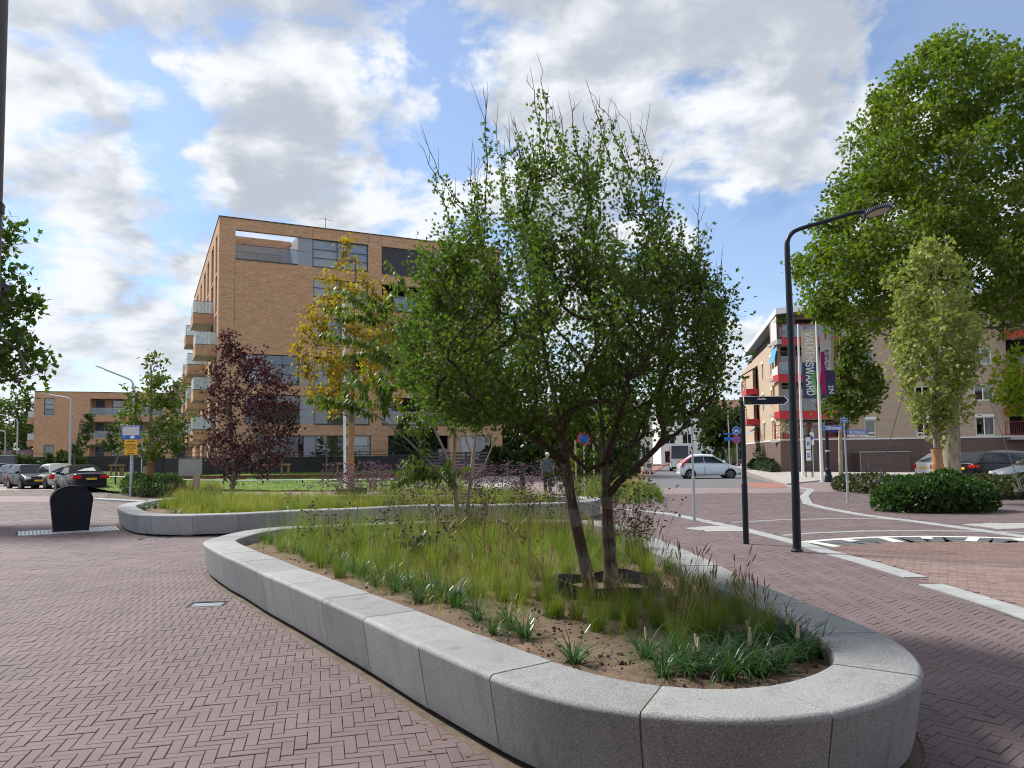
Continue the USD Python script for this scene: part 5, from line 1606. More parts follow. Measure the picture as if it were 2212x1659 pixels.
    for j in range(3):
        r[A[j]] = 0.056 - 0.002 * j
        r[B[j]] = 0.064 - 0.002 * j
    r[A[0]] *= 1.25
    r[B[0]] *= 1.25
    for ch in (f1, f2, f2b, f4, f6, f7, f8, f1b):
        for j, i in enumerate(ch):
            r[i] = min(r[i], 0.034 - 0.0045 * j)
    # trunks and the strong limbs, then twigs
    trunk = MB()
    for ch in (A, B):
        pts = cr(np.array([k.p[i] for i in ch]), 4, closed=False)
        rad = np.interp(np.linspace(0, len(ch) - 1, len(pts)), np.arange(len(ch)), r[ch]) * (1 + 0.07 * rng.normal(size=len(pts)))
        trunk.tube(pts, rad, 14)
    trunk.build('trunk', m_bark, t, True)
    k.tubes(r).build('branch', m_twig, t, True)
    # leaves
    m1 = lambda P: (np.arange(len(P)) >= 26) & (np.arange(len(P)) < n_leafy)
    s1, d1 = k.leaf_sites(r, 50000, 0.013, rng, 0.060, mask=m1)
    m2 = lambda P: np.isin(np.arange(len(P)), [i for ch in whips for i in ch[:7]])
    s2, d2 = k.leaf_sites(r, 2600, 0.02, rng, 0.03, mask=m2)
    foliage(t, np.vstack([s1, s2]), np.vstack([d1, d2]), LEAF_MAPLE, 0.049, lf_maple, rng, flat=0.35)
    return t


field_maple()


# ---------------------------------------------------------------- multi-stemmed tree with long drooping leaves
def long_leaf_tree():
    rng = np.random.default_rng(7)
    base = np.array([*G(1000, 1146, 0.34)[:2], 0.30])
    t = thing('long_leaved_tree', 'multi-stemmed small tree with long drooping leaves behind the field maple', 'tree', tuple(base))
    k = Skel()

    def W(u, v, dy=0.0):
        return PT(u, v, base[1] + dy) - base
    A = k.chain([W(990, 1150), W(986, 1100), W(983, 1060), W(978, 1010), W(982, 950), W(985, 900), W(978, 840), W(965, 770), W(955, 700)])
    B = k.chain([W(1006, 1150, 0.1), W(1010, 1095, 0.1), W(1016, 1040, 0.1), W(1022, 990, 0.2), W(1028, 930, 0.3), W(1030, 870, 0.3), W(1035, 800, 0.3)])
    C = k.chain([W(960, 1035, -0.1), W(920, 990, -0.3), W(880, 950, -0.4), W(830, 910, -0.5), W(790, 880, -0.5)], A[2])
    D = k.chain([W(1045, 1010, -0.2), W(1065, 960, -0.3), W(1090, 910, -0.4)], B[2])
    E_ = k.chain([W(965, 985, 0.3), W(940, 930, 0.5), W(915, 860, 0.5), W(870, 780, 0.5), W(820, 700, 0.4)], A[3])
    H = k.chain([W(1000, 930, 0.5), W(1008, 850, 0.6), W(1000, 760, 0.6)], B[3])
    arms = [(700, 875, 0, C[4]), (665, 860, -0.3, C[3]), (690, 720, 0.3, E_[3]), (730, 690, 0.5, E_[4]), (755, 640, 0.2, E_[4]), (800, 760, 0.2, E_[2]), (860, 700, -0.2, E_[3]), (845, 830, -0.5, C[3]),
            (900, 640, 0.2, A[8]), (930, 590, 0.3, A[8]), (830, 660, 0.2, E_[4]), (940, 760, -0.5, A[7]), (860, 900, 0.4, E_[1]), (900, 800, -0.6, A[5]), (1040, 760, 0.3, B[6]), (1070, 850, -0.4, D[2]),
            (870, 600, 0.4, E_[4]), (1000, 690, 0.4, H[2]), (780, 830, 0.4, C[4]), (960, 880, -0.7, A[4]), (1060, 900, 0.6, B[4]), (740, 770, 0.6, E_[3]), (905, 925, -0.5, C[1]), (820, 800, -0.4, C[3]),
            (850, 1045, -0.5, C[0]), (895, 1020, -0.4, C[0]), (960, 1010, -0.5, A[2])]
    sites, dirs = [], []
    P = lambda i: np.array(k.p[i])
    for u, v, dy, i in arms:
        e = W(u, v, dy)
        a = P(i)
        m = (a + e) / 2 + [0, 0, 0.22]
        tt = np.linspace(0, 1, 10)[1:, None]
        q = (1 - tt) ** 2 * a + 2 * tt * (1 - tt) * m + tt ** 2 * e
        ids = k.chain(q, i)
        L = np.linalg.norm(e - a)
        n = int(14 + 34 * L)
        for x in np.linspace(0.12, 1.0, n):
            p = (1 - x) ** 2 * a + 2 * x * (1 - x) * m + x ** 2 * e
            for s in (-1, 1):
                tan = e - a
                side = np.cross(tan / np.linalg.norm(tan), [0, 0, 1.0]) * s
                sites.append(p + rng.normal(0, 0.02, 3))
                dirs.append(side * 0.55 + tan / np.linalg.norm(tan) * 0.35 + np.array([0, 0, -0.75]) + rng.normal(0, 0.22, 3))
        for _ in range(3):
            j = ids[int(rng.integers(2, 8))]
            d = rng.normal(0, 0.6, 3)
            d[2] = abs(d[2]) * 0.4
            d /= np.linalg.norm(d)
            Ls = rng.uniform(0.3, 0.7)
            p0 = P(j)
            k.chain([p0 + d * Ls * 0.5 + [0, 0, 0.04], p0 + d * Ls], j)
            for x in np.linspace(0.15, 1.0, int(22 * Ls)):
                for s in (-1, 1):
                    side = np.cross(d, [0, 0, 1.0]) * s
                    sites.append(p0 + d * Ls * x + [0, 0, 0.15 * x * (1 - x)] + rng.normal(0, 0.02, 3))
                    dirs.append(side * 0.5 + d * 0.35 + np.array([0, 0, -0.8]) + rng.normal(0, 0.22, 3))
    # bare pale shoots inside
    for _ in range(34):
        j = [A, B, C, D, E_, H][int(rng.integers(6))]
        i = j[int(rng.integers(1, len(j) - 1))]
        d = rng.normal(0, 0.55, 3) + [0, 0, 0.8]
        d /= np.linalg.norm(d)
        L = rng.uniform(0.5, 1.2)
        k.chain([P(i) + d * L * 0.35, P(i) + d * L * 0.7 + rng.normal(0, 0.05, 3), P(i) + d * L + rng.normal(0, 0.07, 3)], i)
    r = k.radii(tip=0.004, p=2.3)
    r = np.minimum(r, 0.05)
    for ch, r0 in ((A, 0.052), (B, 0.046)):
        for j, i in enumerate(ch):
            r[i] = max(r0 - 0.0045 * j, 0.012)
    k.tubes(r).build('stems', m_palebark, t, True)
    n = len(sites)
    v, f = scatter(LEAF_LONG[0], LEAF_LONG[1], np.array(sites), frames(np.array(dirs), np.array([0, 0, 1.0]) + rng.normal(0, 0.35, (n, 3))), 0.145 * rng.uniform(0.7, 1.15, n))
    raw_mesh('foliage', v, f, lf_long, t, kind='stuff')


long_leaf_tree()


def clump_tree(name, label, base, trunk_pts, tr, targets, nleaf, leaf, size, lmat, bmat, rng, rise=0.5, step=0.35, spread=0.12, rl=0.03, flat=0.4, twigs=0, tip=0.006, droop=0.0, tmax=None, extra=None, group=None, branch_name='branch', smin=0.0, minh=-9):
    t = thing(name, label, 'tree', tuple(base), group=group)
    k = Skel()
    A = k.chain(np.asarray(trunk_pts, float))
    k.grow(targets, step=step, rise=rise, jit=0.10, rng=rng, kdir=0.35, minh=minh)
    nb = len(k.p)
    if twigs:
        P = np.array(k.p)
        for i in rng.choice(np.arange(len(A), nb), twigs):
            d = rng.normal(0, 0.7, 3) + [0, 0, 0.25]
            d /= np.linalg.norm(d)
            L = rng.uniform(0.6, 1.6) * step
            k.chain([P[i] + d * L], i)
    r = k.radii(tip=tip, p=2.3)
    na = len(A)
    rt = np.interp(np.linspace(0, 1, na), [0, 1], tr)
    cap = rt.min() * 0.75
    r = np.minimum(r, cap)
    r[A] = rt
    pts = cr(np.asarray(trunk_pts, float), 4, closed=False)
    MB().tube(pts, np.interp(np.linspace(0, na - 1, len(pts)), np.arange(na), rt), 14).build('trunk', bmat, t, True)
    k.tubes(r, rmin=smin).build(branch_name, bmat, t, True)
    s, d = k.leaf_sites(r, nleaf, rl, rng, spread, mask=lambda P: np.arange(len(P)) >= na)
    foliage(t, s, d, leaf, size, lmat, rng, flat=flat, droop=droop)
    return t, k, r


# ---------------------------------------------------------------- purple-leaved tree
rg = np.random.default_rng(13)
bp_ = np.array([*G(505, 1066, 0.33)[:2], 0.30])
H_ = lambda u, v, b: PT(u, v, b[1]) - b


def pix_targets(n, outline, b, rng, depth=0.9, power=1.0):
    """crown points inside an outline of (picture height, left, right) rows, given the depth of a round crown"""
    o = np.array(outline, float)
    s_ = b[1] / FOC
    out = []
    wmax = (o[:, 2] - o[:, 1]).max()
    while len(out) < n:
        v = rng.uniform(o[0, 0], o[-1, 0])
        l, r = np.interp(v, o[:, 0], o[:, 1]), np.interp(v, o[:, 0], o[:, 2])
        if rng.random() > ((r - l) / wmax) ** power + 0.05:
            continue
        u = rng.uniform(l, r)
        w, x = (r - l) / 2 * s_, (u - (l + r) / 2) * s_
        dm = math.sqrt(max(w * w - x * x, 0.0004)) * depth
        q = PT((l + r) / 2, v, b[1])
        out.append(np.array([q[0] + x, b[1] + rng.uniform(-dm, dm), q[2]]) - b)
    return np.array(out)


T_ = pix_targets(230, [(690, 495, 502), (740, 478, 540), (790, 462, 600), (830, 440, 650), (880, 440, 632), (930, 450, 645), (980, 440, 640), (1015, 455, 600), (1035, 480, 530)], bp_, rg)
clump_tree('purple_leaved_tree', 'dark purple-leaved small tree in the farther planter before the brick block', bp_, [H_(500, 1075, bp_), H_(502, 1050, bp_), H_(505, 1020, bp_), H_(500, 960, bp_), H_(498, 880, bp_), H_(497, 800, bp_)], (0.11, 0.03), T_, 6200, LEAF_3, 0.135, lf_purple, m_bark, rg, rise=0.55, step=0.3, spread=0.10, rl=0.02, twigs=500, flat=0.3)

# ---------------------------------------------------------------- golden tree with burlap-wrapped trunk
bg_ = np.array([*G(758, 1066, 0.33)[:2], 0.30])
T_ = pix_targets(210, [(615, 715, 800), (640, 690, 815), (660, 660, 850), (720, 640, 880), (780, 640, 890), (830, 655, 880), (870, 650, 860), (890, 700, 800)], bg_, rg)
T2 = pix_targets(14, [(520, 735, 770), (580, 690, 820), (650, 640, 860)], bg_, rg)
tg, _, _ = clump_tree('golden_tree', 'young tree with golden autumn leaves and orange burlap-wrapped trunk in the farther planter', bg_, [H_(757, 1085, bg_), H_(758, 1000, bg_), H_(759, 920, bg_), H_(762, 850, bg_), H_(766, 760, bg_), H_(768, 660, bg_), H_(768, 560, bg_)], (0.105, 0.025), np.vstack([T_, T2]), 6200, LEAF_OVAL, 0.155, lf_gold, m_bark, rg, rise=0.3, step=0.32, spread=0.09, rl=0.018, twigs=420, flat=0.5)
zz = [(H_(757.5, 1085, bg_)), (H_(758, 1000, bg_)), (H_(759.5, 912, bg_))]
wr = cr(np.array(zz), 10, closed=False)
MB().tube(wr, 0.118 * (1 + 0.05 * np.random.default_rng(3).normal(size=len(wr))) * np.linspace(1.12, 0.98, len(wr)), 14).build('burlap_wrap', m_burlap, tg, True)

# ---------------------------------------------------------------- great plane tree at the right
rg = np.random.default_rng(19)
bpl = np.array([PT(2058, 1035, 36)[0], 36.0, 0.0])
prof = [(98, 2020, 2110), (125, 1975, 2190), (190, 1905, 2260), (270, 1850, 2320), (340, 1815, 2370), (430, 1800, 2420), (480, 1765, 2430), (530, 1742, 2430), (610, 1742, 2410), (670, 1765, 2390), (705, 1830, 2340)]
T_ = pix_targets(720, prof, bpl, rg, depth=0.9)
tpl = thing('plane_tree', 'huge green plane tree with mottled pale trunk towering at the right edge', 'tree', tuple(bpl))
k = Skel()
tk = [H_(2052, 1060, bpl), H_(2053, 1000, bpl), H_(2053, 920, bpl), H_(2050, 830, bpl), H_(2058, 730, bpl), H_(2068, 600, bpl), H_(2072, 450, bpl), H_(2075, 300, bpl), H_(2078, 180, bpl)]
A = k.chain(tk)
k.grow(T_, step=0.7, rise=0.45, jit=0.10, rng=rg, kdir=0.35, minh=4.8)
r = k.radii(tip=0.012, p=2.2)
rt = np.array([0.50, 0.44, 0.40, 0.38, 0.34, 0.28, 0.2, 0.13, 0.07])
r = np.minimum(r, 0.16)
r[A] = rt
pts = cr(np.array(tk), 5, closed=False)
MB().tube(pts, np.interp(np.linspace(0, 8, len(pts)), np.arange(9), rt), 18).build('trunk', m_planebark, tpl, True)
k.tubes(r).build('branch', m_planebark, tpl, True)
cs, ds = clumps(T_, 88, 0.85, rg)
s2, d2 = k.leaf_sites(r, 7000, 0.05, rg, 0.35, mask=lambda P: np.arange(len(P)) >= 9)
foliage(tpl, np.vstack([cs, s2]), np.vstack([ds, d2]), LEAF_PLANE, 0.235, lf_plane, rg, flat=0.45)

# ---------------------------------------------------------------- wind-blown silvery young plane, wrapped trunk and guy rods
bs_ = np.array([*G(2027, 1086, 0)[:2], 0.0])
T_ = pix_targets(260, [(525, 2008, 2036), (570, 1965, 2075), (630, 1945, 2100), (700, 1938, 2112), (770, 1935, 2115), (830, 1945, 2095), (880, 1975, 2070), (915, 1995, 2045)], bs_, rg)
T_ = np.vstack([T_, pix_targets(46, [(512, 2000, 2045), (600, 1928, 2118), (760, 1908, 2142), (850, 1915, 2120), (915, 1960, 2080)], bs_, rg)])
ts, _, _ = clump_tree('young_plane_tree', 'young tree with silvery wind-blown leaves and burlap round its trunk in the evergreen shrub', bs_, [H_(2028, 1092, bs_), H_(2026, 1030, bs_), H_(2022, 960, bs_), H_(2020, 880, bs_), H_(2022, 780, bs_), H_(2024, 680, bs_), H_(2022, 560, bs_)], (0.115, 0.02), T_, 6800, LEAF_PLANE, 0.16, lf_silver, m_palebark, rg, rise=0.75, step=0.3, spread=0.10, rl=0.016, twigs=520, flat=0.25)
wr = cr(np.array([H_(2028, 1086, bs_), H_(2027, 1040, bs_), H_(2025, 1000, bs_), H_(2023, 968, bs_)]), 8, closed=False)
MB().tube(wr, np.array([0.15 + 0.022 * meshkit.noise(np.array([i * 0.45, 3.0, 1.0]), 2) + (0.02 if i in (6, 15) else 0) for i in range(len(wr))]), 16).build('burlap_wrap', m_burlap, ts, True)
MB().lathe([(0.135, -0.03), (0.165, 0), (0.135, 0.03)], 16, H_(2023, 972, bs_)).build('burlap_knot', m_burlap, ts, True)
m_rod = plain('guy_rod', (0.09, 0.085, 0.08), 0.6)
for i, (u0, v0, u1, v1, Y0, Y1, lab) in enumerate([(1975, 760, 1899, 1038, 22.3, 24.0, 'dark guy rod slanting from the wrapped tree to the ground at its left'), (2105, 770, 2206, 1058, 22.0, 21.0, 'dark guy rod slanting from the wrapped tree to the ground at its right')]):
    t = thing('guy_rod', lab, 'guy rod', (0, 0, 0))
    p, q = PT(u0, v0, Y0), PT(u1, v1, Y1)
    MB().tube([p, q], 0.011, 6).build('rod', m_rod, t, True)
    m = MB()
    dd = (q - p) / np.linalg.norm(q - p)
    m.tube([q - dd * 0.35, q], [0.02, 0.045], 8)
    m.box(q[0] - 0.16, q[0] + 0.12, q[1] - 0.08, q[1] + 0.08, q[2] - 0.05, q[2] + 0.03)
    m.build('anchor', m_rod, t)

# ---------------------------------------------------------------- other trees near and far
rg = np.random.default_rng(23)


def simple(name, label, u, vb, Y, outline, nT, nleaf, leaf, size, lm, bm, tr, top, rise=0.4, step=0.4, spread=0.2, rl=0.04, twigs=0, flat=0.4, tip=0.008, vt=None, group=None, zb=0.0, depth=0.9):
    b = np.array([PT(u, 981, Y)[0], Y, zb])
    T_ = pix_targets(nT, outline, b, rg, depth=depth)
    n = 6
    vs = np.linspace(vb, top, n)
    tk = [H_(u + rg.normal(0, 0.8), v, b) for v in vs]
    tk[0] = np.array([0, 0, -0.05])
    return clump_tree(name, label, b, tk, tr, T_, nleaf, leaf, size, lm, bm, rg, rise=rise, step=step, spread=spread, rl=rl, twigs=twigs, flat=flat, tip=tip, group=group)[0]


# small tree by the notice signs, wrapped trunk
ty = simple('young_tree', 'young green and yellow tree with wrapped brown trunk beside the yellow notice signs', 326, 1045, 37.0,
            [(765, 330, 345), (800, 300, 365), (850, 275, 390), (900, 255, 405), (950, 250, 410), (975, 265, 405), (985, 300, 370)], 110, 2300, LEAF_OVAL, 0.22, lf_young, m_palebark, (0.13, 0.03), 790, rise=0.7, step=0.35, spread=0.14, twigs=160, tip=0.012)
MB().tube([(0, 0, 0.0), (0.01, 0, 1.0), (0, 0, 2.1)], [0.185, 0.165, 0.15], 14).build('burlap_wrap', plain('brown_wrap', (0.20, 0.095, 0.045), 0.95, var=0.15, scale=5, bump=0.6, bscale=60), ty, True)
# young plane by the flagpoles
simple('young_plane_tree', 'young plane tree with bright green leaves and flaking bark by the street name signs', 1815, 1030, 46,
       [(715, 1812, 1858), (760, 1806, 1880), (810, 1806, 1900), (850, 1796, 1900), (872, 1760, 1892), (905, 1800, 1835)], 150, 3000, LEAF_PLANE, 0.31, lf_young, m_planebark, (0.14, 0.04), 720, rise=0.5, step=0.45, spread=0.2, twigs=150)
# lime-green tree at the right edge
simple('lime_green_tree', 'bright yellow-green tree cut by the right edge of the view', 2262, 1045, 32,
       [(745, 2190, 2330), (780, 2165, 2350), (820, 2150, 2370), (860, 2165, 2360), (895, 2190, 2340)], 130, 2600, LEAF_PLANE, 0.27, lf_lime, m_palebark, (0.12, 0.04), 780, step=0.4, spread=0.18, twigs=150)
# tree reaching in at the left edge
bl = np.array([PT(-130, 981, 21)[0], 21.0, 0.0])
T_ = pix_targets(260, [(470, -220, 20), (520, -260, 38), (570, -280, 28), (640, -290, 62), (720, -290, 60), (770, -270, 108), (800, -220, 92), (825, -160, 40)], bl, rg, depth=0.6)
cs, ds = clumps(T_[T_[:, 0] > -9], 34, 0.42, rg)
clump_tree('street_tree', 'broad green tree whose leaves reach in at the left edge', bl, [(0, 0, -0.05), H_(-130, 900, bl), H_(-130, 780, bl), H_(-128, 650, bl), H_(-128, 520, bl)], (0.2, 0.06), T_, 5200, LEAF_PLANE, 0.21, lf_left, m_bark, rg, rise=0.2, step=0.4, spread=0.2, rl=0.03, twigs=350, flat=0.35)


# pines on the lawn
def pine(u, Y, label, rows, lean=0.0, zb=0.3, stake=True):
    b = np.array([PT(u, 981, Y)[0], Y, zb])
    t = thing('pine_tree', label, 'tree', tuple(b), group=None)
    s_ = Y / FOC
    top = rows[0]
    tk = [np.array([0, 0, 0.0])] + [np.array([lean * (PT(u, v, Y)[2] - zb) + rg.normal(0, 0.04), rg.normal(0, 0.04), PT(u, v, Y)[2] - zb]) for v in np.linspace(1000, top[0], 6)]
    MB().tube(tk, np.linspace(0.085, 0.02, 7), 8).build('trunk', m_bark, t, True)
    P, D = [], []
    br = MB()
    for v, l, r_ in rows:
        z = PT(u, v, Y)[2] - zb
        x0 = lean * z
        for q in range(5):
            a = rg.random() * 6.28
            L = abs(((r_ - l) / 2) * s_ * rg.uniform(0.6, 1.0)) + 0.05
            e = np.array([x0 + ((l + r_) / 2 - u) * s_ + L * math.cos(a), L * 0.8 * math.sin(a), z + rg.normal(0, 0.12)])
            br.tube([(x0, 0, z - 0.25 * L), e * [1, 1, 0] + [0, 0, z - 0.05], e], [0.02, 0.014, 0.006], 4, caps=False)
            for _ in range(7):
                c = e * 1.0 + rg.normal(0, 0.13, 3) + (np.array([x0, 0, z]) - e) * rg.random() * 0.6
                n = 46
                d = rg.normal(size=(n, 3)) + [0, 0, 0.5]
                P.append(np.repeat(c[None], n, 0))
                D.append(d)
    br.build('branch', m_bark, t)
    P, D = np.vstack(P), np.vstack(D)
    v, f = scatter(LEAF_DIA[0] * [1, 0.16, 1], LEAF_DIA[1], P, frames(D), 0.17 * rg.uniform(0.7, 1.2, len(P)))
    raw_mesh('needles', v, f, lf_pine, t, kind='stuff')


pine(152, 60, 'leaning pine tree in front of the low brick block at left', [(905, 172, 184), (918, 168, 186), (934, 158, 184), (948, 156, 180), (962, 145, 182), (975, 140, 184), (985, 128, 180)], lean=0.16, zb=0.2)
pine(253, 52, 'small layered pine with a timber support on the lawn at left', [(920, 228, 260), (932, 222, 268), (945, 216, 270), (962, 205, 262), (968, 208, 250)], zb=0.35)
pine(540, 50.5, 'pine tree behind the purple-leaved tree on the lawn', [(880, 600, 640), (900, 590, 655), (930, 560, 650), (960, 580, 640), (985, 575, 645)], zb=0.4)
pine(705, 52, 'thin open pine behind the white pole on the lawn', [(955, 690, 740), (975, 690, 770), (990, 650, 790), (1000, 760, 800)], zb=0.4)

# background trees
for i, (u, Y, ol, lab, mt) in enumerate([
        (20, 118, [(855, 5, 30), (880, -20, 48), (910, -35, 55), (940, -40, 55), (965, -30, 50)], 'leafy tree at far left beyond the street lamps', lf_bg),
        (58, 125, [(848, 52, 60), (870, 48, 72), (900, 44, 74), (950, 40, 76), (970, 45, 70)], 'slim tree against the end of the low brick block', lf_bg),
        (-30, 105, [(870, -60, 10), (920, -80, 14), (970, -70, 10)], 'dense green tree at the far left edge', lf_bg),
        (1120, 70, [(880, 1090, 1160), (910, 1060, 1190), (950, 1050, 1200), (985, 1070, 1190)], 'dark green tree behind the two maple trunks', lf_dark),
        (1010, 74, [(880, 980, 1040), (910, 950, 1070), (950, 940, 1080), (985, 960, 1060)], 'dark tree between the brick block and the maple', lf_dark),
        (1235, 66, [(890, 1215, 1260), (920, 1190, 1290), (960, 1185, 1300), (990, 1210, 1280)], 'yellowish green tree behind the walking person', lf_young),
        (1330, 76, [(860, 1310, 1350), (900, 1290, 1380), (950, 1285, 1385), (985, 1300, 1370)], 'street tree behind the right maple trunk', lf_bg),
        (1550, 74, [(885, 1540, 1562), (905, 1528, 1575), (930, 1522, 1580), (950, 1530, 1570), (958, 1540, 1560)], 'small round-headed street tree left of the bicycle sign', lf_dark),
        (1595, 92, [(890, 1588, 1602), (910, 1580, 1612), (940, 1580, 1612), (955, 1588, 1604)], 'small street tree beside the tan block farther down the street', lf_dark)]):
    simple('street_tree' if u > 1200 else 'background_tree', lab, u, 1010, Y, ol, 60, 1700, LEAF_DIA, 0.55 if Y > 60 else 0.4, mt, m_bark, (0.16, 0.05), ol[0][0] + 25, step=0.7, spread=0.45, rl=0.2, twigs=40, tip=0.02)
# ================================================================ bed planting, shrubs, hedges, lawn
rg = np.random.default_rng(31)
lf_grassA = leafy('tuft_grass', [(0, (0.16, 0.225, 0.035)), (0.4, (0.26, 0.345, 0.052)), (0.75, (0.37, 0.41, 0.085)), (1, (0.50, 0.42, 0.15))], trans=0.55, tint=(1.1, 1.15, 0.6))
lf_grassB = leafy('dry_grass', [(0, (0.27, 0.27, 0.07)), (0.5, (0.45, 0.41, 0.14)), (1, (0.60, 0.52, 0.27))], trans=0.55, tint=(1.1, 1.1, 0.7))
lf_grassG = leafy('green_grass', [(0, (0.11, 0.17, 0.03)), (0.6, (0.19, 0.26, 0.045)), (1, (0.27, 0.32, 0.075))], trans=0.5)
lf_seed = leafy('grass_seed_head', [(0, (0.32, 0.24, 0.12)), (1, (0.50, 0.41, 0.24))], trans=0.2)
lf_lily = leafy('lily_turf_leaf', [(0, (0.045, 0.115, 0.036)), (0.6, (0.085, 0.19, 0.058)), (1, (0.15, 0.25, 0.09))], trans=0.35, rough=0.33)
m_spike = islandy('flower_spike', [(0, (0.50, 0.44, 0.30)), (1, (0.72, 0.68, 0.52))], rough=0.8)
m_stem = plain('flower_stem', (0.10, 0.105, 0.05), 0.8)
m_vhead = islandy('dry_flower_head', [(0, (0.075, 0.035, 0.045)), (0.6, (0.15, 0.065, 0.085)), (1, (0.28, 0.13, 0.17))], rough=0.95)
m_vpink = islandy('purple_flower_head', [(0, (0.15, 0.07, 0.11)), (0.5, (0.27, 0.13, 0.22)), (1, (0.36, 0.20, 0.31))], rough=0.9)


def blades(n, rng, h, w, lean, seg=4, spread=0.05, curl=0.6, straight=0.0):
    """grass blades from a tuft: arching strips"""
    V, F = [], []
    for i in range(n):
        a = rng.random() * 6.283
        L = h * rng.uniform(0.55, 1.15)
        th = abs(rng.normal(lean, lean * 0.45))
        c = curl * rng.uniform(0.4, 1.3)
        b = np.array([math.cos(a), math.sin(a), 0]) * spread * rng.random() ** 0.5
        d = np.array([math.cos(a + rng.normal(0, 0.35)), math.sin(a + rng.normal(0, 0.35)), 0])
        side = np.array([-d[1], d[0], 0])
        side = side * math.cos(0.8) + np.array([0, 0, 1]) * 0.0
        p = b.copy()
        ang = th * 0.4
        k0 = len(V)
        for s in range(seg + 1):
            t = s / seg
            ww = w * (1 - t ** 1.6) * (0.7 + 0.3 * rng.random()) if s < seg else 0
            if s < seg:
                V += [p - side * ww / 2, p + side * ww / 2]
            else:
                V += [p]
            ang = th * (0.4 + 0.6 * t) + c * t * t
            p = p + (d * math.sin(ang) + np.array([0, 0, 1]) * math.cos(ang)) * L / seg
        for s in range(seg - 1):
            q = k0 + 2 * s
            F += [(q, q + 1, q + 3), (q, q + 3, q + 2)]
        q = k0 + 2 * (seg - 1)
        F.append((q, q + 1, q + 2))
    return np.array(V), np.array(F)


def seed_stalks(n, rng, h, lean):
    """thin stalks with bottle-brush seed heads"""
    st, hd = MB(), MB()
    for _ in range(n):
        a = rng.random() * 6.283
        th = abs(rng.normal(lean, 0.15))
        L = h * rng.uniform(0.75, 1.1)
        d = np.array([math.cos(a), math.sin(a), 0])
        p = [d * 0.03]
        for t in (0.3, 0.6, 0.8):
            ang = th * (0.5 + t)
            p.append(p[-1] + (d * math.sin(ang) + np.array([0, 0, 1]) * math.cos(ang)) * L * 0.27)
        st.tube(p, 0.0016, 3, caps=False)
        e = p[-1] + (d * math.sin(th * 1.7) + np.array([0, 0, 1]) * math.cos(th * 1.7)) * L * 0.19
        hd.tube([p[-1], (p[-1] * 0.6 + e * 0.4), e], [0.003, 0.0062, 0.0015], 5, caps=False)
    return st, hd


# prototypes hang as the first plants of their kind
def tuft_proto(seed, n, h, w, lean, mat, nseed, label, group, loc, rz, name='ornamental_grass', sh=0.46):
    rng = np.random.default_rng(seed)
    t = thing(name, label, 'grass tuft', loc, rz, group)
    v, f = blades(n, rng, h, w, lean, seg=3, spread=0.06, curl=0.9)
    raw_mesh('blades', v, f, mat, t)
    if nseed:
        st, hd = seed_stalks(nseed, rng, sh, 0.22)
        st.build('stalks', lf_seed, t)
        hd.build('seed_heads', lf_seed, t)
    return t


IN1 = POLY1.buffer(-0.52)
IN2 = POLY2.buffer(-0.55)


def at_soil(u, v):
    p = G(u, v, 0.34)
    return np.array([p[0], p[1], float(soil_z(p[0], p[1], 0.335))])


def zone(u, v, kinds):
    return kinds[0] if v > 1360 and u > 1190 else kinds[1] if u > 880 else kinds[2]


GL = ['strap-leaved lily turf plant at the rounded near tip of the near planter', 'strap-leaved lily turf plant midway along the left rim of the near planter', 'strap-leaved lily turf plant at the far left end of the near planter']
GG = ['lily turf at the near tip', 'lily turf midway along the left rim', 'lily turf at the far left end']
TL = ['wispy ornamental grass tuft on bare soil near the tip of the near planter', 'wispy ornamental grass tuft amid the middle of the near planter', 'wispy ornamental grass tuft at the left end of the near planter']
TG = ['grass tufts near the tip', 'grass tufts in the middle', 'grass tufts at the left end']


pix_tufts = [(1290, 1362, 0, 1.0), (1190, 1330, 1, 0.95), (1135, 1290, 0, 1.0), (1088, 1300, 2, 0.9), (1465, 1400, 1, 1.1), (1400, 1300, 2, 0.9), (1525, 1385, 0, 1.1), (1570, 1372, 1, 1.0), (1600, 1345, 2, 0.95), (1500, 1330, 1, 1.0),
             (1450, 1318, 0, 0.9), (1545, 1320, 2, 1.0), (1590, 1300, 1, 1.0), (1620, 1330, 0, 0.85), (1360, 1330, 1, 0.85), (1030, 1255, 0, 0.9), (985, 1262, 1, 0.9), (940, 1262, 2, 0.85), (900, 1245, 0, 0.9), (860, 1235, 1, 0.9),
             (1010, 1225, 2, 0.95), (1075, 1235, 1, 1.0), (1150, 1250, 2, 1.0), (1185, 1270, 0, 0.95), (1225, 1240, 1, 1.0), (820, 1222, 0, 0.85), (780, 1212, 1, 0.85), (740, 1205, 2, 0.85), (705, 1200, 0, 0.7), (668, 1212, 1, 0.6),
             (930, 1222, 0, 0.9), (1105, 1215, 2, 1.0), (1420, 1270, 1, 1.0), (1480, 1290, 0, 1.0), (1445, 1240, 2, 1.0), (1400, 1235, 1, 1.0), (1520, 1285, 2, 0.9), (1370, 1215, 0, 1.0), (1245, 1335, 2, 0.7), (1345, 1300, 2, 0.9),
             (1660, 1358, 1, 0.8), (1640, 1375, 0, 0.8), (880, 1262, 2, 0.8), (835, 1250, 0, 0.75), (1040, 1290, 1, 0.8)] + [(u_ + rg.uniform(-16, 16), v_ + rg.uniform(-14, 12), int(rg.integers(3)), rg.uniform(0.65, 1.0)) for u_, v_ in [(1110, 1315), (1160, 1310), (1215, 1318), (1250, 1300), (1330, 1345), (1375, 1350), (1420, 1352), (1440, 1375), (1490, 1362), (1555, 1395), (1530, 1350), (1585, 1330), (1400, 1325), (1470, 1345), (1070, 1285), (1130, 1265), (1180, 1295), (1010, 1280), (960, 1285), (925, 1278), (1630, 1395), (1560, 1345), (1350, 1320), (1065, 1262)]]
protos = []
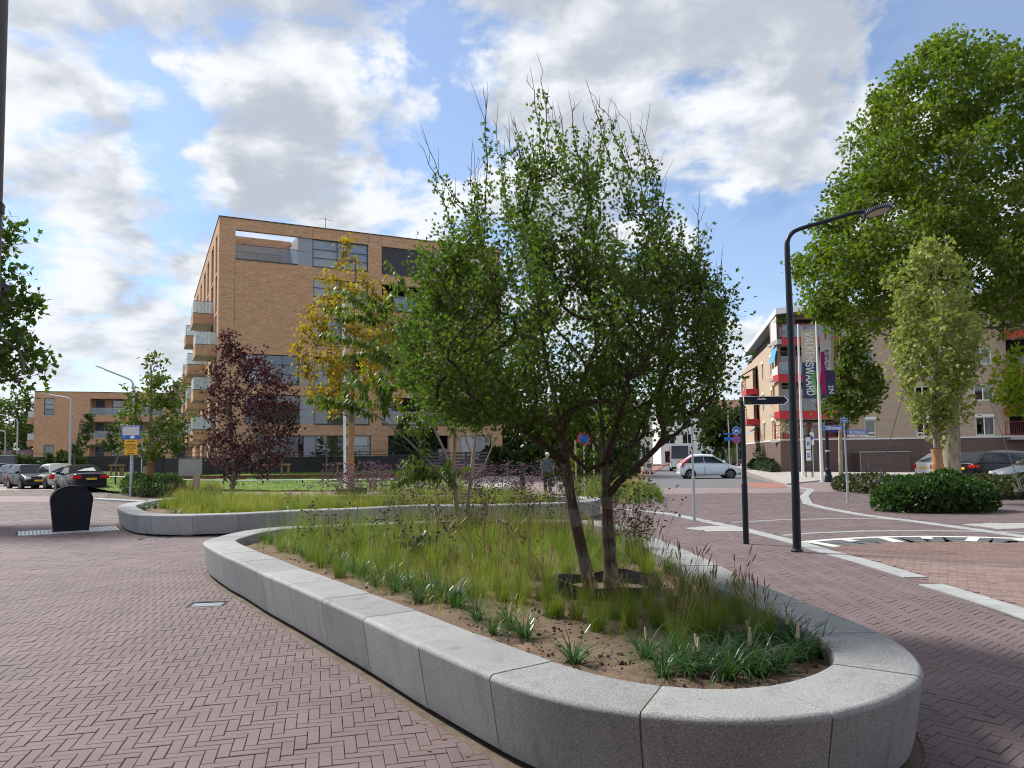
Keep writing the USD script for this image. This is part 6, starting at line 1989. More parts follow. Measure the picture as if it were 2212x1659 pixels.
for i, (u, v, k_, s_) in enumerate(pix_tufts):
    loc = at_soil(u, v)
    if i < 3:
        kk = (0, 1, 2)[i]
        protos.append(tuft_proto(100 + kk, (260, 240, 280)[kk], (0.33, 0.30, 0.28)[kk], 0.0038, (0.50, 0.62, 0.55)[kk], (lf_grassA, lf_grassA, lf_grassG)[kk], (9, 5, 3)[kk], zone(u, v + 60, TL), zone(u, v + 60, TG), loc, rg.uniform(0, 360)))
    else:
        copy_of(protos[k_], loc, rg.uniform(0, 360), zone(u, v + 60, TL), s_ * rg.uniform(0.92, 1.15), group=zone(u, v + 60, TG))

for i in range(70):
    p = G(rg.uniform(680, 1560), rg.uniform(1160, 1250), 0.34)
    if IN1.contains(Point(p[0], p[1])) and math.hypot(p[0] - 0.84, p[1] - 7.0) > 0.7:
        q_ = 1 if p[0] > -1.6 else 2
        copy_of(protos[int(rg.integers(3))], (p[0], p[1], 0.33), rg.uniform(0, 360), TL[q_], rg.uniform(1.0, 1.5), group=TG[q_])

# lily turf along the rim


def lily_proto(seed, loc, spikes):
    rng = np.random.default_rng(seed)
    t = thing('lily_turf', GL[0], 'plant', loc, 0, GG[0])
    v, f = blades(64, rng, 0.33, 0.0165, 1.5, seg=6, spread=0.035, curl=1.5)
    raw_mesh('leaves', v, f, lf_lily, t)
    if spikes:
        for s in range(spikes):
            a = rng.random() * 6.28
            b = np.array([math.cos(a), math.sin(a), 0]) * 0.03
            ln = rng.normal(0, 0.10, 2)
            top = np.array([b[0] + ln[0] * 0.25, b[1] + ln[1] * 0.25, rng.uniform(0.15, 0.21)])
            m = MB()
            ax = top - b
            ax /= np.linalg.norm(ax)
            for q in range(70):
                tt = q / 69
                c = top - ax * 0.075 * (1 - tt)
                ang = q * 2.4
                rr_2 = 0.0062 * (1 - 0.75 * tt)
                sd = np.cross(ax, [1, 0, 0])
                sd /= np.linalg.norm(sd)
                sd2 = np.cross(ax, sd)
                p = c + (sd * math.cos(ang) + sd2 * math.sin(ang)) * rr_2
                m.obox(p, (0.0032, 0.0016, 0), (-0.0016, 0.0032, 0), (0, 0, 0.0032))
            m.build('flower_spike', m_spike, t, kind='stuff')
            MB().tube([b, (b + top) / 2, top - ax * 0.07], 0.0022, 4).build('stalk', m_stem, t)
    return t


pix_lily = [(1238, 1440, 0, 1.0), (1395, 1425, 1, 0.95), (1432, 1462, 0, 1.05), (1515, 1450, 1, 1.05), (1490, 1465, 0, 0.85), (1612, 1452, 1, 1.15), (1640, 1465, 0, 0.9), (1735, 1432, 1, 1.05), (1700, 1395, 1, 0.95), (1655, 1375, 1, 0.9), (1745, 1400, 0, 0.9), (1620, 1400, 1, 0.85), (1600, 1425, 0, 0.9), (1685, 1365, 0, 0.8), (1770, 1425, 0, 0.8),
            (1100, 1360, 1, 0.9), (1030, 1345, 1, 0.9), (985, 1320, 1, 1.0), (990, 1300, 0, 0.95), (918, 1297, 1, 1.0), (905, 1310, 0, 0.85), (845, 1268, 1, 1.0), (855, 1285, 0, 0.9), (790, 1258, 1, 0.9), (775, 1252, 0, 0.95), (815, 1275, 0, 0.85), (713, 1225, 1, 0.95), (672, 1217, 0, 0.85), (640, 1203, 0, 0.85), (610, 1200, 1, 0.8), (585, 1180, 0, 0.8), (570, 1172, 0, 0.7), (605, 1180, 0, 0.8), (625, 1170, 1, 0.8), (590, 1163, 0, 0.75), (1065, 1375, 0, 0.7), (1135, 1382, 0, 0.85), (955, 1310, 1, 0.9), (940, 1300, 0, 0.9), (880, 1280, 0, 0.95), (825, 1262, 0, 0.9), (760, 1243, 0, 0.85), (735, 1238, 1, 0.85), (690, 1222, 0, 0.85), (655, 1210, 0, 0.8), (1575, 1470, 0, 0.95), (1680, 1455, 0, 0.95), (1470, 1440, 0, 0.9), (1550, 1440, 0, 0.9)]
lp = []
for i, (u, v, k_, s_) in enumerate(pix_lily):
    loc = at_soil(u, v - 8)
    if i == 0:
        lp.append(lily_proto(301, loc, 0))
    elif i == 1:
        lp.append(lily_proto(302, loc, 1))
    elif i == 3:
        lp.append(lily_proto(303, loc, 2))
    else:
        q = 0 if k_ == 0 else (1 if rg.random() < 0.7 or len(lp) < 3 else 2)
        copy_of(lp[q], loc, rg.uniform(0, 360), zone(u, v, GL), s_ * rg.uniform(0.95, 1.15), tilt=((rg.normal(), rg.normal(), 0.0001), rg.uniform(0, 9)), group=zone(u, v, GG))

# the mass of meadow planting behind: nobody could count it


def meadow(name, label, region, n, hmin, hmax, mats, cat='meadow planting', dens=None, w=0.006, base=0.335, seed=0, lean=0.45):
    rng = np.random.default_rng(seed)
    x0, y0, x1, y1 = region.bounds
    out = {m: [[], [], 0] for m in range(len(mats))}
    placed = 0
    tr = 0
    while placed < n and tr < n * 30:
        tr += 1
        x, y = rng.uniform(x0, x1), rng.uniform(y0, y1)
        if not region.contains(Point(x, y)):
            continue
        d = dens(x, y) if dens else 1
        if rng.random() > d:
            continue
        m = int(min(len(mats) - 1, max(0, (float(meshkit.noise(np.array([x * 0.9, y * 0.9, 3.3]), seed)) * 1.5 - 0.25 + rng.normal(0, 0.2)) * len(mats))))
        v, f = blades(int(rng.integers(10, 24)), rng, rng.uniform(hmin, hmax) * (1 + (0.85 * min(1, max(0, (y - 9.3) / 2.5)) if base > 0.3 and y < 14.5 else 0)) * (0.55 + 0.9 * float(meshkit.noise(np.array([x * 1.4, y * 1.4, 7.7]), seed))), w, lean * rng.uniform(0.7, 1.8), seg=2, spread=0.07, curl=0.8)
        o = out[m]
        o[0].append(v + [x, y, base - 0.01])
        o[1].append(f + o[2])
        o[2] += len(v)
        placed += 1
    t = thing(name, label, cat)
    setdata(t, kind='stuff')
    for m in range(len(mats)):
        if out[m][0]:
            raw_mesh('grass_blades', np.vstack(out[m][0]), np.vstack(out[m][1]), mats[m], t, kind='stuff')
    return t


def dens1(x, y):
    # thin near the tip and along the front rim, thick farther in
    edge = POLY1.exterior.distance(Point(x, y)) - 0.45
    rx_, ry_ = G(1300, 1277, 0.34)[:2]
    if abs(x - rx_) < 0.7 and -1.0 < y - ry_ < 0.55:
        return 0.0
    f = np.clip((edge - 0.18) / 0.5, 0, 1)
    return f * np.clip((y - 5.1) / 2.2, 0.06, 1)


meadow('meadow_planting', 'loose mass of green and straw coloured grasses filling the near raised planter', IN1, 1750, 0.20, 0.42, [lf_grassG, lf_grassA, lf_grassA, lf_grassB], dens=dens1, seed=41, w=0.0038)
d2f = lambda x, y: np.clip((POLY2.exterior.distance(Point(x, y)) - 0.95) / 0.8, 0.03, 1)
meadow('meadow_planting', 'pale yellow-green grasses filling the farther raised planter', IN2, 2300, 0.25, 0.50, [lf_grassG, lf_grassB, lf_grassA, lf_grassB], dens=d2f, seed=42, w=0.009)
# lily turf and tufts along the front of the farther bed
gl2 = 'small pale green lily turf clump along the front rim of the farther raised planter'
fr2 = BED2[[i for i in range(len(BED2)) if BED2[i][1] < 18.6]]
tanl = LineString(POLY2.buffer(-0.8).exterior.coords)
for i in range(26):
    d = tanl.interpolate(rg.random(), normalized=True)
    if d.y > 20.4 or d.x > 0:
        continue
    copy_of(lp[int(rg.integers(2))], (d.x + rg.normal(0, 0.12), d.y + rg.normal(0, 0.12), 0.33), rg.uniform(0, 360), gl2, rg.uniform(0.85, 1.2), group='lily turf in the farther planter')
gt2 = 'bushy yellow-green grass tuft in the front of the farther raised planter'
for i in range(34):
    d = LineString(POLY2.buffer(-rg.uniform(1.0, 1.9)).exterior.coords).interpolate(rg.random(), normalized=True)
    if d.y > 20.9 or d.x > 0.2:
        continue
    copy_of(protos[int(rg.integers(3))], (d.x, d.y, 0.33), rg.uniform(0, 360), gt2, rg.uniform(1.1, 1.6), group='grass tufts in the farther planter')

# verbena: thin branching stems with dark spent heads, and pinker ones behind


def verbena(name, label, spots, hmin, hmax, headmat, rng, base=0.32, hs=0.013, lean=0.15, heads_per=(3, 8)):
    st, hd = MB(), MB()
    for x, y in spots:
        h = rng.uniform(hmin, hmax)
        a = rng.random() * 6.28
        ln = abs(rng.normal(lean, 0.1))
        top = np.array([x + math.cos(a) * ln * h, y + math.sin(a) * ln * h, base + h])
        b = np.array([x, y, base])
        mid = (b + top) / 2 + [0, 0, 0.04 * h]
        st.tube([b, mid, top], [0.0026, 0.0020, 0.0012], 3, caps=False)
        tips = [top]
        for q in range(int(rng.integers(*heads_per))):
            t0 = rng.uniform(0.5, 0.95)
            p = b * (1 - t0) + top * t0
            a2_ = rng.random() * 6.28
            L = rng.uniform(0.08, 0.24) * (h / 0.8)
            e = p + np.array([math.cos(a2_) * 0.6, math.sin(a2_) * 0.6, 0.75]) * L
            st.tube([p, e], 0.0011, 3, caps=False)
            tips.append(e)
        for e in tips:
            for q in range(int(rng.integers(1, 4))):
                c = e + rng.normal(0, hs * 0.8, 3) * [1, 1, 0.5]
                r_ = hs * rng.uniform(0.6, 1.15)
                ico = ICO
                hd.add(ico[0] * r_ * [1, 1, 0.75] + c, ico[1])
    t = thing(name, label, 'flowers')
    setdata(t, kind='stuff')
    st.build('stems', m_stem, t, kind='stuff')
    hd.build('flower_heads', headmat, t, kind='stuff')
    return t


_ic = trimesh.creation.icosphere(0, 1.0)
ICO = (np.array(_ic.vertices), np.array(_ic.faces))


def pixspots(rows, n, rng, z=0.33, region=None):
    out = []
    while len(out) < n:
        u0, u1, v0, v1 = rows[int(rng.integers(len(rows)))]
        p = G(rng.uniform(u0, u1), rng.uniform(v0, v1), z)
        if region is None or region.contains(Point(p[0], p[1])):
            out.append((p[0], p[1]))
    return out


verbena('verbena', 'tall verbena with dark spent heads leaning over the right rim of the near planter', pixspots([(1340, 1500, 1180, 1250), (1370, 1450, 1150, 1200), (1330, 1430, 1200, 1240)], 46, rg, region=IN1), 0.45, 1.0, m_vhead, rg, lean=0.3)
verbena('verbena', 'dark-headed verbena scattered through the left half of the near planter', pixspots([(620, 900, 1150, 1225), (880, 1150, 1150, 1250)], 60, rg, region=IN1), 0.35, 0.75, m_vhead, rg, lean=0.2)
verbena('verbena', 'dusky verbena heads across the back of the near planter', pixspots([(1000, 1400, 1140, 1180), (850, 1300, 1140, 1170)], 150, rg, region=IN1), 0.5, 1.0, m_vhead, rg, lean=0.2)
verbena('verbena', 'haze of purple verbena flowers in the farther planter', [q for q in [(rg.uniform(-5.0, 1.9), rg.uniform(18.3, 24.0)) for _ in range(460)] if IN2.contains(Point(q[0], q[1]))], 0.55, 1.15, m_vpink, rg, lean=0.12, hs=0.024)
# a dark broad-leaved clump or two in the near bed
lf_broad = leafy('broad_dark_leaf', [(0, (0.012, 0.03, 0.016)), (1, (0.035, 0.065, 0.03))], trans=0.15, rough=0.35)
for (u, v, s_, lab) in [(925, 1212, 1.0, 'dark green broad-leaved plant amid the grasses left of the tree ring'), (1275, 1195, 0.6, 'small dark leafy plant just behind the maple trunks')]:
    loc = at_soil(u, v)
    t = thing('leafy_plant', lab, 'plant', loc)
    P = rg.normal(0, 0.16, (170, 3)) * [1, 1, 0.5] * s_ + [0, 0, 0.16 * s_]
    v_, f_ = scatter(LEAF_OVAL[0], LEAF_OVAL[1], P, frames(rg.normal(size=(170, 3)) + [0, 0, 0.3], np.array([0, 0, 1.0]) + rg.normal(0, 0.3, (170, 3))), 0.11 * s_)
    raw_mesh('leaves', v_, f_, lf_broad, t, kind='stuff')

# clods, twigs and dead bits on the bare soil
hd_ = MB()
for _ in range(2600):
    d_ = LineString(POLY1.buffer(-0.5 - 0.55 * rg.random() ** 1.5).exterior.coords).interpolate(rg.random(), normalized=True) if rg.random() < 0.5 else Point(rg.uniform(-1.2, 2.0), rg.uniform(4.2, 7.0))
    if not IN1.contains(d_):
        continue
    r_ = 0.004 + 0.014 * rg.random() ** 3
    hd_.add(ICO[0] * r_ * rg.uniform(0.6, 1.4, 3) + [d_.x, d_.y, 0.335 + rg.uniform(-0.004, 0.006)], ICO[1])
for _ in range(500):
    x, y = rg.uniform(-2.5, 2.0), rg.uniform(4.2, 9.0)
    if IN1.contains(Point(x, y)):
        a_, L_ = rg.random() * 6.28, rg.uniform(0.04, 0.13)
        hd_.tube([(x, y, 0.342), (x + L_ * math.cos(a_), y + L_ * math.sin(a_), 0.346)], 0.0014, 3, caps=False)
t = thing('soil_clods', 'small clods, straw and bits of bark on the bare soil of the near planter', 'soil')
setdata(t, kind='stuff')
hd_.build('clods', islandy('soil_clod', [(0, (0.07, 0.048, 0.035)), (0.6, (0.17, 0.12, 0.085)), (0.9, (0.26, 0.20, 0.14)), (1, (0.40, 0.33, 0.22))], rough=0.95), t, kind='stuff')

# black rings round the trees
m_liner = plain('black_liner', (0.012, 0.012, 0.015), 0.32, var=0.3, scale=7, bump=0.3, bscale=25, spec=0.6)


def tree_ring(label, c, rx, ry, h, seed):
    rng = np.random.default_rng(seed)
    t = thing('tree_ring', label, 'tree ring', (c[0], c[1], 0.30))
    n = 64
    a = np.arange(n) * 2 * math.pi / n
    wob = 1 + 0.035 * np.sin(a * 3 + 1) + 0.02 * np.sin(a * 7)
    top = h * (1 + 0.16 * np.sin(a * 2 + 0.5) + 0.10 * np.sin(a * 5 + 2))
    rows = [(1.0, 0.0), (1.03, 1.0), (1.02, 1.0), (0.985, 0.0)]
    V = []
    for k_, (s_, q) in enumerate(rows):
        V += [(rx * s_ * wob[i] * math.cos(a[i]), ry * s_ * wob[i] * math.sin(a[i]), q * top[i] + (0.006 if k_ == 2 else 0)) for i in range(n)]
    F = []
    for k_ in range(3):
        F += [(k_ * n + i, k_ * n + (i + 1) % n, (k_ + 1) * n + (i + 1) % n, (k_ + 1) * n + i) for i in range(n)]
    MB().add(V, F).build('liner', m_liner, t, 50)
    MB().lathe([(0, 0.04), (rx * 0.97, 0.05)], 32).build('soil', m_soil, t)


rcx = G(1300, 1262, 0.40)
tree_ring('wrinkled black plastic ring around the twin maple trunks', tuple(G(1300, 1277, 0.34)[:2]), 0.50, 0.47, 0.155, 1)
tree_ring('black plastic ring around the stems of the long-leaved tree', tuple(G(1000, 1146, 0.34)[:2]), 0.53, 0.50, 0.17, 2)
tree_ring('low black ring at the foot of the golden tree in the farther planter', (bg_[0], bg_[1]), 0.55, 0.5, 0.2, 3)


# ---------------------------------------------------------------- shrubs and hedges
def shrub_mass(name, label, cat, poly, h, n, leaf, size, mat, rng, base=0.0, flat=0.3, group=None, edge=0.35, core=True, up=0.6, rough_top=0.25):
    """dense shrub planting filling a ground outline: a twiggy body under a coat of leaves"""
    t = thing(name, label, cat, (0, 0, 0), 0, group)
    x0, y0, x1, y1 = poly.bounds
    P = []
    ext = poly.exterior
    while len(P) < n:
        x, y = rng.uniform(x0, x1), rng.uniform(y0, y1)
        pt = Point(x, y)
        if not poly.contains(pt):
            continue
        e = min(1.0, ext.distance(pt) / edge)
        top = h * (0.35 + 0.65 * math.sqrt(1 - (1 - e) ** 2)) * (1 - rough_top + 2 * rough_top * float(meshkit.noise(np.array([x * 1.6, y * 1.6, 1.0]), 5)))
        z = top * (1 - rng.random() ** 2.0 * (1.0 if e < 0.6 else 0.5))
        P.append((x, y, base + z, e))
    P = np.array(P)
    cen = np.array([(x0 + x1) / 2, (y0 + y1) / 2, 0])
    d = rng.normal(0, 0.6, (n, 3)) + [0, 0, up]
    v, f = scatter(leaf[0], leaf[1], P[:, :3], frames(d, np.array([0, 0, 1.0]) * flat + rng.normal(0, 0.6, (n, 3))), size * rng.uniform(0.7, 1.3, n))
    raw_mesh('foliage', v, f, mat, t, kind='stuff')
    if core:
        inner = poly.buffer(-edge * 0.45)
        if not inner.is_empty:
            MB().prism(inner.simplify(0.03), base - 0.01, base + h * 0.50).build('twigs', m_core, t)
    return t


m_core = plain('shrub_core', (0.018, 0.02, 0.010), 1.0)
lf_ever = leafy('evergreen_leaf', [(0, (0.035, 0.085, 0.016)), (0.5, (0.075, 0.150, 0.026)), (1, (0.14, 0.22, 0.045))], trans=0.35, rough=0.45)
lf_juni = leafy('juniper_leaf', [(0, (0.055, 0.065, 0.022)), (0.5, (0.095, 0.115, 0.038)), (1, (0.155, 0.165, 0.065))], trans=0.2)
lf_bed = leafy('bed_shrub_leaf', [(0, (0.03, 0.07, 0.02)), (0.42, (0.07, 0.125, 0.03)), (0.55, (0.22, 0.10, 0.03)), (1, (0.36, 0.13, 0.035))], trans=0.25, patch=1.1)
lf_hedge = leafy('hedge_leaf', [(0, (0.02, 0.045, 0.012)), (0.7, (0.05, 0.09, 0.022)), (1, (0.08, 0.12, 0.03))], trans=0.2)


def gpoly(pix, z=0.0):
    return Polygon([G(u, v, z)[:2] for u, v in pix])


ev = G(2020, 1103, 0)
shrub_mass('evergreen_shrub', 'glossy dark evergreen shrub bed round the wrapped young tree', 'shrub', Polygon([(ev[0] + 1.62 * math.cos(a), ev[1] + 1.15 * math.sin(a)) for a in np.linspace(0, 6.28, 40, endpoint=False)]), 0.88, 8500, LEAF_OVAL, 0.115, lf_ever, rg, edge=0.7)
JUN = gpoly([(1800, 1061), (1900, 1071), (2010, 1078), (2120, 1080), (2330, 1082), (2330, 1060), (2100, 1054), (1900, 1049), (1802, 1047)])
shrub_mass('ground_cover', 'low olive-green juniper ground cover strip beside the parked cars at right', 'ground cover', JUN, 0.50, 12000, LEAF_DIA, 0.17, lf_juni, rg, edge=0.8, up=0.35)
setdata(stage.GetPrimAtPath('/World/ground_cover'), kind='stuff')
BEDL = gpoly([(262, 1070), (300, 1075), (370, 1074), (400, 1066), (395, 1058), (330, 1055), (265, 1060)])
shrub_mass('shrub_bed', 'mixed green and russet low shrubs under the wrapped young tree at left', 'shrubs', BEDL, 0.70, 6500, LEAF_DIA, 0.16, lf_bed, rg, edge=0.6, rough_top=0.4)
meadow('dry_grass_bed', 'straw-coloured grasses beside the russet shrub bed', gpoly([(372, 1078), (425, 1082), (480, 1070), (470, 1056), (400, 1056)]), 260, 0.4, 0.75, [lf_grassB, lf_grassA], base=0.0, seed=51, w=0.016)
# clipped hedges by the tan block
HD = [('low clipped dark green hedge along the pavement by the tan block', [(1615, 1014), (1660, 1022), (1684, 1022), (1684, 1018), (1625, 1010)], 0.85, 3000, 'clipped_hedge'),
      ('leafy pale green bushes behind the low hedge at the corner of the tan block', [(1622, 1010), (1640, 1014), (1684, 1017), (1684, 1012), (1640, 1009)], 2.6, 4200, 'bush'),
      ('rounded bush left of the bicycle sign pole', [(1566, 1006), (1584, 1009), (1588, 1005), (1572, 1002)], 2.3, 900, 'bush'),
      ('second rounded bush along the side of the tan block', [(1541, 1001.5), (1556, 1003), (1558, 1000.5), (1544, 999)], 2.3, 700, 'bush')]
lf_bush = leafy('bush_leaf', [(0, (0.05, 0.085, 0.02)), (0.6, (0.10, 0.15, 0.035)), (1, (0.17, 0.21, 0.06))], trans=0.25)
for lab, px, h, n, nm in HD:
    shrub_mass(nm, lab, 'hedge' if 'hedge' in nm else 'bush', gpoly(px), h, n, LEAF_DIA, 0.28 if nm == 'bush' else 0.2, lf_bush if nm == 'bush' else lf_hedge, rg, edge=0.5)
# dark planting at the entrance right of the brick block
shrub_mass('hedge', 'tall square clipped hedge against the orange brick block', 'hedge', Polygon([(-8.6, 55.4), (-5.6, 56.8), (-6.0, 57.9), (-9.0, 56.5)]), 3.5, 3600, LEAF_DIA, 0.26, leafy('conifer_hedge_leaf', [(0, (0.035, 0.065, 0.025)), (1, (0.085, 0.13, 0.055))], trans=0.2), rg, edge=0.25)
shrub_mass('hedge', 'long dark hedge behind the footpath in the middle distance', 'hedge', Polygon([(-3.0, 62), (9.5, 57.5), (9.9, 58.9), (-2.6, 63.6)]), 2.0, 5200, LEAF_DIA, 0.34, lf_dark, rg, edge=0.5)
shrub_mass('shrub', 'yellowish rounded shrub behind the walking person', 'shrub', Polygon([(3.7, 46), (5.6, 46), (5.8, 47.4), (3.6, 47.4)]), 1.7, 1800, LEAF_DIA, 0.26, lf_young, rg, edge=0.5)
shrub_mass('shrub', 'dark leafy shrubs at the foot of the low brick block wall', 'shrub', Polygon([(-48, 68.5), (-39, 68.5), (-39, 69.6), (-48, 69.6)]), 1.9, 2400, LEAF_DIA, 0.34, lf_dark, rg, edge=0.6, rough_top=0.5)
# rose bed where the person walks
meadow('flower_bed', 'reddish and green low planting beside the footpath', Polygon([(2.6, 24.6), (4.9, 24.4), (6.2, 33), (5.2, 44), (3.0, 40), (2.6, 33.5), (2.4, 29.5)]), 620, 0.35, 0.7, [lf_grassG, lf_young, lf_bed, lf_grassB], base=0.02, seed=61, w=0.02)
meadow('flower_bed', 'grassy bed with pale stems left of the footpath', Polygon([(-4.5, 26.0), (0.3, 25.3), (0.8, 28.5), (-1.5, 31.5), (-5.2, 30)]), 520, 0.35, 0.7, [lf_grassA, lf_grassG, lf_grassB], base=0.02, seed=62, w=0.02)

# ---------------------------------------------------------------- lawn
m_lawn = None


def lawn_mat():
    n = {'g': ('geometry', {}), 'n1': ('noise_texture', {'dimensions': '3D', 'scale': 0.6, 'detail': 5.0}), 'n2': ('noise_texture', {'dimensions': '3D', 'scale': 26.0, 'detail': 4.0, 'roughness': 0.7}), 'a': ('math', {'math_type': 'multiply_add', 'value2': 0.6}), 'h': ('math', {'math_type': 'multiply', 'value2': 0.4}),
         'rp': ('rgb_ramp', {'ramp': [(0.3, (0.055, 0.10, 0.014)), (0.5, (0.105, 0.175, 0.025)), (0.7, (0.16, 0.225, 0.045))]}), 'p': ('principled_bsdf', {'roughness': 0.9, 'specular_ior_level': 0.2}), 'bp': ('bump', {'strength': 1.0, 'distance': 0.04})}
    return M_('lawn', n, [('g.position', 'n1.vector'), ('g.position', 'n2.vector'), ('n1.fac', 'h.value1'), ('n2.fac', 'a.value1'), ('h.value', 'a.value3'), ('a.value', 'rp.fac'), ('rp.color', 'p.base_color'), ('n2.fac', 'bp.height'), ('bp.normal', 'p.normal')])


m_lawn = lawn_mat()
LN = [G(247, 1066)[:2], G(330, 1062)[:2], G(470, 1062)[:2], G(600, 1062)[:2], np.array([-6.0, 36.8]), np.array([-2.5, 38.5]), np.array([-4.5, 56.0]), np.array([-8, 58.0]), np.array([-20.2, 52.3]), np.array([-34, 66]), np.array([-46, 76]), np.array([-48, 73]), np.array([-35, 57]), np.array([-26, 44])]
lp_ = Polygon(LN)
xs_, ys_ = np.meshgrid(np.arange(-50, 0, 0.5), np.arange(33, 77, 0.25), indexing='ij')
STEP_A, STEP_B = np.array([-24.0, 47.5]), np.array([-5.0, 45.0])


def lawn_z(x, y):
    z = 0.02 + 0.31 * np.clip((y - 36.5) / 4.5, 0, 1)
    ys = STEP_A[1] + (x - STEP_A[0]) * (STEP_B[1] - STEP_A[1]) / (STEP_B[0] - STEP_A[0])
    hi = np.clip((y - ys) / 0.05, 0, 1) * np.clip((x + 26) / 2, 0, 1)
    return z + hi * 0.20 + 0.14 * np.clip((y - 44) / 6, 0, 1) + 0.012 * np.clip(y - 52, 0, 30)


V = np.stack([xs_, ys_, lawn_z(xs_, ys_)], -1).reshape(-1, 3)
okv = shapely.contains_xy(lp_.buffer(0.35), V[:, 0], V[:, 1])
ny = xs_.shape[1]
i, j = np.meshgrid(np.arange(xs_.shape[0] - 1), np.arange(ny - 1), indexing='ij')
q = np.stack([i * ny + j, (i + 1) * ny + j, (i + 1) * ny + j + 1, i * ny + j + 1], -1).reshape(-1, 4)
q = q[okv[q].all(1)]
tri = np.vstack([q[:, [0, 1, 2]], q[:, [0, 2, 3]]])
uq, inv = np.unique(tri, return_inverse=True)
raw_mesh('lawn', V[uq], inv.reshape(-1, 3), m_lawn, None, kind='structure')
# grass blades standing on it
bx2 = []
while len(bx2) < 9000:
    x, y = rg.uniform(-40, -3), rg.uniform(34, 66)
    if lp_.contains(Point(x, y)):
        bx2.append((x, y, float(lawn_z(np.array(x), np.array(y)))))
bx2 = np.array(bx2)
v_, f_ = scatter(LEAF_DIA[0] * [1, 0.25, 1], LEAF_DIA[1], bx2, frames(rg.normal(0, 0.5, (9000, 3)) + [0, 0, 1]), 0.12 * rg.uniform(0.6, 1.4, 9000))
gtop = thing('lawn_grass', 'short green grass blades of the lawn', 'grass')
setdata(gtop, kind='stuff')
raw_mesh('blades', v_, f_, leafy('lawn_blade', [(0, (0.07, 0.13, 0.016)), (1, (0.16, 0.24, 0.04))], trans=0.3), gtop, kind='stuff')

# ---------------------------------------------------------------- fallen leaves
lf_fall = leafy('fallen_leaf', [(0, (0.20, 0.075, 0.02)), (0.4, (0.33, 0.15, 0.04)), (0.7, (0.42, 0.27, 0.09)), (0.9, (0.25, 0.16, 0.09)), (1, (0.55, 0.45, 0.28))], trans=0.1)
fl_t = thing('fallen_leaves', 'brown and yellow fallen leaves strewn over the paving', 'leaves')
setdata(fl_t, kind='stuff')
P = []
for i in range(150):
    k_ = int(rg.integers(0, 480))
    p = BED1[k_]
    if p[1] > 11.5 or (p[0] > 0.5 and rg.random() < 0.6):
        continue
    q = p + (p - np.array([-0.8, 8.5])) / np.linalg.norm(p - np.array([-0.8, 8.5])) * abs(rg.normal(0.0, 0.09)) - 0.02
    P.append((q[0], q[1], 0.006))
for i in range(100):
    y = rg.uniform(4.2, 17)
    x = rg.uniform(-0.66, 0.66) * y
    if not POLY1.buffer(0.05).contains(Point(x, y)) and not POLY2.buffer(0.05).contains(Point(x, y)):
        P.append((x, y, 0.007))
for i in range(260):
    a = rg.random() * 6.28
    P.append((ev[0] + rg.normal(-0.1, 1.15), ev[1] - 1.05 + rg.normal(0, 0.16), 0.008))
for i in range(220):
    d = JUN.exterior.interpolate(rg.uniform(0, 0.45), normalized=True)
    P.append((d.x + rg.normal(0, 0.1), d.y + rg.normal(-0.12, 0.1), 0.008))
for i in range(60):
    p = BED2[int(rg.integers(0, 200))]
    P.append((p[0] + rg.normal(0, 0.05), p[1] - abs(rg.normal(0.03, 0.06)), 0.006))
P = np.array(P)
n = len(P)
sz = np.where(np.hypot(P[:, 0], P[:, 1]) < 13, 0.034, 0.06) * rg.uniform(0.5, 1.25, n)
d = rg.normal(size=(n, 3)) * [1, 1, 0.18]
v_, f_ = scatter(LEAF_OVAL[0] * [1, 1, 1.6], LEAF_OVAL[1], P, frames(d, np.array([0, 0, 1.0]) + rg.normal(0, 0.12, (n, 3))), sz)
v_[:, 2] = np.maximum(v_[:, 2], 0.004)
raw_mesh('leaves', v_, f_, lf_fall, fl_t, kind='stuff')
# ================================================================ walls, rails, poles, signs, waste container
rt_ = np.random.default_rng(77)
m_dark = plain('dark_paint', (0.010, 0.014, 0.021), 0.38, var=0.12, scale=4, spec=0.3)
m_bin = plain('bin_black', (0.006, 0.008, 0.012), 0.45, var=0.25, scale=3, bump=0.1, bscale=120, spec=0.2)
m_galv = plain('galvanised', (0.36, 0.39, 0.42), 0.5, metal=0.35, var=0.10, scale=8)
m_alu = plain('aluminium_plate', (0.52, 0.53, 0.54), 0.45, metal=0.4, var=0.12, scale=6)
m_whitep = plain('white_paint', (0.76, 0.76, 0.75), 0.4)
m_signw = plain('sign_white', (0.80, 0.80, 0.78), 0.4)
m_signblue = plain('sign_blue', (0.012, 0.10, 0.42), 0.4)
m_signred = plain('sign_red', (0.55, 0.02, 0.03), 0.4)
m_yellow = plain('sign_yellow', (0.85, 0.42, 0.012), 0.45)
m_ink = plain('sign_ink', (0.04, 0.02, 0.01), 0.5)
m_lens = plain('lamp_lens', (0.46, 0.42, 0.36), 0.35, var=0.15, scale=12)
m_corten = plain('rusty_steel', (0.14, 0.052, 0.030), 0.85, var=0.3, scale=5)
m_wood = plain('weathered_wood', (0.30, 0.24, 0.18), 0.9, var=0.2, scale=6)
m_bench = plain('timber', (0.22, 0.13, 0.07), 0.8, var=0.2, scale=5)

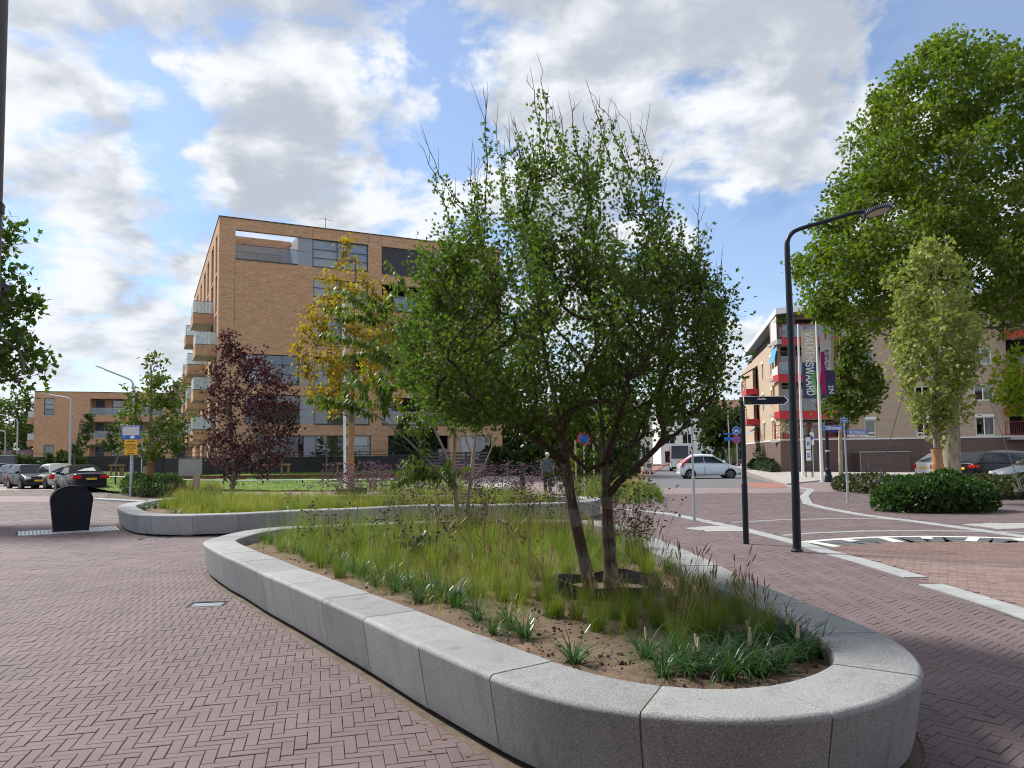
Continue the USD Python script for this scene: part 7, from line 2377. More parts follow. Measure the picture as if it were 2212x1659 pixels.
# ---- drain grates
for i, (x, y, w, h, a) in enumerate(GRATES):
    lab = ['square iron drain grate in the brick paving left of the near planter', 'flat iron drain cover in the paving in front of the farther planter'][i]
    t = thing('drain_grate', lab, 'drain', (x, y, 0), a)
    m = MB()
    m.box(-w / 2, w / 2, -h / 2, -h / 2 + 0.03, -0.03, 0.0).box(-w / 2, w / 2, h / 2 - 0.03, h / 2, -0.03, 0.0).box(-w / 2, -w / 2 + 0.03, -h / 2 + 0.03, h / 2 - 0.03, -0.03, 0.0).box(w / 2 - 0.03, w / 2, -h / 2 + 0.03, h / 2 - 0.03, -0.03, 0.0)
    m.build('frame', m_dark, t)
    for q in np.linspace(-h / 2 + 0.055, h / 2 - 0.055, 6):
        MB().box(-w / 2 + 0.031, w / 2 - 0.031, q - 0.011, q + 0.011, -0.02, -0.006).build('bar', m_galv, t)
    MB().box(-w / 2 + 0.01, w / 2 - 0.01, -h / 2 + 0.01, h / 2 - 0.01, -0.029, -0.022).build('pit', m_room, t)

# ---- underground waste container
bt = thing('waste_container', 'black round-topped waste inlet standing on a pale ribbed steel plate at left', 'waste container', (BIN_C[0], BIN_C[1], 0), 33)
W_, Hh = 0.83, 1.06


def bin_outline(off=0.0):
    w0, w1 = 0.355 + off, 0.43 + off
    zs = 0.73
    arcp = [(w1 * math.cos(q), zs + (Hh - zs + off) * math.sin(q)) for q in np.linspace(0, math.pi, 28)]
    return Polygon([(-w0, 0.01), (w0, 0.01)] + arcp)


bo = bin_outline()
MB().wallpoly(bo, (0.03, -0.20, 0), EX, EZ, EN, 0.42).build('body', m_bin, bt)
MB().wallpoly(bo.difference(bin_outline(-0.022)), (0.03, -0.215, 0), EX, EZ, EN, 0.0149).build('front_rim', m_bin, bt)
MB().wallpoly(bin_outline(-0.026), (0.03, -0.2085, 0), EX, EZ, EN, 0.0083).build('front_panel', m_bin, bt)
MB().wallpoly(bin_outline(0.008).difference(bin_outline(-0.01)), (0.03, 0.20, 0), EX, EZ, EN, 0.03).build('back_rim', m_dark, bt)
pl = MB().box(-1.0, 1.0, -0.6, 0.6, -0.02, 0.010).build('base_plate', m_alu, bt)
for x in np.arange(-0.95, 0.96, 0.075):
    rb_ = MB()
    for y in np.arange(-0.55, 0.56, 0.11):
        rb_.obox((x, y, 0.0125), (0.014, 0.014, 0), (-0.004, 0.004, 0), (0, 0, 0.0035))
    rb_.build('plate_rib', m_alu, pl, kind='stuff')

# ---- street lamps


def lamp(label, basepix, pts, r0, r1, head, mat, Y=None, disc=False, hmat=None, group=None, collar=True):
    b = G(*basepix) if Y is None else np.array([PT(basepix[0], 981, Y)[0], Y, 0.0])
    t = thing('street_lamp', label, 'street lamp', tuple(b), 0, group)
    P = [np.array([0, 0, 0.0])] + [PT(u, v, b[1] + (q[0] if q else 0)) - b for u, v, *q in pts]
    P = cr(np.array(P), 8, closed=False)
    s = np.linspace(0, 1, len(P))
    MB().tube(P, r0 + (r1 - r0) * np.clip(s * 1.5, 0, 1), 14).build('pole', mat, t, True)
    if collar:
        MB().lathe([(r0 * 1.0, 0), (r0 * 1.45, 0.0), (r0 * 1.4, 0.03), (r0 * 1.05, 0.05)], 16, (0, 0, 0)).build('foot_collar', mat, t, 40)
    d = P[-1] - P[-3]
    d /= np.linalg.norm(d)
    return t, P[-1], d


t, e, d = lamp('tall black street lamp with round LED head at the right of the planter', (1722, 1192), [(1718, 1040), (1713, 880), (1707, 700), (1703, 600), (1700.5, 540), (1702, 518), (1713, 502), (1735, 492), (1790, 476), (1840, 461), (1868, 457)], 0.068, 0.034, None, m_dark)
up = np.cross(np.cross(d, [0, 0, 1.0]), d)
up = np.array([-0.20, 0.10, 1.0])
up /= np.linalg.norm(up)
c = e + d * 0.215 - up * 0.01
MB().lathe([(0, 0.045), (0.18, 0.045), (0.222, 0.035), (0.226, 0.0), (0.222, -0.03), (0.19, -0.034), (0.19, -0.03)], 40, c, axis=up).build('lamp_head', m_dark, t, 40)
MB().lathe([(0, -0.031), (0.188, -0.031)], 40, c, axis=up).build('lens', m_lens, t)
fx = np.cross(up, [0, 1, 0])
fx /= np.linalg.norm(fx)
fy = np.cross(up, fx)
fins = MB()
for q in range(46):
    a = q * 2 * math.pi / 46
    o = fx * math.cos(a) + fy * math.sin(a)
    fins.obox(c + o * 0.228 + up * 0.005, o * 0.006, np.cross(up, o) * 0.004, up * 0.026)
fins.build('cooling_fins', m_galv, t, kind='stuff')

for lab, bp, pts, Y, r0 in [('grey street lamp arching over the young tree by the yellow signs', (285, 1048), [(286, 960), (288, 880), (288, 838), (283, 822), (262, 812), (226, 798)], 41, 0.085),
                            ('grey street lamp in front of the low brick block', (151, 1003), [(152, 950), (153, 900), (153, 868), (149, 860), (128, 856), (108, 853)], 52, 0.085),
                            ('street lamp against the trees beyond the low block at far left', (36, 1000), [(37, 960), (38, 920), (37, 909), (32, 904), (12, 898), (-4, 894)], 82, 0.09)]:
    t, e, d = lamp(lab, bp, pts, r0, 0.045, None, m_galv, Y=Y, collar=False)
    hd = MB()
    k_ = 0.75
    c = e + d * 0.35 * k_
    side = np.cross(d, [0, 0, 1.0])
    side /= np.linalg.norm(side)
    upv = np.cross(side, d)
    for s0, s1, w0, w1, h0, h1 in ((-0.40, -0.1, 0.06, 0.14, 0.05, 0.075), (-0.1, 0.30, 0.14, 0.15, 0.075, 0.06), (0.30, 0.44, 0.15, 0.06, 0.06, 0.02)):
        V = []
        for s_, w_, h_ in ((s0, w0, h0), (s1, w1, h1)):
            V += [c + d * s_ * k_ + side * w_ * k_ * a + upv * h_ * k_ * b for a, b in ((-1, -0.3), (1, -0.3), (0.7, 1), (-0.7, 1))]
        hd.add(V, [(0, 1, 5, 4), (1, 2, 6, 5), (2, 3, 7, 6), (3, 0, 4, 7), (0, 3, 2, 1), (4, 5, 6, 7)])
    hd.build('lamp_head', m_galv, t)
for i, (u, Y, vt, lab) in enumerate([(11, 100, 932, 'small distant street lamp at the far left, nearest of the far row'), (22, 118, 941, 'small distant street lamp second in the far row at left'), (30, 138, 950, 'small distant street lamp farthest in the row at left')]):
    t, e, d = lamp(lab, (u, 1000), [(u, 970), (u + 0.5, vt + 6), (u - 1, vt + 1), (u - 10, vt - 2)], 0.09, 0.05, None, m_galv, Y=Y, collar=False)
    MB().obox(e + d * 0.2, d * 0.35, np.cross(d, [0, 0, 1]) * 0.12, (0, 0, 0.05)).build('lamp_head', m_galv, t)
# the dark column cut by the left edge of the view
Yp = 2.6
t = thing('dark_column', 'dark brown ringed pipe column cut by the left edge of the view', 'pipe', (PT(-36, 300, Yp)[0], Yp, 0))
MB().tube([(0, 0, 0), (0, 0, 2.0), (0.0, 0, 4.2)], 0.062, 20).build('pipe', plain('brown_pipe', (0.055, 0.042, 0.042), 0.55, var=0.15, scale=5, bump=0.2, bscale=150), t, True)
for z in (2.10, 2.52):
    MB().lathe([(0.062, z - 0.02), (0.069, z - 0.016), (0.069, z + 0.016), (0.062, z + 0.02)], 20).build('pipe_ring', m_dark, t, 30)
cb = thing('unseen_building', 'unseen brick building beside and behind the viewer, darkening the planter front faces', 'building', (0, 0, 0))  # out of view; stands here to keep sky light off the planter fronts
m_cbrick = brickwall('unseen_brick', (0.16, 0.10, 0.08), (0.11, 0.065, 0.055), (0.16, 0.14, 0.12))
cw = [(q, q + 1.6, z, z + 1.5) for q in np.arange(1.0, 30, 3.2) for z in (1.0, 4.2, 7.4)]
wall(cb, 'rear_wall', m_cbrick, 32, 10.5, cw, o=(-2.2, -5.0, 0), ex=EX, en=(0, -1, 0))
wall(cb, 'side_wall', m_cbrick, 7.2, 10.5, [], o=(-2.2, -4.99, 0), ex=(0, 1, 0), en=(-1, 0, 0))
MB().box(-2.2, 30, -12, -6.2, 0, 10.4).build('interior', m_room, cb)
MB().box(-2.6, 30, -12, -4.9, 10.51, 10.8).box(-8, -2.1, -4.89, 2.4, 10.51, 10.8).build('roof', m_roofgrey, cb)
for q in cw:
    window(cb, *q, cols=(0.5,), mat=m_wframe, o=(-2.2, -5.0, 0), ex=EX, en=(0, -1, 0))
tl = thing('wall_lantern', 'small dark lantern reaching in at the left edge before the leaves', 'lamp', (PT(-4, 640, 8)[0], 8, PT(-4, 640, 8)[2]))
MB().box(-0.12, 0.09, -0.07, 0.07, 0.08, 0.13).tube([(0.05, 0, 0.08), (0.02, 0, -0.08), (-0.12, 0, -0.2)], 0.014, 6).build('lantern', m_dark, tl)


# ---- plain posts and sign poles
def post(name, label, cat, pix, top, r, mat, Y=None, sleeve=None, cap=True, dx=0):
    b = G(*pix) if Y is None else np.array([PT(pix[0], 981, Y)[0], Y, 0.0])
    t = thing(name, label, cat, tuple(b))
    e = PT(top[0], top[1], b[1]) - b
    h = e[2]
    MB().tube([(0, 0, 0), np.array([e[0] * 0.5, 0, h * 0.5]), (e[0], 0, h)], r, 14).build('pole', mat, t, True)
    if cap:
        MB().lathe([(r * 1.05, h - 0.01), (r * 1.08, h + 0.012), (0, h + 0.02)], 14, (e[0], 0, 0)).build('cap', mat, t, 30)
    if sleeve:
        MB().lathe([(r, 0), (r * 1.3, 0), (r * 1.3, sleeve - 0.02), (r * 1.02, sleeve)], 16).build('sleeve', mat, t, 40)
    return t, b, h


FR = (0, -1, 0)
t, b, h = post('fingerpost', 'black fingerpost with arrow board pointing right, beside the tall lamp', 'signpost', (1612, 1175), (1603.5, 868), 0.042, m_dark, sleeve=None)
zc = PT(1612, 1043, b[1])[2]
MB().lathe([(0.042, 0), (0.052, 0.0), (0.052, zc - 0.02), (0.047, zc), (0.042, zc + 0.01)], 16).build('sleeve', m_dark, t, 40)
z0, z1 = PT(1640, 874, b[1])[2], PT(1640, 857, b[1])[2]
x0, x1, xt = PT(1605, 866, b[1])[0] - b[0], PT(1692, 866, b[1])[0] - b[0], PT(1701, 866, b[1])[0] - b[0]
pb = Polygon([(x0, z0), (x1, z0), (xt, (z0 + z1) / 2), (x1, z1), (x0, z1)])
MB().wallpoly(pb, (0, -0.052, 0), EX, EZ, EN, 0.022).build('arrow_board', m_dark, t)
MB().wallpoly(pb.buffer(0.006, join_style='mitre').difference(pb.buffer(-0.004, join_style='mitre')), (0, -0.056, 0), EX, EZ, EN, 0.03).wallpoly(Polygon([(x1, z0), (xt, (z0 + z1) / 2), (x1, z1), (x1 - 0.012, z1), (xt - 0.016, (z0 + z1) / 2), (x1 - 0.012, z0)]), (0, -0.0575, 0), EX, EZ, EN, 0.004).build('edge_line', m_signw, t)
MB().text('ckaets', 0.036, (x0 + (x1 - x0) * 0.44, -0.0535, z0 + (z1 - z0) * 0.60), EX, EZ, FR, depth=0.002).build('lettering', m_signw, t)
MB().wallpoly(Polygon([(-0.03, z0), (0.10, z0), (0.10, z1), (-0.03, z1)]), (0, 0.03, 0), (0.75, 0.66, 0), EZ, (-0.66, 0.75, 0), 0.02).build('rear_board', m_dark, t)

t, b, h = post('sign_pole', 'plain galvanised pole standing on the pavement right of the maple', 'pole', (1500, 1125), (1492, 838), 0.026, m_galv)
zc = PT(1500, 1030, b[1])[2]
MB().lathe([(0.027, 0), (0.05, 0.0), (0.05, 0.03), (0.037, 0.05), (0.037, zc - 0.03), (0.027, zc)], 16).build('sleeve', m_galv, t, 40)


def board(t, b, px, z, mat, text=None, tcol=None, th=None, dy=-0.05, name='name_plate', rim=None, rz=0.0, width=None):
    """flat sign seen between two pixels, fixed to a pole whose foot is b"""
    u0, u1, v0, v1 = px
    p0, p1 = PT(u0, v1, b[1]) - b, PT(u1, v0, b[1]) - b
    w, hh = p1[0] - p0[0], p1[2] - p0[2]
    ca, sa = math.cos(rz), math.sin(rz)
    ex = (ca, sa, 0)
    en = (-sa, ca, 0)
    o = np.array([p0[0], dy, p0[2]])
    rc = sbox(0, 0, w / ca, hh).buffer(-0.01).buffer(0.01)
    pr = MB().wallpoly(rc, o, ex, EZ, en, 0.012).build(name, mat, t)
    nrm = -np.array(en)
    if rim:
        MB().wallpoly(rc.buffer(-0.012).difference(rc.buffer(-0.020)), o + nrm * 0.002, ex, EZ, en, 0.0035).build('rim_line', rim, pr)
    if text:
        lines = text if isinstance(text, list) else [text]
        for i, ln in enumerate(lines):
            th_ = th or hh * 0.5
            zz = hh * (1 - (i + 0.5) / len(lines)) - th_ / 2
            MB().text(ln, th_, o + np.array(ex) * w / ca / 2 + np.array([0, 0, zz]) + nrm * 0.001, ex, EZ, nrm, depth=0.003, width=width).build('lettering', tcol or m_signw, pr)
    return pr


t, b, h = post('street_name_post', 'galvanised post with three blue street name plates left of the evergreen shrub', 'signpost', (1832, 1085), (1823, 902), 0.028, m_galv)
zc = PT(1830, 1027, b[1])[2]
MB().lathe([(0.028, 0), (0.052, 0.0), (0.052, 0.03), (0.04, 0.05), (0.04, zc - 0.03), (0.028, zc)], 16).build('sleeve', m_galv, t, 40)
board(t, b, (1776, 1822, 919, 929.5), 0, m_signblue, 'Dijkstraat', rim=m_signw, th=0.086, width=0.52)
board(t, b, (1828, 1874, 928, 939), 0, m_signblue, 'Richterpad', rim=m_signw, th=0.084, width=0.54)
board(t, b, (1828, 1874, 939.5, 943), 0, m_signw, '4 t/m 18', tcol=m_ink, th=0.026, name='number_plate')
board(t, b, (1814, 1834, 902, 914), 0, m_signblue, 'Marktweg', rim=m_signw, th=0.055, rz=0.35, width=0.22)
board(t, b, (1793, 1814, 930.5, 933.5), 0, m_signblue, dy=0.12, name='rear_plate')

# parking information frame
b = G(1745, 1030)
b = np.array([PT(1745, 1028, 47)[0], 47.0, 0])
t = thing('parking_sign', 'tall white parking sign with two blue P squares between the flagpoles', 'sign', tuple(b))
l0, r0 = PT(1741.5, 1000, 47)[0] - b[0], PT(1752.5, 1000, 47)[0] - b[0]
zt, zm0, zm1, zb = PT(1746, 945, 47)[2], PT(1746, 970.0, 47)[2], PT(1746, 972, 47)[2], PT(1746, 995, 47)[2]
for x in (l0 - 0.03, r0 + 0.03):
    MB().box(x - 0.025, x + 0.025, -0.02, 0.03, 0, zt + 0.1).build('post', m_dark, t)
MB().box(l0 - 0.055, r0 + 0.055, -0.02, 0.03, zt + 0.101, zt + 0.15).build('top_bar', m_dark, t)
for i, (za, zc_) in enumerate(((zm0, zt), (zb, zm1))):
    pn = MB().box(l0, r0, -0.03, -0.01, za, zc_).build('panel', m_signw, t)
    cx, w = (l0 + r0) / 2, (r0 - l0) * (0.50 if i == 0 else 0.62)
    zc2 = (za + zc_) / 2 + (0 if i else -0.02)
    hh = w * 1.55 if i == 0 else w * 1.3
    MB().box(cx - w / 2, cx + w / 2, -0.034, -0.031, zc2 - hh / 2, zc2 + hh / 2).build('blue_square', m_signblue, pn)
    MB().text('P', hh * (0.42 if i == 0 else 0.68), (cx, -0.035, zc2 - (hh * 0.02 if i == 0 else hh * 0.34)), EX, EZ, FR).build('lettering', m_signw, pn)
    if i == 0:
        MB().wallpoly(Polygon([(cx - w * 0.38, zc2 - hh * 0.42), (cx + w * 0.38, zc2 - hh * 0.42), (cx + w * 0.38, zc2 - hh * 0.12)]), (0, -0.037, 0), EX, EZ, EN, 0.003).build('symbol', m_signw, pn)
b = np.array([PT(1757.5, 1020, 49)[0], 49.0, 0])
t = thing('parking_sign', 'narrow white sign on a thin grey pole just right of the parking sign', 'sign', tuple(b))
MB().tube([(0, 0, 0), (0, 0, PT(1757, 925, 49)[2])], 0.03, 10).build('pole', m_galv, t, True)
z0, z1 = PT(1757, 961, 49)[2], PT(1757, 934, 49)[2]
pn = MB().box(-0.17, 0.08, -0.06, -0.04, z0, z1).build('panel', m_signw, t)
MB().lathe([(0, 0), (0.11, 0), (0.11, 0.004), (0, 0.004)], 20, (-0.06, -0.061, z0 + (z1 - z0) * 0.55), axis=(0, -1, 0)).build('blue_disc', m_signblue, pn)

# flagpoles and banners
m_ban1 = plain('banner_sand', (0.52, 0.43, 0.33), 0.85)
m_ban2 = plain('banner_navy', (0.045, 0.055, 0.115), 0.85)
m_ban3 = plain('banner_green', (0.12, 0.33, 0.12), 0.85)
m_ban4 = plain('banner_magenta', (0.45, 0.01, 0.16), 0.85)
m_banletter = plain('banner_letter', (0.72, 0.72, 0.74), 0.8)
m_banw = plain('banner_white', (0.68, 0.67, 0.70), 0.85)
m_banp = islandy('banner_pattern', [(0, (0.12, 0.03, 0.2)), (0.5, (0.5, 0.1, 0.4)), (0.8, (0.75, 0.7, 0.75)), (1, (0.06, 0.04, 0.15))])


def warp(v, t0=0.0):
    """cloth ripple of a banner: local x out from the pole, z up"""
    v = np.array(v)
    v[:, 1] += 0.10 * v[:, 0] * np.sin(v[:, 2] * 2.1 + t0) + 0.05 * v[:, 0] * np.sin(v[:, 2] * 5 + 1)
    return v


def cloth(x0, x1, z0, z1, y, slx=0.0, n=10, t0=0.0, slz=0.0):
    xs2, zs2 = np.linspace(0, 1, 6), np.linspace(0, 1, n)
    V = [(x0 + (x1 - x0) * a + slx * (1 - c), y, z0 + (z1 - z0) * c + slz * a * (1 - c)) for c in zs2 for a in xs2]
    F = [(i * 6 + j, i * 6 + j + 1, (i + 1) * 6 + j + 1, (i + 1) * 6 + j) for i in range(n - 1) for j in range(5)]
    return warp(V, t0), np.array(F)


def flag(label, bpix, topv, Y, seed):
    b = G(*bpix) if Y is None else np.array([PT(bpix[0], bpix[1], Y)[0], Y, 0])
    t = thing('flagpole', label, 'flagpole', tuple(b))
    H = PT(bpix[0], topv, b[1])[2]
    MB().tube([(0, 0, 0), (0, 0, H * 0.5), (0, 0, H)], [0.095, 0.08, 0.05], 14).build('pole', m_whitep, t, True)
    MB().lathe([(0.095, 0), (0.16, 0), (0.16, 0.02), (0.10, 0.04)], 16).build('foot', m_galv, t, 40)
    return t, b, H


t, b, H = flag('left white flagpole in front of the red balconies', (1735, 1030), 700, 50.0, 1)
zt, zb = PT(1738, 712, b[1])[2], PT(1738, 861, b[1])[2]
zmid = PT(1738, 783, b[1])[2]
w = 1.02
bn = thing('banner', 'sand and navy banner reading VALKENSWAARD on the left flagpole', 'banner', (b[0] + 0.12, b[1] - 0.05, 0))
MB().add(*cloth(0.05, w, zmid, zt, 0)).build('sand_cloth', m_ban1, bn, True)
MB().add(*cloth(0.05, w, zb, zmid, 0)).build('navy_cloth', m_ban2, bn, True)
mm = meshkit.text_mesh('VALKENSWAARD', 0.62, 0.004, True)
vv = np.array(mm.vertices)
L = vv[:, 0].max()
k_ = (zt - zb - 0.35) / L
lv = np.column_stack([0.30 + vv[:, 1] * 0.85, np.full(len(vv), -0.012) - vv[:, 2], zb + 0.2 + (L - vv[:, 0]) * k_])
MB().add(warp(lv), np.array(mm.faces)).build('lettering', m_banletter, bn)
gv, gf2 = cloth(0.62, 0.95, zb + 0.25, zmid - 0.6, -0.016)
MB().add(gv, gf2).build('green_block', m_ban3, bn)
MB().box(-0.1, w, -0.02, 0.02, zt + 0.003, zt + 0.04).build('arm', m_galv, bn)
t, b, H = flag('right white flagpole nearest the street name post', (1776, 1042), 690, 40.5, 2)
zt, zb = PT(1770, 718, b[1])[2], PT(1770, 862, b[1])[2]
zmid = PT(1770, 800, b[1])[2]
bn = thing('banner', 'white, magenta and navy banner twisting in the wind on the right flagpole', 'banner', (b[0] + 0.1, b[1] - 0.04, 0))
MB().add(*cloth(0.03, 0.62, zmid, zt, 0, t0=1.0)).build('white_cloth', m_banw, bn, True)
MB().add(*cloth(0.60, 0.80, zmid, zt - 0.3, 0.01, t0=1.0)).build('sand_cloth', m_ban1, bn, True)
MB().add(*cloth(0.03, 0.80, zb, zmid, 0, t0=1.0, slz=0.35)).build('navy_cloth', m_ban2, bn, True)
MB().add(*cloth(0.06, 0.26, zb + 0.3, zmid + 1.0, -0.012, t0=1.0)).build('magenta_band', m_ban4, bn, True)
pm = MB()
for q in range(70):
    x, z = rt_.uniform(0.22, 0.48), rt_.uniform(zmid - 0.5, zmid + 1.1)
    vq = warp(np.array([(x - 0.03, -0.014, z - 0.02), (x + 0.03, -0.014, z - 0.03), (x + 0.035, -0.014, z + 0.02), (x - 0.02, -0.014, z + 0.03)]), 1.0)
    pm.add(vq, [(0, 1, 2), (0, 2, 3)])
pm.build('printed_blossom', m_banp, bn, kind='stuff')
MB().add(*cloth(0.30, 0.36, zt - 0.4, zt - 0.05, -0.013, t0=1.0)).build('red_print', m_signred, bn)
mm = meshkit.text_mesh('IN', 0.3, 0.004, True)
vv = np.array(mm.vertices)
lv = np.column_stack([0.42 + vv[:, 1] * 0.8, np.full(len(vv), -0.014) - vv[:, 2], zb + 0.75 - vv[:, 0]])
MB().add(warp(lv, 1.0), np.array(mm.faces)).build('lettering', m_banletter, bn)

# ornamental black lamp foot and column
b = np.array([PT(1790, 1040, 41)[0], 41.0, 0])
t = thing('lamp_column', 'black ornamental lamp column rising behind the name plates', 'lamp post', tuple(b))
h = PT(1788, 910, 41)[2]
MB().lathe([(0.0, 0), (0.20, 0), (0.20, 0.35), (0.15, 0.4), (0.15, 0.55), (0.18, 0.6), (0.18, 0.68), (0.11, 0.75), (0.09, 1.5), (0.105, 1.52), (0.105, 1.58), (0.09, 1.6), (0.08, h), (0, h)], 16).build('column', m_dark, t, 35)
MB().lathe([(0.105, 1.66), (0.112, 1.66), (0.112, 1.72), (0.105, 1.72)], 16).build('white_band', m_signw, t)

# bicycle sign pole down the street
b = np.array([PT(1593, 1000, 56)[0], 56.0, 0])
t = thing('bicycle_sign', 'round blue bicycle sign above a round no-stopping sign on one grey pole', 'traffic sign', tuple(b))
MB().tube([(0, 0, 0), (0, 0, PT(1593, 925, 56)[2])], 0.035, 10).build('pole', m_galv, t, True)
z1, z2 = PT(1593, 930.5, 56)[2], PT(1593, 949.5, 56)[2]
d1 = MB().lathe([(0, 0), (0.31, 0), (0.31, 0.015), (0, 0.015)], 32, (-0.02, -0.05, z1), axis=(0, -1, 0)).build('blue_disc', m_signblue, t)
MB().wallpoly(Point(0, 0).buffer(0.305).difference(Point(0, 0).buffer(0.285)), (-0.02, -0.067, z1), EX, EZ, EN, 0.0015).build('rim_line', m_signw, d1)
bk = MB()
for cx in (-0.115, 0.115):
    bk.wallpoly(Point(cx, -0.05).buffer(0.075).difference(Point(cx, -0.05).buffer(0.055)), (-0.02, -0.068, z1), EX, EZ, EN, 0.002)
bk.wallpoly(shapely.union_all([LineString(q).buffer(0.011) for q in ([(-0.115, -0.05), (-0.05, 0.05), (0.06, 0.05), (0.115, -0.05)], [(-0.05, 0.05), (-0.01, -0.05), (0.06, 0.05)], [(-0.115, -0.05), (-0.01, -0.05)], [(-0.085, 0.075), (-0.03, 0.075)], [(0.06, 0.05), (0.05, 0.09), (0.09, 0.1)])]), (-0.02, -0.0685, z1), EX, EZ, EN, 0.002)
bk.build('bicycle_symbol', m_signw, d1)
d2 = MB().lathe([(0, 0), (0.30, 0), (0.30, 0.015), (0, 0.015)], 32, (-0.02, -0.05, z2), axis=(0, -1, 0)).build('red_disc', m_signred, t)
MB().wallpoly(Point(0, 0).buffer(0.255).difference(LineString([(-0.2, 0.2), (0.2, -0.2)]).buffer(0.03)).difference(LineString([(-0.2, -0.2), (0.2, 0.2)]).buffer(0.03)), (-0.02, -0.067, z2), EX, EZ, EN, 0.0015).build('blue_quarters', m_signblue, d2)
b = np.array([PT(1576, 1000, 64)[0], 64.0, 0])
t = thing('sign_pole', 'distant grey pole with small blue direction plates left of the bicycle sign', 'signpost', tuple(b))
MB().tube([(0, 0, 0), (0, 0, PT(1576, 870, 64)[2])], 0.05, 10).build('pole', m_galv, t, True)
for (u0, u1, v0, v1) in ((1562, 1590, 935, 939), (1564, 1582, 944, 952)):
    p0, p1 = PT(u0, v1, 64) - b, PT(u1, v0, 64) - b
    MB().box(p0[0], p1[0], -0.07, -0.05, p0[2], p1[2]).build('direction_plate', m_signblue, t)
# round sign and slanted poles behind the maple
b = np.array([PT(1263, 1050, 30)[0], 30.0, 0])
t = thing('traffic_sign', 'round red and blue sign on a grey pole half hidden by the maple trunks', 'traffic sign', tuple(b))
MB().tube([(0, 0, 0), (0, 0, PT(1264, 935, 30)[2])], 0.03, 10).build('pole', m_galv, t, True)
d1 = MB().lathe([(0, 0), (0.27, 0), (0.27, 0.012), (0, 0.012)], 28, (0, -0.045, PT(1264, 948, 30)[2]), axis=(0, -1, 0)).build('red_disc', m_signred, t)
MB().lathe([(0, 0.013), (0.2, 0.013)], 28, (0, -0.045, PT(1264, 948, 30)[2]), axis=(0, -1, 0)).build('blue_face', m_signblue, d1)

# blue zone map sign over two yellow notices at left
b = np.array([PT(283, 1048, 34.4)[0], 34.4, 0])
t = thing('notice_sign', 'two orange-yellow notice boards under a blue framed map panel on a grey pole', 'sign', tuple(b))
MB().tube([(0, 0, 0), (0, 0, PT(284, 950, 34.4)[2])], 0.06, 12).build('pole', m_galv, t, True)


def brd(u0, u1, v0, v1, mat, dy, name, par):
    p0, p1 = PT(u0, v1, 34.4) - b, PT(u1, v0, 34.4) - b
    return MB().bbox(p0[0], p1[0], -0.085 - dy, -0.065 - dy, p0[2], p1[2], 0.006).build(name, mat, par), p0, p1


pn, p0, p1 = brd(264, 305.5, 919, 949, m_signblue, 0, 'blue_panel', t)
pm = MB()
rr = np.random.default_rng(8)
mp_ = islandy('map_print', [(0, (0.55, 0.55, 0.5)), (0.35, (0.62, 0.60, 0.52)), (0.6, (0.5, 0.42, 0.22)), (0.8, (0.25, 0.3, 0.25)), (1, (0.3, 0.35, 0.5))])
x0, x1, z0, z1 = p0[0] + 0.05, p1[0] - 0.05, p0[2] + 0.18, p1[2] - 0.05
nx_, nz_ = 9, 6
for i in range(nx_):
    for j in range(nz_):
        a, c_ = x0 + (x1 - x0) * i / nx_, z0 + (z1 - z0) * j / nz_
        pm.box(a, a + (x1 - x0) / nx_ * 0.97, -0.0885, -0.0865, c_, c_ + (z1 - z0) / nz_ * 0.96)
pm.build('map_print', mp_, pn, kind='stuff')
MB().text('i', 0.09, (p0[0] + 0.16, -0.087, p0[2] + 0.05), EX, EZ, FR).box(p0[0] + 0.42, p0[0] + 0.60, -0.088, -0.086, p0[2] + 0.04, p0[2] + 0.15).build('lettering', m_signw, pn)
for (v0, v1, lines) in ((949.5, 965.5, ['situatie', 'gewijzigd']), (966, 983, ['doorgaand', 'verkeer', 'gestremd'])):
    pn, p0, p1 = brd(270.5, 299, v0, v1, m_yellow, 0.0, 'yellow_board', t)
    MB().wallpoly(sbox(p0[0] + 0.015, p0[2] + 0.015, p1[0] - 0.015, p1[2] - 0.015).difference(sbox(p0[0] + 0.024, p0[2] + 0.024, p1[0] - 0.024, p1[2] - 0.024)), (0, -0.0865, 0), EX, EZ, EN, 0.0015).build('border_line', m_ink, pn)
    for i, ln in enumerate(lines):
        hz = (p1[2] - p0[2]) / (len(lines) + 0.3)
        MB().text(ln, hz * 0.55, ((p0[0] + p1[0]) / 2, -0.0855, p1[2] - hz * (i + 0.85)), EX, EZ, FR, width=(p1[0] - p0[0]) * (0.62 if len(ln) < 9 else 0.76)).build('lettering', m_ink, pn)
b = np.array([PT(306, 1000, 47)[0], 47.0, 0])
t = thing('traffic_sign', 'round sign seen from behind past the yellow notices', 'traffic sign', tuple(b))
MB().tube([(0, 0, 0.3), (0, 0, PT(306, 960, 47)[2])], 0.035, 10).build('pole', m_galv, t, True)
MB().lathe([(0, 0), (0.33, 0), (0.33, 0.012), (0, 0.012)], 28, (0, -0.04, PT(306, 977, 47)[2]), axis=(0, -1, 0)).build('disc', plain('sign_back', (0.16, 0.14, 0.17), 0.5), t)

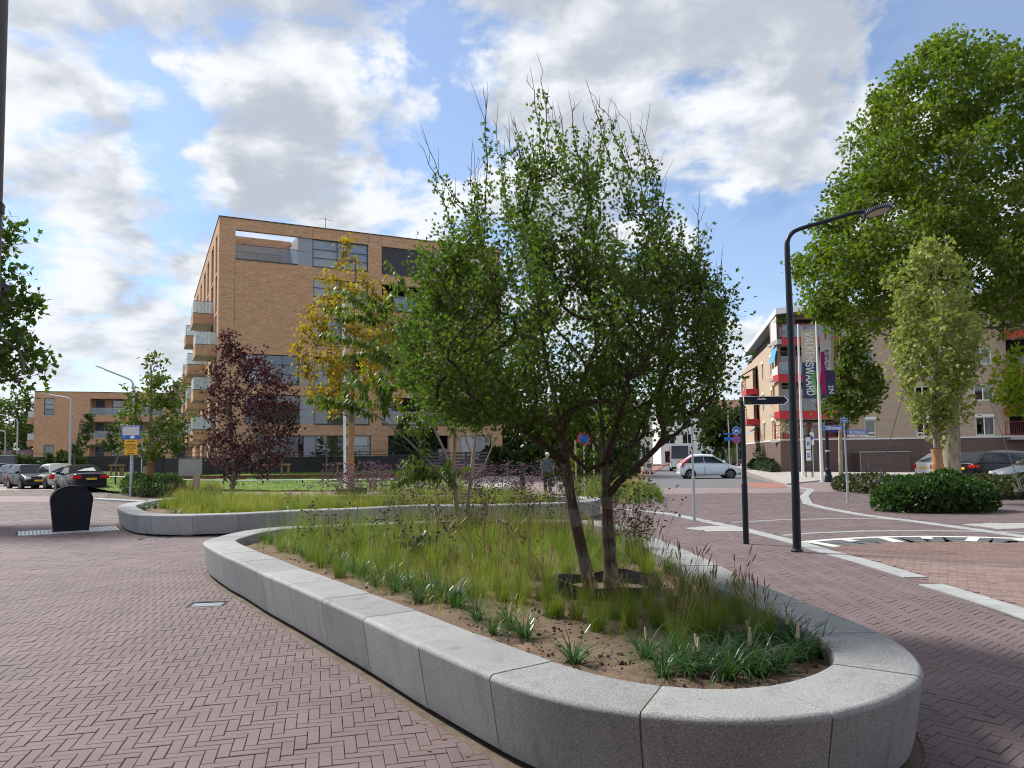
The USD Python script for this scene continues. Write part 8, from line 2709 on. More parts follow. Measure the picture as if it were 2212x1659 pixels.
# ---- garden walls, rails, corten edge
def lwall(label, pts, z0, z1, mat, th=0.35, cop=m_coping, rail=False, name='garden_wall', cat='wall'):
    t = thing(name, label, cat, (0, 0, 0))
    for i in range(len(pts) - 1):
        a, b = np.array(pts[i], float), np.array(pts[i + 1], float)
        d = (b - a) / np.linalg.norm(b - a)
        n = np.array([-d[1], d[0]])
        L = np.linalg.norm(b - a)
        MB().wallpoly(sbox(0, z0, L, z1), (*a, 0), (*d, 0), EZ, (*n, 0), th).build('wall', mat, t)
        MB().wallpoly(sbox(-0.02, z1 + 0.001, L + 0.02, z1 + 0.06), (*(a - n * 0.03), 0), (*d, 0), EZ, (*n, 0), th + 0.06).build('coping', cop, t)
        if rail:
            r_ = MB()
            c = n * th * 0.5
            for z in (z1 + 0.16, z1 + 0.38):
                r_.tube([(*(a + c), z), (*(b + c), z)], 0.022, 6)
            for q in np.arange(0.3, L, 2.0):
                p = a + d * q + c
                r_.tube([(*p, z1 + 0.05), (*p, z1 + 0.38)], 0.02, 5)
            r_.build('rail', m_coping, t)
    return t


e26 = np.array([math.cos(math.radians(26)), math.sin(math.radians(26))])
wa = np.array([*PT(392, 990, 49.0)[:2]])
lwall('long low black brick garden wall with railing before the big apartment block', [wa, wa + e26 * 15.6], 0.2, 1.70, m_kbrick, rail=True)
lwall('grey rendered wall panel at the corner of the garden wall', [PT(386, 990, 47.2)[:2], PT(436, 990, 47.6)[:2]], 0.2, 1.72, m_concrete, th=0.3, name='wall_panel')
lwall('short black brick wall end beside the grey wall panel', [PT(355, 990, 48.4)[:2], PT(385.4, 990, 48.2)[:2]], 0.2, 1.70, m_kbrick, name='wall_end')
lwall('long black brick wall before the low brick block behind the parked cars', [PT(44, 990, 72)[:2], PT(352, 990, 70)[:2]], -0.05, 2.03, m_kbrick, rail=True)
lwall('rusty steel retaining edge across the lawn', [STEP_A, STEP_B], 0.1, 0.575, m_corten, th=0.02, cop=m_corten, name='steel_edge', cat='edging')
lwall('dark screen wall at the far left behind the cars', [PT(-60, 990, 66)[:2], PT(30, 990, 66)[:2]], 0, 2.2, plain('dark_screen', (0.06, 0.065, 0.085), 0.6), cop=m_galv, name='screen_wall')
lwall('reddish far garden wall at the left edge', [PT(-80, 990, 100)[:2], PT(70, 990, 100)[:2]], 0, 3.2, plain('far_brick_wall', (0.17, 0.11, 0.10), 0.9, var=0.1), name='far_wall')

t = thing('low_rail', 'low white-topped rail on dark posts along the front of the lawn', 'rail', (0, 0, 0))
rp0 = [PT(u, v, Y) for u, v, Y in [(232, 1029.5, 41.5), (330, 1033, 41), (420, 1037.5, 40.6), (520, 1038, 40.6), (640, 1037, 40.8), (760, 1036, 41.2), (850, 1035, 41.6)]]
MB().tube(rp0, 0.032, 8).build('rail', m_whitep, t, True)
ln_ = LineString([p[:2] for p in rp0])
for q in np.arange(0.5, ln_.length, 2.1):
    p = ln_.interpolate(q)
    zt = np.interp(p.x, [r[0] for r in rp0], [r[2] for r in rp0])
    MB().box(p.x - 0.03, p.x + 0.03, p.y - 0.03, p.y + 0.03, 0.1, zt).build('post', m_dark, t)
for (u, v, Y, lab, hh, r_) in [(424, 1062, 35, 'short weathered wooden post by the farther planter', 0.75, 0.16), (318, 1030, 46, 'thick brown wooden stump post on the lawn', 1.0, 0.22)]:
    b = np.array([PT(u, v, Y)[0], Y, 0])
    t = thing('wooden_post', lab, 'post', tuple(b))
    MB().lathe([(r_, 0), (r_, hh + 0.2), (r_ * 0.93, hh + 0.24), (0, hh + 0.25)], 14).build('post', m_wood if Y < 40 else m_bench, t, 40)
for (u, Y, z, lab, w) in [(253, 52, 0.55, 'small timber tree support on the lawn before the low block', 1.0), (600, 46.5, 0.5, 'timber bench-like frame on the lawn behind the purple tree', 1.5), (745, 48.5, 0.5, 'timber frame on the lawn by the white pole', 1.1)]:
    b = np.array([PT(u, 1000, Y)[0], Y, z])
    t = thing('timber_frame', lab, 'timber frame', tuple(b))
    MB().box(-w / 2, w / 2, -0.2, 0.2, 0.72, 0.82).build('top_beam', m_bench, t)
    for x in (-w / 2 + 0.1, 0.25, w / 2 - 0.1):
        MB().box(x - 0.05, x + 0.05, -0.06, 0.06, -0.3, 0.719).build('leg', m_bench, t)
# white pole left of the golden tree
t, b, h = post('white_pole', 'slim white pole rising left of the golden tree', 'pole', (746, 1052), (742, 655), 0.06, m_whitep, Y=33)

# right hand furniture
b = G(2060, 1075)
b = np.array([PT(2062, 1060, 24)[0], 24.0, 0])
t = thing('cable_cabinet', 'small grey electrical cabinet at the foot of the plane tree', 'cabinet', tuple(b))
MB().bbox(-0.26, 0.26, -0.2, 0.2, 0.0, PT(2062, 1046, 24)[2], 0.012).build('body', plain('cabinet_grey', (0.36, 0.37, 0.38), 0.55), t)
zt = PT(2062, 1046, 24)[2]
MB().bbox(-0.29, 0.29, -0.23, 0.23, zt + 0.001, zt + 0.04, 0.01).build('lid', m_galv, t)
MB().box(-0.26, -0.20, -0.1, 0.0, zt + 0.041, zt + 0.22).build('marker', m_signw, t)
for (u, Y, lab, vt) in [(1874, 58, 'short grey bollard left of the brick bin store front', 1010), (2011, 56, 'short grey bollard between the guy rod and the wrapped trunk', 1012)]:
    b = np.array([PT(u, 1000, Y)[0], Y, 0.05])
    t = thing('bollard', lab, 'bollard', tuple(b), group='grey bollards by the tan block')
    MB().lathe([(0.11, 0), (0.11, 0.78), (0.14, 0.80), (0.14, 0.86), (0.11, 0.88), (0.10, 0.98), (0.06, 1.02), (0, 1.03)], 14).build('post', plain('bollard_grey' + str(u), (0.09, 0.10, 0.12), 0.5), t, 35)
# bollards and hoop fence near the walker
b = np.array([PT(1129, 1040, 31)[0], 31.0, 0])
t = thing('bollard', 'dark round bollard left of the walking person', 'bollard', tuple(b))
MB().lathe([(0.115, 0), (0.115, 1.22), (0.09, 1.3), (0, 1.31)], 14).build('post', m_dark, t, 35)
t = thing('hoop_rail', 'thin dark hoop railing along the footpath in the middle distance', 'railing', (0, 0, 0))
pts = [PT(u, 985, Y)[:2] for u, Y in [(1010, 47), (1040, 46.5), (1070, 46), (1100, 46.5), (1160, 50), (1185, 53)]]
MB().tube([(*p, 1.0) for p in pts], 0.022, 6).build('rail', m_dark, t)
for p in pts:
    MB().tube([(*p, 0), (*p, 1.0)], 0.022, 6).build('post', m_dark, t)
t = thing('slatted_fence', 'dark slatted fence at the entrance right of the brick block', 'fence', tuple(PT(910, 981, 54)[:2]) + (0.2,), 24)
for k_ in range(7):
    MB().box(0, 5.2, 0, 0.04, 0.15 + 0.24 * k_, 0.31 + 0.24 * k_).build('slat', plain('fence_slat', (0.055, 0.05, 0.05), 0.8) if k_ == 0 else '/World/Looks/fence_slat', t)
for x in (0.05, 1.75, 3.45, 5.1):
    MB().box(x - 0.05, x + 0.05, 0.041, 0.13, 0, 1.8).build('post', m_dark, t)
b = np.array([PT(1250, 1000, 41)[0], 41.0, 0])
t = thing('traffic_cone', 'red and white striped traffic post behind the walking person', 'traffic cone', (PT(1224, 1000, 42)[0], 42, 0))
for k_ in range(5):
    MB().lathe([(0.16 - 0.02 * k_, 0.2 * k_), (0.14 - 0.02 * k_, 0.2 * k_ + 0.199)], 14).build('band', m_signred if k_ % 2 == 0 else m_signw, t, True)
for i, (u, Y) in enumerate([(1244, 40), (1283, 44), (1291, 48)]):
    t = thing('tree_stake', ['pale wooden tree stake just right of the walking person', 'wooden stake between the two maple trunks', 'farther wooden stake behind the right maple trunk'][i], 'stake', (PT(u, 1000, Y)[0], Y, 0))
    MB().tube([(0, 0, 0), (0, 0, 2.4)], 0.05, 8).build('post', m_wood, t, True)
    MB().box(-0.05, 0.05, -0.052, 0.052, 2.401, 2.43).build('cap', m_bench, t)
# ================================================================ cars and people
def paint(name, c, metal=0.0, rough=0.28):
    return plain(name, c, rough, metal=metal, coat=0.12, spec=0.25)


m_tyre = plain('tyre', (0.012, 0.012, 0.013), 0.85)
m_rim = plain('wheel_rim', (0.48, 0.49, 0.50), 0.35, metal=0.6)
m_arch = plain('wheel_arch', (0.006, 0.006, 0.007), 0.9)
m_carglass = plain('car_glass', (0.008, 0.010, 0.013), 0.04, spec=0.55)
m_tail = plain('tail_light', (0.45, 0.008, 0.015), 0.15)
m_head = plain('head_light', (0.60, 0.62, 0.64), 0.08, spec=0.8)
m_plate = plain('yellow_plate', (0.85, 0.50, 0.015), 0.45)
m_trim = plain('black_trim', (0.014, 0.014, 0.015), 0.6)


def car(name, label, loc, heading, L, Wd, H, paint_m, prof, gh, wheels=(0.19, 0.80), wr=0.31, cat='car', top_m=None, plate='', front_plate=True, tail='wide', side_split=(0.46,), roofk=0.74, zsill=0.20, group=None, rear_white=False, open_rear=False, van=False):
    """x runs from nose (0) to tail (L); prof: (x, z) of bonnet, belt and boot line; gh: glasshouse points A, B, C, D as (x, z)"""
    t = thing(name, label, cat, loc, heading, group)
    hw = Wd / 2
    xs2 = np.unique(np.concatenate([np.linspace(0, L, 22), [q[0] for q in prof], [0.04, L - 0.04]]))
    px, pz = np.array([q[0] for q in prof]), np.array([q[1] for q in prof])

    def halfw(x):
        a = min(x, L - x)
        return hw * (0.80 + 0.20 * math.sin(min(1, a / (0.17 * L)) * math.pi / 2) ** 0.8)

    def ring(x):
        w, zt = halfw(x), float(np.interp(x, px, pz))
        e = min(x, L - x)
        zb = zsill + (0.10 * max(0, 1 - e / 0.25))
        h = zt - zb
        half = [(0, zb), (0.86 * w, zb), (0.97 * w, zb + 0.16 * h), (w, zb + 0.42 * h), (0.985 * w, zb + 0.72 * h), (0.945 * w, zt - 0.055), (0.88 * w, zt - 0.012), (0.5 * w, zt + 0.012), (0, zt + 0.018)]
        full = half + [(-y, z) for y, z in half[-2:0:-1]]
        return np.array([(-(x - L / 2), y, z) for y, z in full])
    K = 16
    V = np.vstack([ring(x) for x in xs2])
    n = len(xs2)
    F = [(i * K + j, (i + 1) * K + j, (i + 1) * K + (j + 1) % K, i * K + (j + 1) % K) for i in range(n - 1) for j in range(K)]
    mb = MB().add(V, F)
    for e in (0, n - 1):
        c = len(V)
        mb.add(np.vstack([V[e * K:(e + 1) * K], V[e * K:(e + 1) * K].mean(0)[None]]), [(j, (j + 1) % K, K) for j in range(K)])
    body = mb.build('body', paint_m, t, 42)
    X = lambda x: -(x - L / 2)
    # glasshouse
    (ax, az), (bx, bz), (cx, cz), (dx, dz) = gh
    wb_, wt = hw * 0.93, hw * roofk
    ts = np.linspace(0, 1, 9)

    def side(x, f):
        """point of the side wall at length x, height fraction f from belt to roof"""
        return x, wb_ + (wt - wb_) * f
    xb = np.linspace(ax, dx, 9)
    xt = np.linspace(bx, cx, 9)
    zb_ = np.interp(xb, px, pz) - 0.015
    ztp = np.interp(xt, [bx, (bx + cx) / 2, cx], [bz, max(bz, cz) + 0.025, cz])
    rows = []
    for i in range(9):
        p = []
        for f in (0, 0.5, 0.86, 1.0):
            y = wb_ + (wt - wb_) * f ** 1.15
            if f == 1.0:
                y -= 0.06
            x = xb[i] + (xt[i] - xb[i]) * f
            z = zb_[i] + (ztp[i] - zb_[i]) * (f if f < 1 else 1.0) + (0.0 if f < 1 else 0.03)
            p.append((X(x), y, z))
        mid = (X(xt[i]), 0, ztp[i] + 0.055)
        rows.append(p + [mid] + [(a, -b, c) for a, b, c in p[::-1]])
    V = np.array(rows).reshape(-1, 3)
    K2 = 9
    F = [(i * K2 + j, (i + 1) * K2 + j, (i + 1) * K2 + j + 1, i * K2 + j + 1) for i in range(8) for j in range(K2 - 1)]
    mb = MB().add(V, F)
    for e in (0, 8):
        r_ = V[e * K2:(e + 1) * K2]
        mb.add(r_, [(0, k_, k_ + 1) for k_ in range(1, K2 - 1)])
    mb.build('roof', top_m or paint_m, t, 50)

    def gpt(s, f, sg, o=0.008):
        i = s * 8
        x0, x1 = np.interp(i, range(9), xb), np.interp(i, range(9), xt)
        z0, z1 = np.interp(i, range(9), zb_), np.interp(i, range(9), ztp)
        return np.array([X(x0 + (x1 - x0) * f), sg * (wb_ + (wt - wb_) * f ** 1.15 + o), z0 + (z1 - z0) * f])
    cuts = [0.06] + [c for c in side_split] + [0.95]
    f0, f1 = 0.10, 0.82
    for sg in (-1, 1):
        for i in range(len(cuts) - 1):
            a, b = cuts[i] + 0.008, cuts[i + 1] - 0.008
            if van and i > 0:
                continue
            g = MB()
            sa, sb_ = a, b
            q = [gpt(sa, f0, sg), gpt(sb_, f0, sg), gpt(sb_, (f0 + f1) / 2, sg), gpt(sb_, f1, sg), gpt(sa, f1, sg), gpt(sa, (f0 + f1) / 2, sg)]
            g.add(q, [(0, 1, 2), (0, 2, 5), (5, 2, 3), (5, 3, 4)])
            g.build('side_window', m_carglass, t)

    def endwin(s, f0, f1, nm, mat, k_=0.86):
        o = 0.012 if s < 0.5 else -0.012
        q = []
        for f in (f0, (f0 + f1) / 2, f1):
            a = gpt(s, f, 1, 0)
            b = gpt(s, f, -1, 0)
            q += [a * [1, k_, 1] + [o, 0, 0.004], a * [1, 0, 1] + [o * 1.6, 0, 0.012], b * [1, k_, 1] + [o, 0, 0.004]]
        MB().add(q, [(0, 1, 4), (0, 4, 3), (1, 2, 5), (1, 5, 4), (3, 4, 7), (3, 7, 6), (4, 5, 8), (4, 8, 7)]).build(nm, mat, t, True)
    endwin(0.0, 0.08, 0.93, 'windscreen', m_carglass)
    if rear_white:
        endwin(1.0, 0.34, 0.80, 'rear_window', plain('soft_top_window', (0.5, 0.54, 0.54), 0.12), 0.62)
    else:
        endwin(1.0, 0.14, 0.88, 'rear_window', m_carglass)
    # wheels and arches
    for wx in wheels:
        x = X(wx * L)
        for sg in (-1, 1):
            y = sg * halfw(wx * L)
            MB().lathe([(0, -0.004), (wr * 1.17, -0.004), (wr * 1.17, 0.006), (0, 0.006)], 24, (x, y, wr * 1.02), axis=(0, sg, 0)).build('wheel_arch', m_arch, t)
            w_ = MB().lathe([(wr * 0.62, -0.19), (wr * 0.93, -0.19), (wr, -0.15), (wr, -0.03), (wr * 0.93, 0.012), (wr * 0.64, 0.016), (wr * 0.62, 0.0)], 24, (x, y, wr), axis=(0, sg, 0)).build('tyre', m_tyre, t, 40)
            rm = MB().lathe([(wr * 0.63, 0.004), (wr * 0.60, 0.012), (wr * 0.54, 0.002), (wr * 0.5, -0.03), (0, -0.03)], 24, (x, y, wr), axis=(0, sg, 0))
            for q in range(6):
                a = q * math.pi / 3
                u = np.array([math.cos(a), 0, math.sin(a)])
                rm.obox(np.array([x, y + sg * -0.006, wr]) + u * wr * 0.3, u * wr * 0.28, np.array([-u[2], 0, u[0]]) * wr * 0.075, (0, 0.012, 0))
            rm.lathe([(0, 0.008), (wr * 0.13, 0.008), (wr * 0.14, -0.02)], 12, (x, y, wr), axis=(0, sg, 0))
            rm.build('rim', m_rim, w_)
    # lamps, mirrors, plates, bumpers
    zr = float(np.interp(L - 0.05, px, pz))
    for sg in (-1, 1):
        yb = sg * hw
        if tail == 'wide':
            MB().bbox(X(L) - 0.02, X(L) + 0.26, sg * hw * 0.48 if sg > 0 else -hw * 0.955, hw * 0.955 if sg > 0 else -hw * 0.48, zr - 0.24, zr - 0.08, 0.02).build('tail_light', m_tail, t)
        elif tail == 'corner':
            MB().bbox(X(L) - 0.02, X(L) + 0.30, sg * hw * 0.66 if sg > 0 else -hw * 0.955, hw * 0.955 if sg > 0 else -hw * 0.66, zr - 0.34, zr - 0.08, 0.02).build('tail_light', m_tail, t)
        else:
            a, b = gpt(0.985, 0.0, sg, 0.012), gpt(0.985, 0.85, sg, 0.012)
            MB().tube([a - [0.0, 0, 0.22], a, (a + b) / 2 - [0.02, 0, 0], b], [0.05, 0.075, 0.06, 0.03], 8).build('tail_light', m_tail, t, True)
        hx = X(0.10)
        zf = float(np.interp(0.10, px, pz))
        MB().bbox(hx - 0.30, hx + 0.085, sg * hw * 0.50 if sg > 0 else -hw * 0.90, hw * 0.90 if sg > 0 else -hw * 0.50, zf - 0.16, zf - 0.015, 0.03).build('head_light', m_head, t)
        g0 = gpt(0.10, 0.12, sg, 0.0)
        mr = trimesh.creation.icosphere(2, 1.0)
        mr.apply_scale([0.07, 0.12, 0.085])
        mr.apply_translation(g0 + [0.05, sg * 0.12, 0.05])
        MB().mesh(mr).build('mirror', paint_m, t, True)
        hd_ = MB()
        for c in side_split[:1]:
            q = gpt(c - 0.04, 0, sg, 0)
            hd_.bbox(q[0] - 0.09, q[0] + 0.09, sg * hw * 0.965 - 0.02, sg * hw * 0.965 + 0.025, q[2] - 0.17, q[2] - 0.135, 0.008)
        hd_.build('door_handle', m_trim if cat == 'van' else paint_m, t)
        dl = MB()
        for c in (0.03, side_split[0], 0.93 if len(side_split) > 1 else 0.86):
            x = gpt(c, 0, sg, 0)[0]
            dl.box(x - 0.006, x + 0.006, sg * hw * 0.99 - 0.012, sg * hw * 0.99 + 0.012, zsill + 0.1, zr - 0.14)
        dl.build('door_gap', m_trim, t)
    MB().bbox(X(L) - 0.035, X(L) + 0.2, -hw * 0.80, hw * 0.80, zsill + 0.05, zsill + 0.22, 0.03).build('rear_bumper', m_trim if van or open_rear else paint_m, t)
    MB().bbox(X(0) - 0.2, X(0) + 0.03, -hw * 0.78, hw * 0.78, zsill + 0.04, zsill + 0.20, 0.03).build('front_grille', m_trim, t)
    for rear in (True, False):
        sx = -1 if rear else 1
        x = X(L) - 0.04 if rear else X(0) + 0.035
        zc = zr - 0.26 if rear else zsill + 0.30
        pp = MB().bbox(min(x, x + sx * 0.012), max(x, x + sx * 0.012), -0.26, 0.26, zc - 0.055, zc + 0.055, 0.004).build('number_plate', m_plate, t)
        if plate and rear:
            MB().text(plate, 0.072, (x + sx * 0.0125, 0, zc - 0.036), (0, sx, 0), EZ, (sx, 0, 0), depth=0.003, width=0.42).build('lettering', m_ink, pp)
            MB().box(min(x + sx * 0.0122, x + sx * 0.0145), max(x + sx * 0.0122, x + sx * 0.0145), *sorted((-sx * 0.258, -sx * 0.215)), zc - 0.052, zc + 0.052).build('blue_strip', m_signblue, pp)
    return t


p_black, p_silver, p_beige, p_dkgrey, p_white, p_sblue, p_grey = paint('paint_black', (0.010, 0.011, 0.014)), paint('paint_silver', (0.42, 0.48, 0.54), 0.35, 0.3), paint('paint_beige_silver', (0.40, 0.39, 0.35), 0.35, 0.3), paint('paint_dark', (0.035, 0.035, 0.038)), paint('paint_white', (0.66, 0.68, 0.69)), paint('paint_pale_blue', (0.62, 0.70, 0.76), 0.1, 0.3), paint('paint_mid_grey', (0.13, 0.135, 0.14), 0.3)
m_softtop = plain('soft_top', (0.010, 0.010, 0.012), 0.95, spec=0.1)
HATCH = lambda L, h: [(0, 0.55), (0.05, 0.66), (0.95, 0.86), (1.25, 0.90), (L - 0.35, 0.97), (L - 0.03, 0.93), (L, 0.75)]


def at(u, v, back=0.0, hd=0.0):
    g = G(u, v)
    return g


def place_rear(u, v, heading, L):
    """middle of a car whose tail foot stands at a pixel; heading in degrees, 0 along +x"""
    g = G(u, v)
    a = math.radians(heading)
    return (g[0] + math.cos(a) * L / 2, g[1] + math.sin(a) * L / 2, 0)


gl_ = 'cars parked in a row at the far left'
hd = 90 + 42
car('parked_car', 'black convertible with raised black soft top, nearest of the parked row at left', place_rear(196, 1063.5, hd, 4.6), hd, 4.6, 1.80, 1.37, p_black,
    [(0, 0.55), (0.05, 0.68), (1.2, 0.88), (1.6, 0.92), (3.6, 0.98), (4.3, 1.00), (4.55, 0.96), (4.6, 0.70)], ((1.45, 0.92), (2.05, 1.36), (2.95, 1.37), (3.75, 1.0)), top_m=m_softtop, plate='L-978-TD', tail='wide', rear_white=True, side_split=(0.6,), group=gl_)
car('parked_car', 'beige silver hatchback with red tail lights parked just beyond the black convertible', place_rear(140, 1055.5, hd + 6, 3.85), hd + 6, 3.85, 1.68, 1.44, p_beige, HATCH(3.85, 1.44), ((0.95, 0.88), (1.65, 1.42), (3.0, 1.44), (3.72, 0.98)), plate='', tail='corner', group=gl_)
g = G(84, 1056)
a = math.radians(hd + 8)
car('parked_car', 'black small car facing the camera in the parked row at left', (g[0] + math.cos(a) * 1.7, g[1] + math.sin(a) * 1.7, 0), hd + 8 + 180, 3.43, 1.63, 1.43, p_black, [(0, 0.55), (0.05, 0.72), (0.75, 0.92), (3.2, 0.96), (3.40, 0.93), (3.43, 0.7)], ((0.72, 0.92), (1.45, 1.42), (2.8, 1.42), (3.38, 0.96)), tail='corner', group=gl_)
car('parked_car', 'dark grey compact car fourth in the parked row at left', place_rear(52, 1050.5, hd + 10, 3.9), hd + 10, 3.9, 1.66, 1.42, p_dkgrey, HATCH(3.9, 1.42), ((0.95, 0.88), (1.7, 1.40), (3.1, 1.42), (3.75, 0.98)), tail='corner', group=gl_)
car('parked_car', 'dark estate car with red tail lights, farthest left of the parked row', place_rear(24, 1045, hd + 12, 4.5), hd + 12, 4.5, 1.76, 1.48, p_dkgrey, [(0, 0.55), (0.05, 0.68), (1.2, 0.9), (4.2, 1.0), (4.46, 0.95), (4.5, 0.7)], ((1.15, 0.9), (1.9, 1.46), (3.9, 1.48), (4.4, 1.0)), tail='corner', side_split=(0.36, 0.66), group=gl_)
# moving hatchback crossing
g = G(1537, 1034)
car('hatchback', 'pale silver-blue small hatchback crossing the street beyond the poles', (g[0], g[1] + 0.8, 0), 0 - 4, 3.88, 1.70, 1.53, p_sblue, [(0, 0.55), (0.05, 0.70), (0.75, 0.92), (1.0, 0.98), (3.5, 1.0), (3.85, 0.95), (3.88, 0.7)], ((0.72, 0.92), (1.75, 1.50), (2.95, 1.53), (3.76, 1.0)), tail='tall', side_split=(0.52,), wr=0.30, wheels=(0.175, 0.83), roofk=0.78)
# van seen from behind
g = PT(1485, 1011, 70)
car('van', 'white panel van seen from behind farther up the street', (g[0], 70 + 2.7, 0), 76, 5.4, 1.98, 2.55, p_white, [(0, 0.6), (0.05, 0.8), (0.9, 1.1), (1.3, 1.2), (5.36, 1.22), (5.4, 0.7)], ((1.0, 1.15), (1.9, 2.5), (5.25, 2.55), (5.38, 1.22)), cat='van', tail='tall', side_split=(0.26,), van=True, roofk=0.88, wr=0.34, open_rear=True)
# cars at the right under the plane tree
car('parked_car', 'black estate car with angular red tail light parked at right behind the plane tree', (PT(2152, 1000, 38.5)[0], 38.5, 0), 16, 4.55, 1.82, 1.50, p_black, [(0, 0.55), (0.05, 0.72), (1.2, 0.94), (4.2, 1.02), (4.5, 0.98), (4.55, 0.7)], ((1.1, 0.92), (1.95, 1.47), (3.75, 1.49), (4.42, 1.02)), tail='wide', side_split=(0.40, 0.70), plate='', group='cars parked by the tan block')
car('parked_car', 'white car showing between the wrapped trunk and the black estate at right', (PT(2062, 1000, 43.5)[0], 43.5, 0), 10, 4.1, 1.72, 1.46, p_white, HATCH(4.1, 1.45), ((1.0, 0.9), (1.75, 1.43), (3.2, 1.45), (3.95, 0.99)), tail='corner', group='cars parked by the tan block')
car('parked_car', 'grey car behind the black estate at the right edge', (PT(2185, 1000, 44)[0], 44.0, 0), 14, 4.4, 1.78, 1.52, p_grey, HATCH(4.4, 1.5), ((1.05, 0.9), (1.85, 1.49), (3.5, 1.52), (4.25, 1.0)), tail='corner', side_split=(0.4, 0.7), group='cars parked by the tan block')
car('parked_car', 'silver car nose at the right edge in front of the black estate', (PT(2218, 1000, 32.5)[0] + 0.9, 32.5, 0), 168, 4.1, 1.74, 1.42, p_silver, [(0, 0.55), (0.05, 0.70), (0.95, 0.92), (1.3, 0.95), (3.75, 0.97), (4.07, 0.93), (4.1, 0.75)], ((0.95, 0.9), (1.75, 1.40), (3.2, 1.42), (3.95, 0.97)), tail='corner', group='cars parked by the tan block')


# ---------------------------------------------------------------- people
import manifold3d as m3


def body_mesh(bones, edge=0.03):
    """one skin over capsules: bones are (p, rp, q, rq)"""
    tot = None
    for p, rp, q, rq in bones:
        pts = []
        for c, r in ((p, rp), (q, rq)):
            s = trimesh.creation.icosphere(2, 1.0).vertices * r + np.asarray(c)
            pts.append(s)
        h = trimesh.convex.convex_hull(np.vstack(pts))
        m = m3.Manifold(m3.Mesh(np.asarray(h.vertices, np.float32), np.asarray(h.faces, np.uint32)))
        tot = m if tot is None else tot + m
    tot = tot.refine_to_length(edge)
    me = tot.to_mesh()
    tm = trimesh.Trimesh(me.vert_properties[:, :3], me.tri_verts, process=True)
    trimesh.smoothing.filter_taubin(tm, iterations=8)
    return tm


m_skin = plain('skin', (0.50, 0.27, 0.19), 0.6)
m_tee = plain('charcoal_shirt', (0.075, 0.088, 0.105), 0.9, var=0.15, scale=9)
m_trou = plain('dark_trousers', (0.018, 0.019, 0.024), 0.9)
m_hair = plain('white_hair', (0.62, 0.60, 0.55), 0.9, var=0.1, scale=30, bump=0.5, bscale=80)
m_shoe = plain('dark_shoe', (0.02, 0.02, 0.02), 0.6)


def hand(c, d, s=1.0):
    """a relaxed hand: palm, four curled fingers and thumb; d points from wrist to finger tips"""
    d = np.asarray(d, float) / np.linalg.norm(d)
    x = np.array([0, 1.0, 0])
    n = np.cross(d, x)
    b = [(c, 0.028, c + d * 0.075, 0.032)]
    for i, (o, L) in enumerate(((-0.03, 0.068), (-0.010, 0.078), (0.011, 0.073), (0.03, 0.058))):
        p0 = c + d * 0.085 + x * o
        p1 = p0 + d * L * 0.55 + n * 0.006
        p2 = p1 + d * L * 0.40 + n * 0.03
        b += [(p0, 0.0100, p1, 0.0092), (p1, 0.0092, p2, 0.008)]
    t0 = c + d * 0.02 - x * 0.03
    b += [(t0, 0.012, t0 - x * 0.03 + d * 0.04 + n * 0.01, 0.010), (t0 - x * 0.03 + d * 0.04 + n * 0.01, 0.010, t0 - x * 0.03 + d * 0.07 + n * 0.02, 0.008)]
    return b


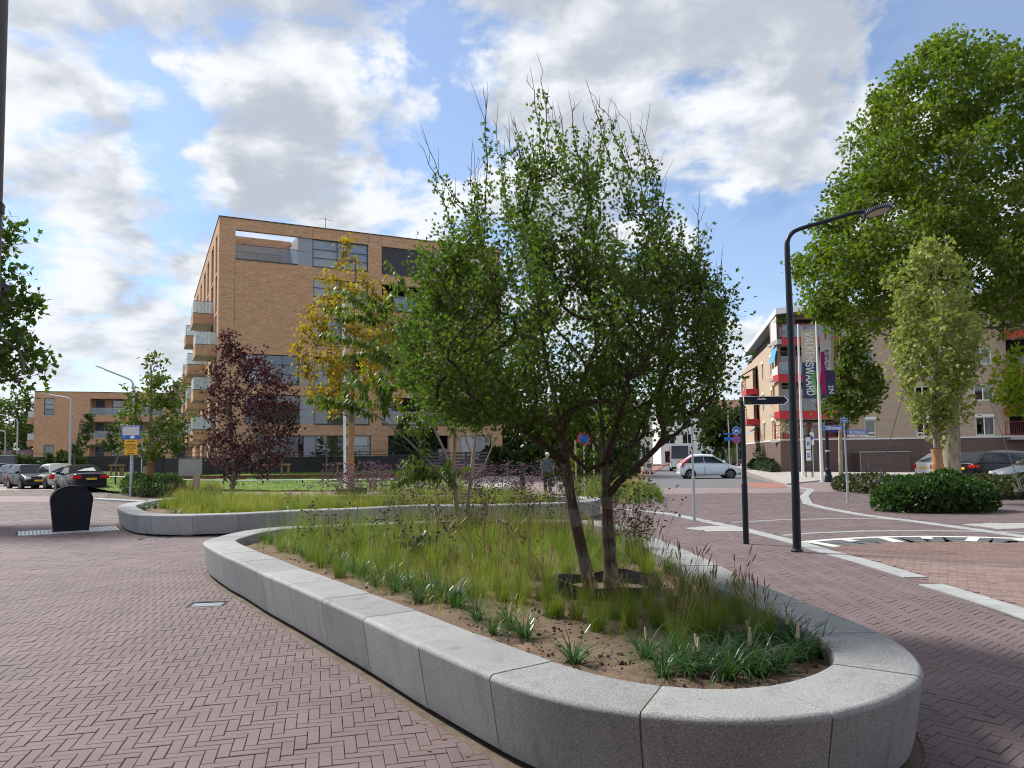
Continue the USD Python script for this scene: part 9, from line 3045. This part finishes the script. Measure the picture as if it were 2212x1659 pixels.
def walker(label, loc, rz, hcm=1.74, tee=m_tee, trou=m_trou, hair=m_hair, stride=0.20):
    """faces +y"""
    t = thing('person', label, 'person', loc, rz)
    k = hcm / 1.74
    A = lambda *q: np.array(q, float) * k
    hip, chest, neck = A(0, 0, 0.94), A(0, 0.02, 1.26), A(0, 0.03, 1.47)
    shL, shR = A(-0.185, 0.01, 1.40), A(0.185, 0.01, 1.40)
    elL, elR = A(-0.245, -0.05, 1.12), A(0.25, -0.06, 1.12)
    wrL, wrR = A(-0.235, 0.12, 0.93), A(0.255, 0.02, 0.87)
    hL, hR = A(-0.095, 0, 0.90), A(0.095, 0, 0.90)
    kL, kR = A(-0.10, 0.12, 0.50), A(0.105, 0.02, 0.49)
    aL, aR = A(-0.10, stride, 0.085), A(0.11, -stride * 1.1, 0.12)
    head = A(0, 0.05, 1.635)
    # the body: head, neck, arms and hands, ankles
    bn = [(head, 0.088 * k, head + A(0, 0.012, -0.05), 0.072 * k), (head + A(0, 0.05, -0.055), 0.05 * k, head + A(0, 0.03, 0.01), 0.075 * k), (head + A(0, -0.01, -0.09), 0.058 * k, neck, 0.062 * k), (neck, 0.06 * k, chest, 0.10 * k), (chest, 0.12 * k, hip, 0.12 * k),
          (shL, 0.055 * k, elL, 0.042 * k), (elL, 0.042 * k, wrL, 0.029 * k), (shR, 0.055 * k, elR, 0.042 * k), (elR, 0.042 * k, wrR, 0.029 * k), (hL, 0.08 * k, kL, 0.055 * k), (kL, 0.052 * k, aL, 0.036 * k), (hR, 0.08 * k, kR, 0.055 * k), (kR, 0.052 * k, aR, 0.036 * k)]
    bn += [(head + A(0, 0.118, -0.025), 0.014, head + A(0, 0.10, 0.0), 0.010), (head + A(-0.086, 0, -0.02), 0.018, head + A(-0.09, -0.012, 0.005), 0.016), (head + A(0.086, 0, -0.02), 0.018, head + A(0.09, -0.012, 0.005), 0.016)]
    bn += hand(wrL, A(0.01, 0.5, -0.85)) + hand(wrR, A(0.02, 0.3, -0.95))
    MB().mesh(body_mesh(bn, 0.022)).build('body', m_skin, t, True)
    sh = [(A(-0.10, 0, 1.30), 0.125 * k, A(0.10, 0, 1.30), 0.125 * k), (A(-0.11, 0.0, 1.12), 0.125 * k, A(0.11, 0.0, 1.12), 0.125 * k), (A(-0.11, 0.0, 0.96), 0.135 * k, A(0.11, 0.0, 0.96), 0.135 * k), (shL, 0.088 * k, shR, 0.088 * k), (A(0, 0.01, 1.42), 0.09 * k, A(0, 0.02, 1.46), 0.075 * k),
          (A(-0.11, 0, 1.30), 0.13 * k, A(-0.10, 0, 0.98), 0.135 * k), (A(0.11, 0, 1.30), 0.13 * k, A(0.10, 0, 0.98), 0.135 * k), (shL, 0.082 * k, shL + (elL - shL) * 0.72, 0.073 * k), (shR, 0.082 * k, shR + (elR - shR) * 0.72, 0.073 * k)]
    MB().mesh(body_mesh(sh, 0.03)).build('shirt', tee, t, True)
    tr = [(hL, 0.125 * k, hR, 0.125 * k), (hL, 0.115 * k, kL, 0.085 * k), (kL, 0.085 * k, aL + A(0, 0, 0.03), 0.066 * k), (hR, 0.115 * k, kR, 0.085 * k), (kR, 0.085 * k, aR + A(0, 0, 0.03), 0.066 * k)]
    MB().mesh(body_mesh(tr, 0.03)).build('trousers', trou, t, True)
    for a_, up in ((aL, 0.0), (aR, 0.035)):
        MB().mesh(body_mesh([(a_ + A(0, -0.04, -0.045), 0.042 * k, a_ + A(0, 0.12, -0.055), 0.036 * k), (a_ + A(0, 0.0, 0.0), 0.045 * k, a_ + A(0, 0.1, -0.05), 0.04 * k)], 0.02)).build('shoe', m_shoe, t, True)
    hr = [(head + A(0, -0.028, 0.03), 0.088 * k, head + A(0, 0.012, 0.045), 0.086 * k), (head + A(0, -0.045, -0.03), 0.068 * k, head + A(0, -0.03, 0.02), 0.085 * k), (head + A(-0.05, -0.01, 0.0), 0.05 * k, head + A(0.05, -0.01, 0.0), 0.05 * k)]
    MB().mesh(body_mesh(hr, 0.02)).build('hair', hair, t, True)
    for sx in (-1, 1):
        MB().mesh(trimesh.creation.icosphere(2, 0.011 * k), trimesh.transformations.translation_matrix(head + A(sx * 0.034, 0.098, -0.008))).build('eye', m_ink, t)
    MB().obox(head + A(0, 0.104, -0.062), (0.022, 0, 0), (0, 0.004, 0), (0, 0, 0.004)).build('mouth', plain('lip' + str(len(_names)), (0.35, 0.12, 0.1), 0.6), t)
    return t


Yw = 32.0
walker('white-haired person in charcoal T-shirt and dark trousers walking away behind the planters', (PT(1182, 1000, Yw)[0], Yw, 0.0), -6)
Yw = 62
walker('small distant person in a white top walking behind a wheeled walker on the street', (PT(1402, 1000, Yw)[0], Yw, 0.0), 200, 1.66, tee=m_whitep, trou=plain('grey_skirt', (0.12, 0.12, 0.13), 0.9))
b = np.array([PT(1400, 1000, 60.9)[0], 61.1, 0])
t = thing('walking_frame', 'small wheeled walking frame pushed by the distant person on the street', 'walking frame', tuple(b), 20)
fr = MB()
for sx in (-0.25, 0.25):
    fr.tube([(sx, 0.35, 0.86), (sx, 0.22, 0.86), (sx, 0.0, 0.5), (sx, -0.22, 0.12)], 0.018, 6)
    fr.tube([(sx, 0.05, 0.55), (sx, 0.3, 0.12)], 0.016, 6)
fr.box(-0.24, 0.24, -0.02, 0.22, 0.5, 0.54)
fr.build('frame', m_dark, t)
for sx in (-0.25, 0.25):
    for y in (-0.22, 0.3):
        MB().lathe([(0, -0.02), (0.1, -0.02), (0.1, 0.02), (0, 0.02)], 14, (sx, y, 0.1), axis=(1, 0, 0)).build('wheel', m_tyre, t)
MB().bbox(-0.2, 0.2, -0.28, -0.05, 0.25, 0.5, 0.02).build('basket', m_galv, t)
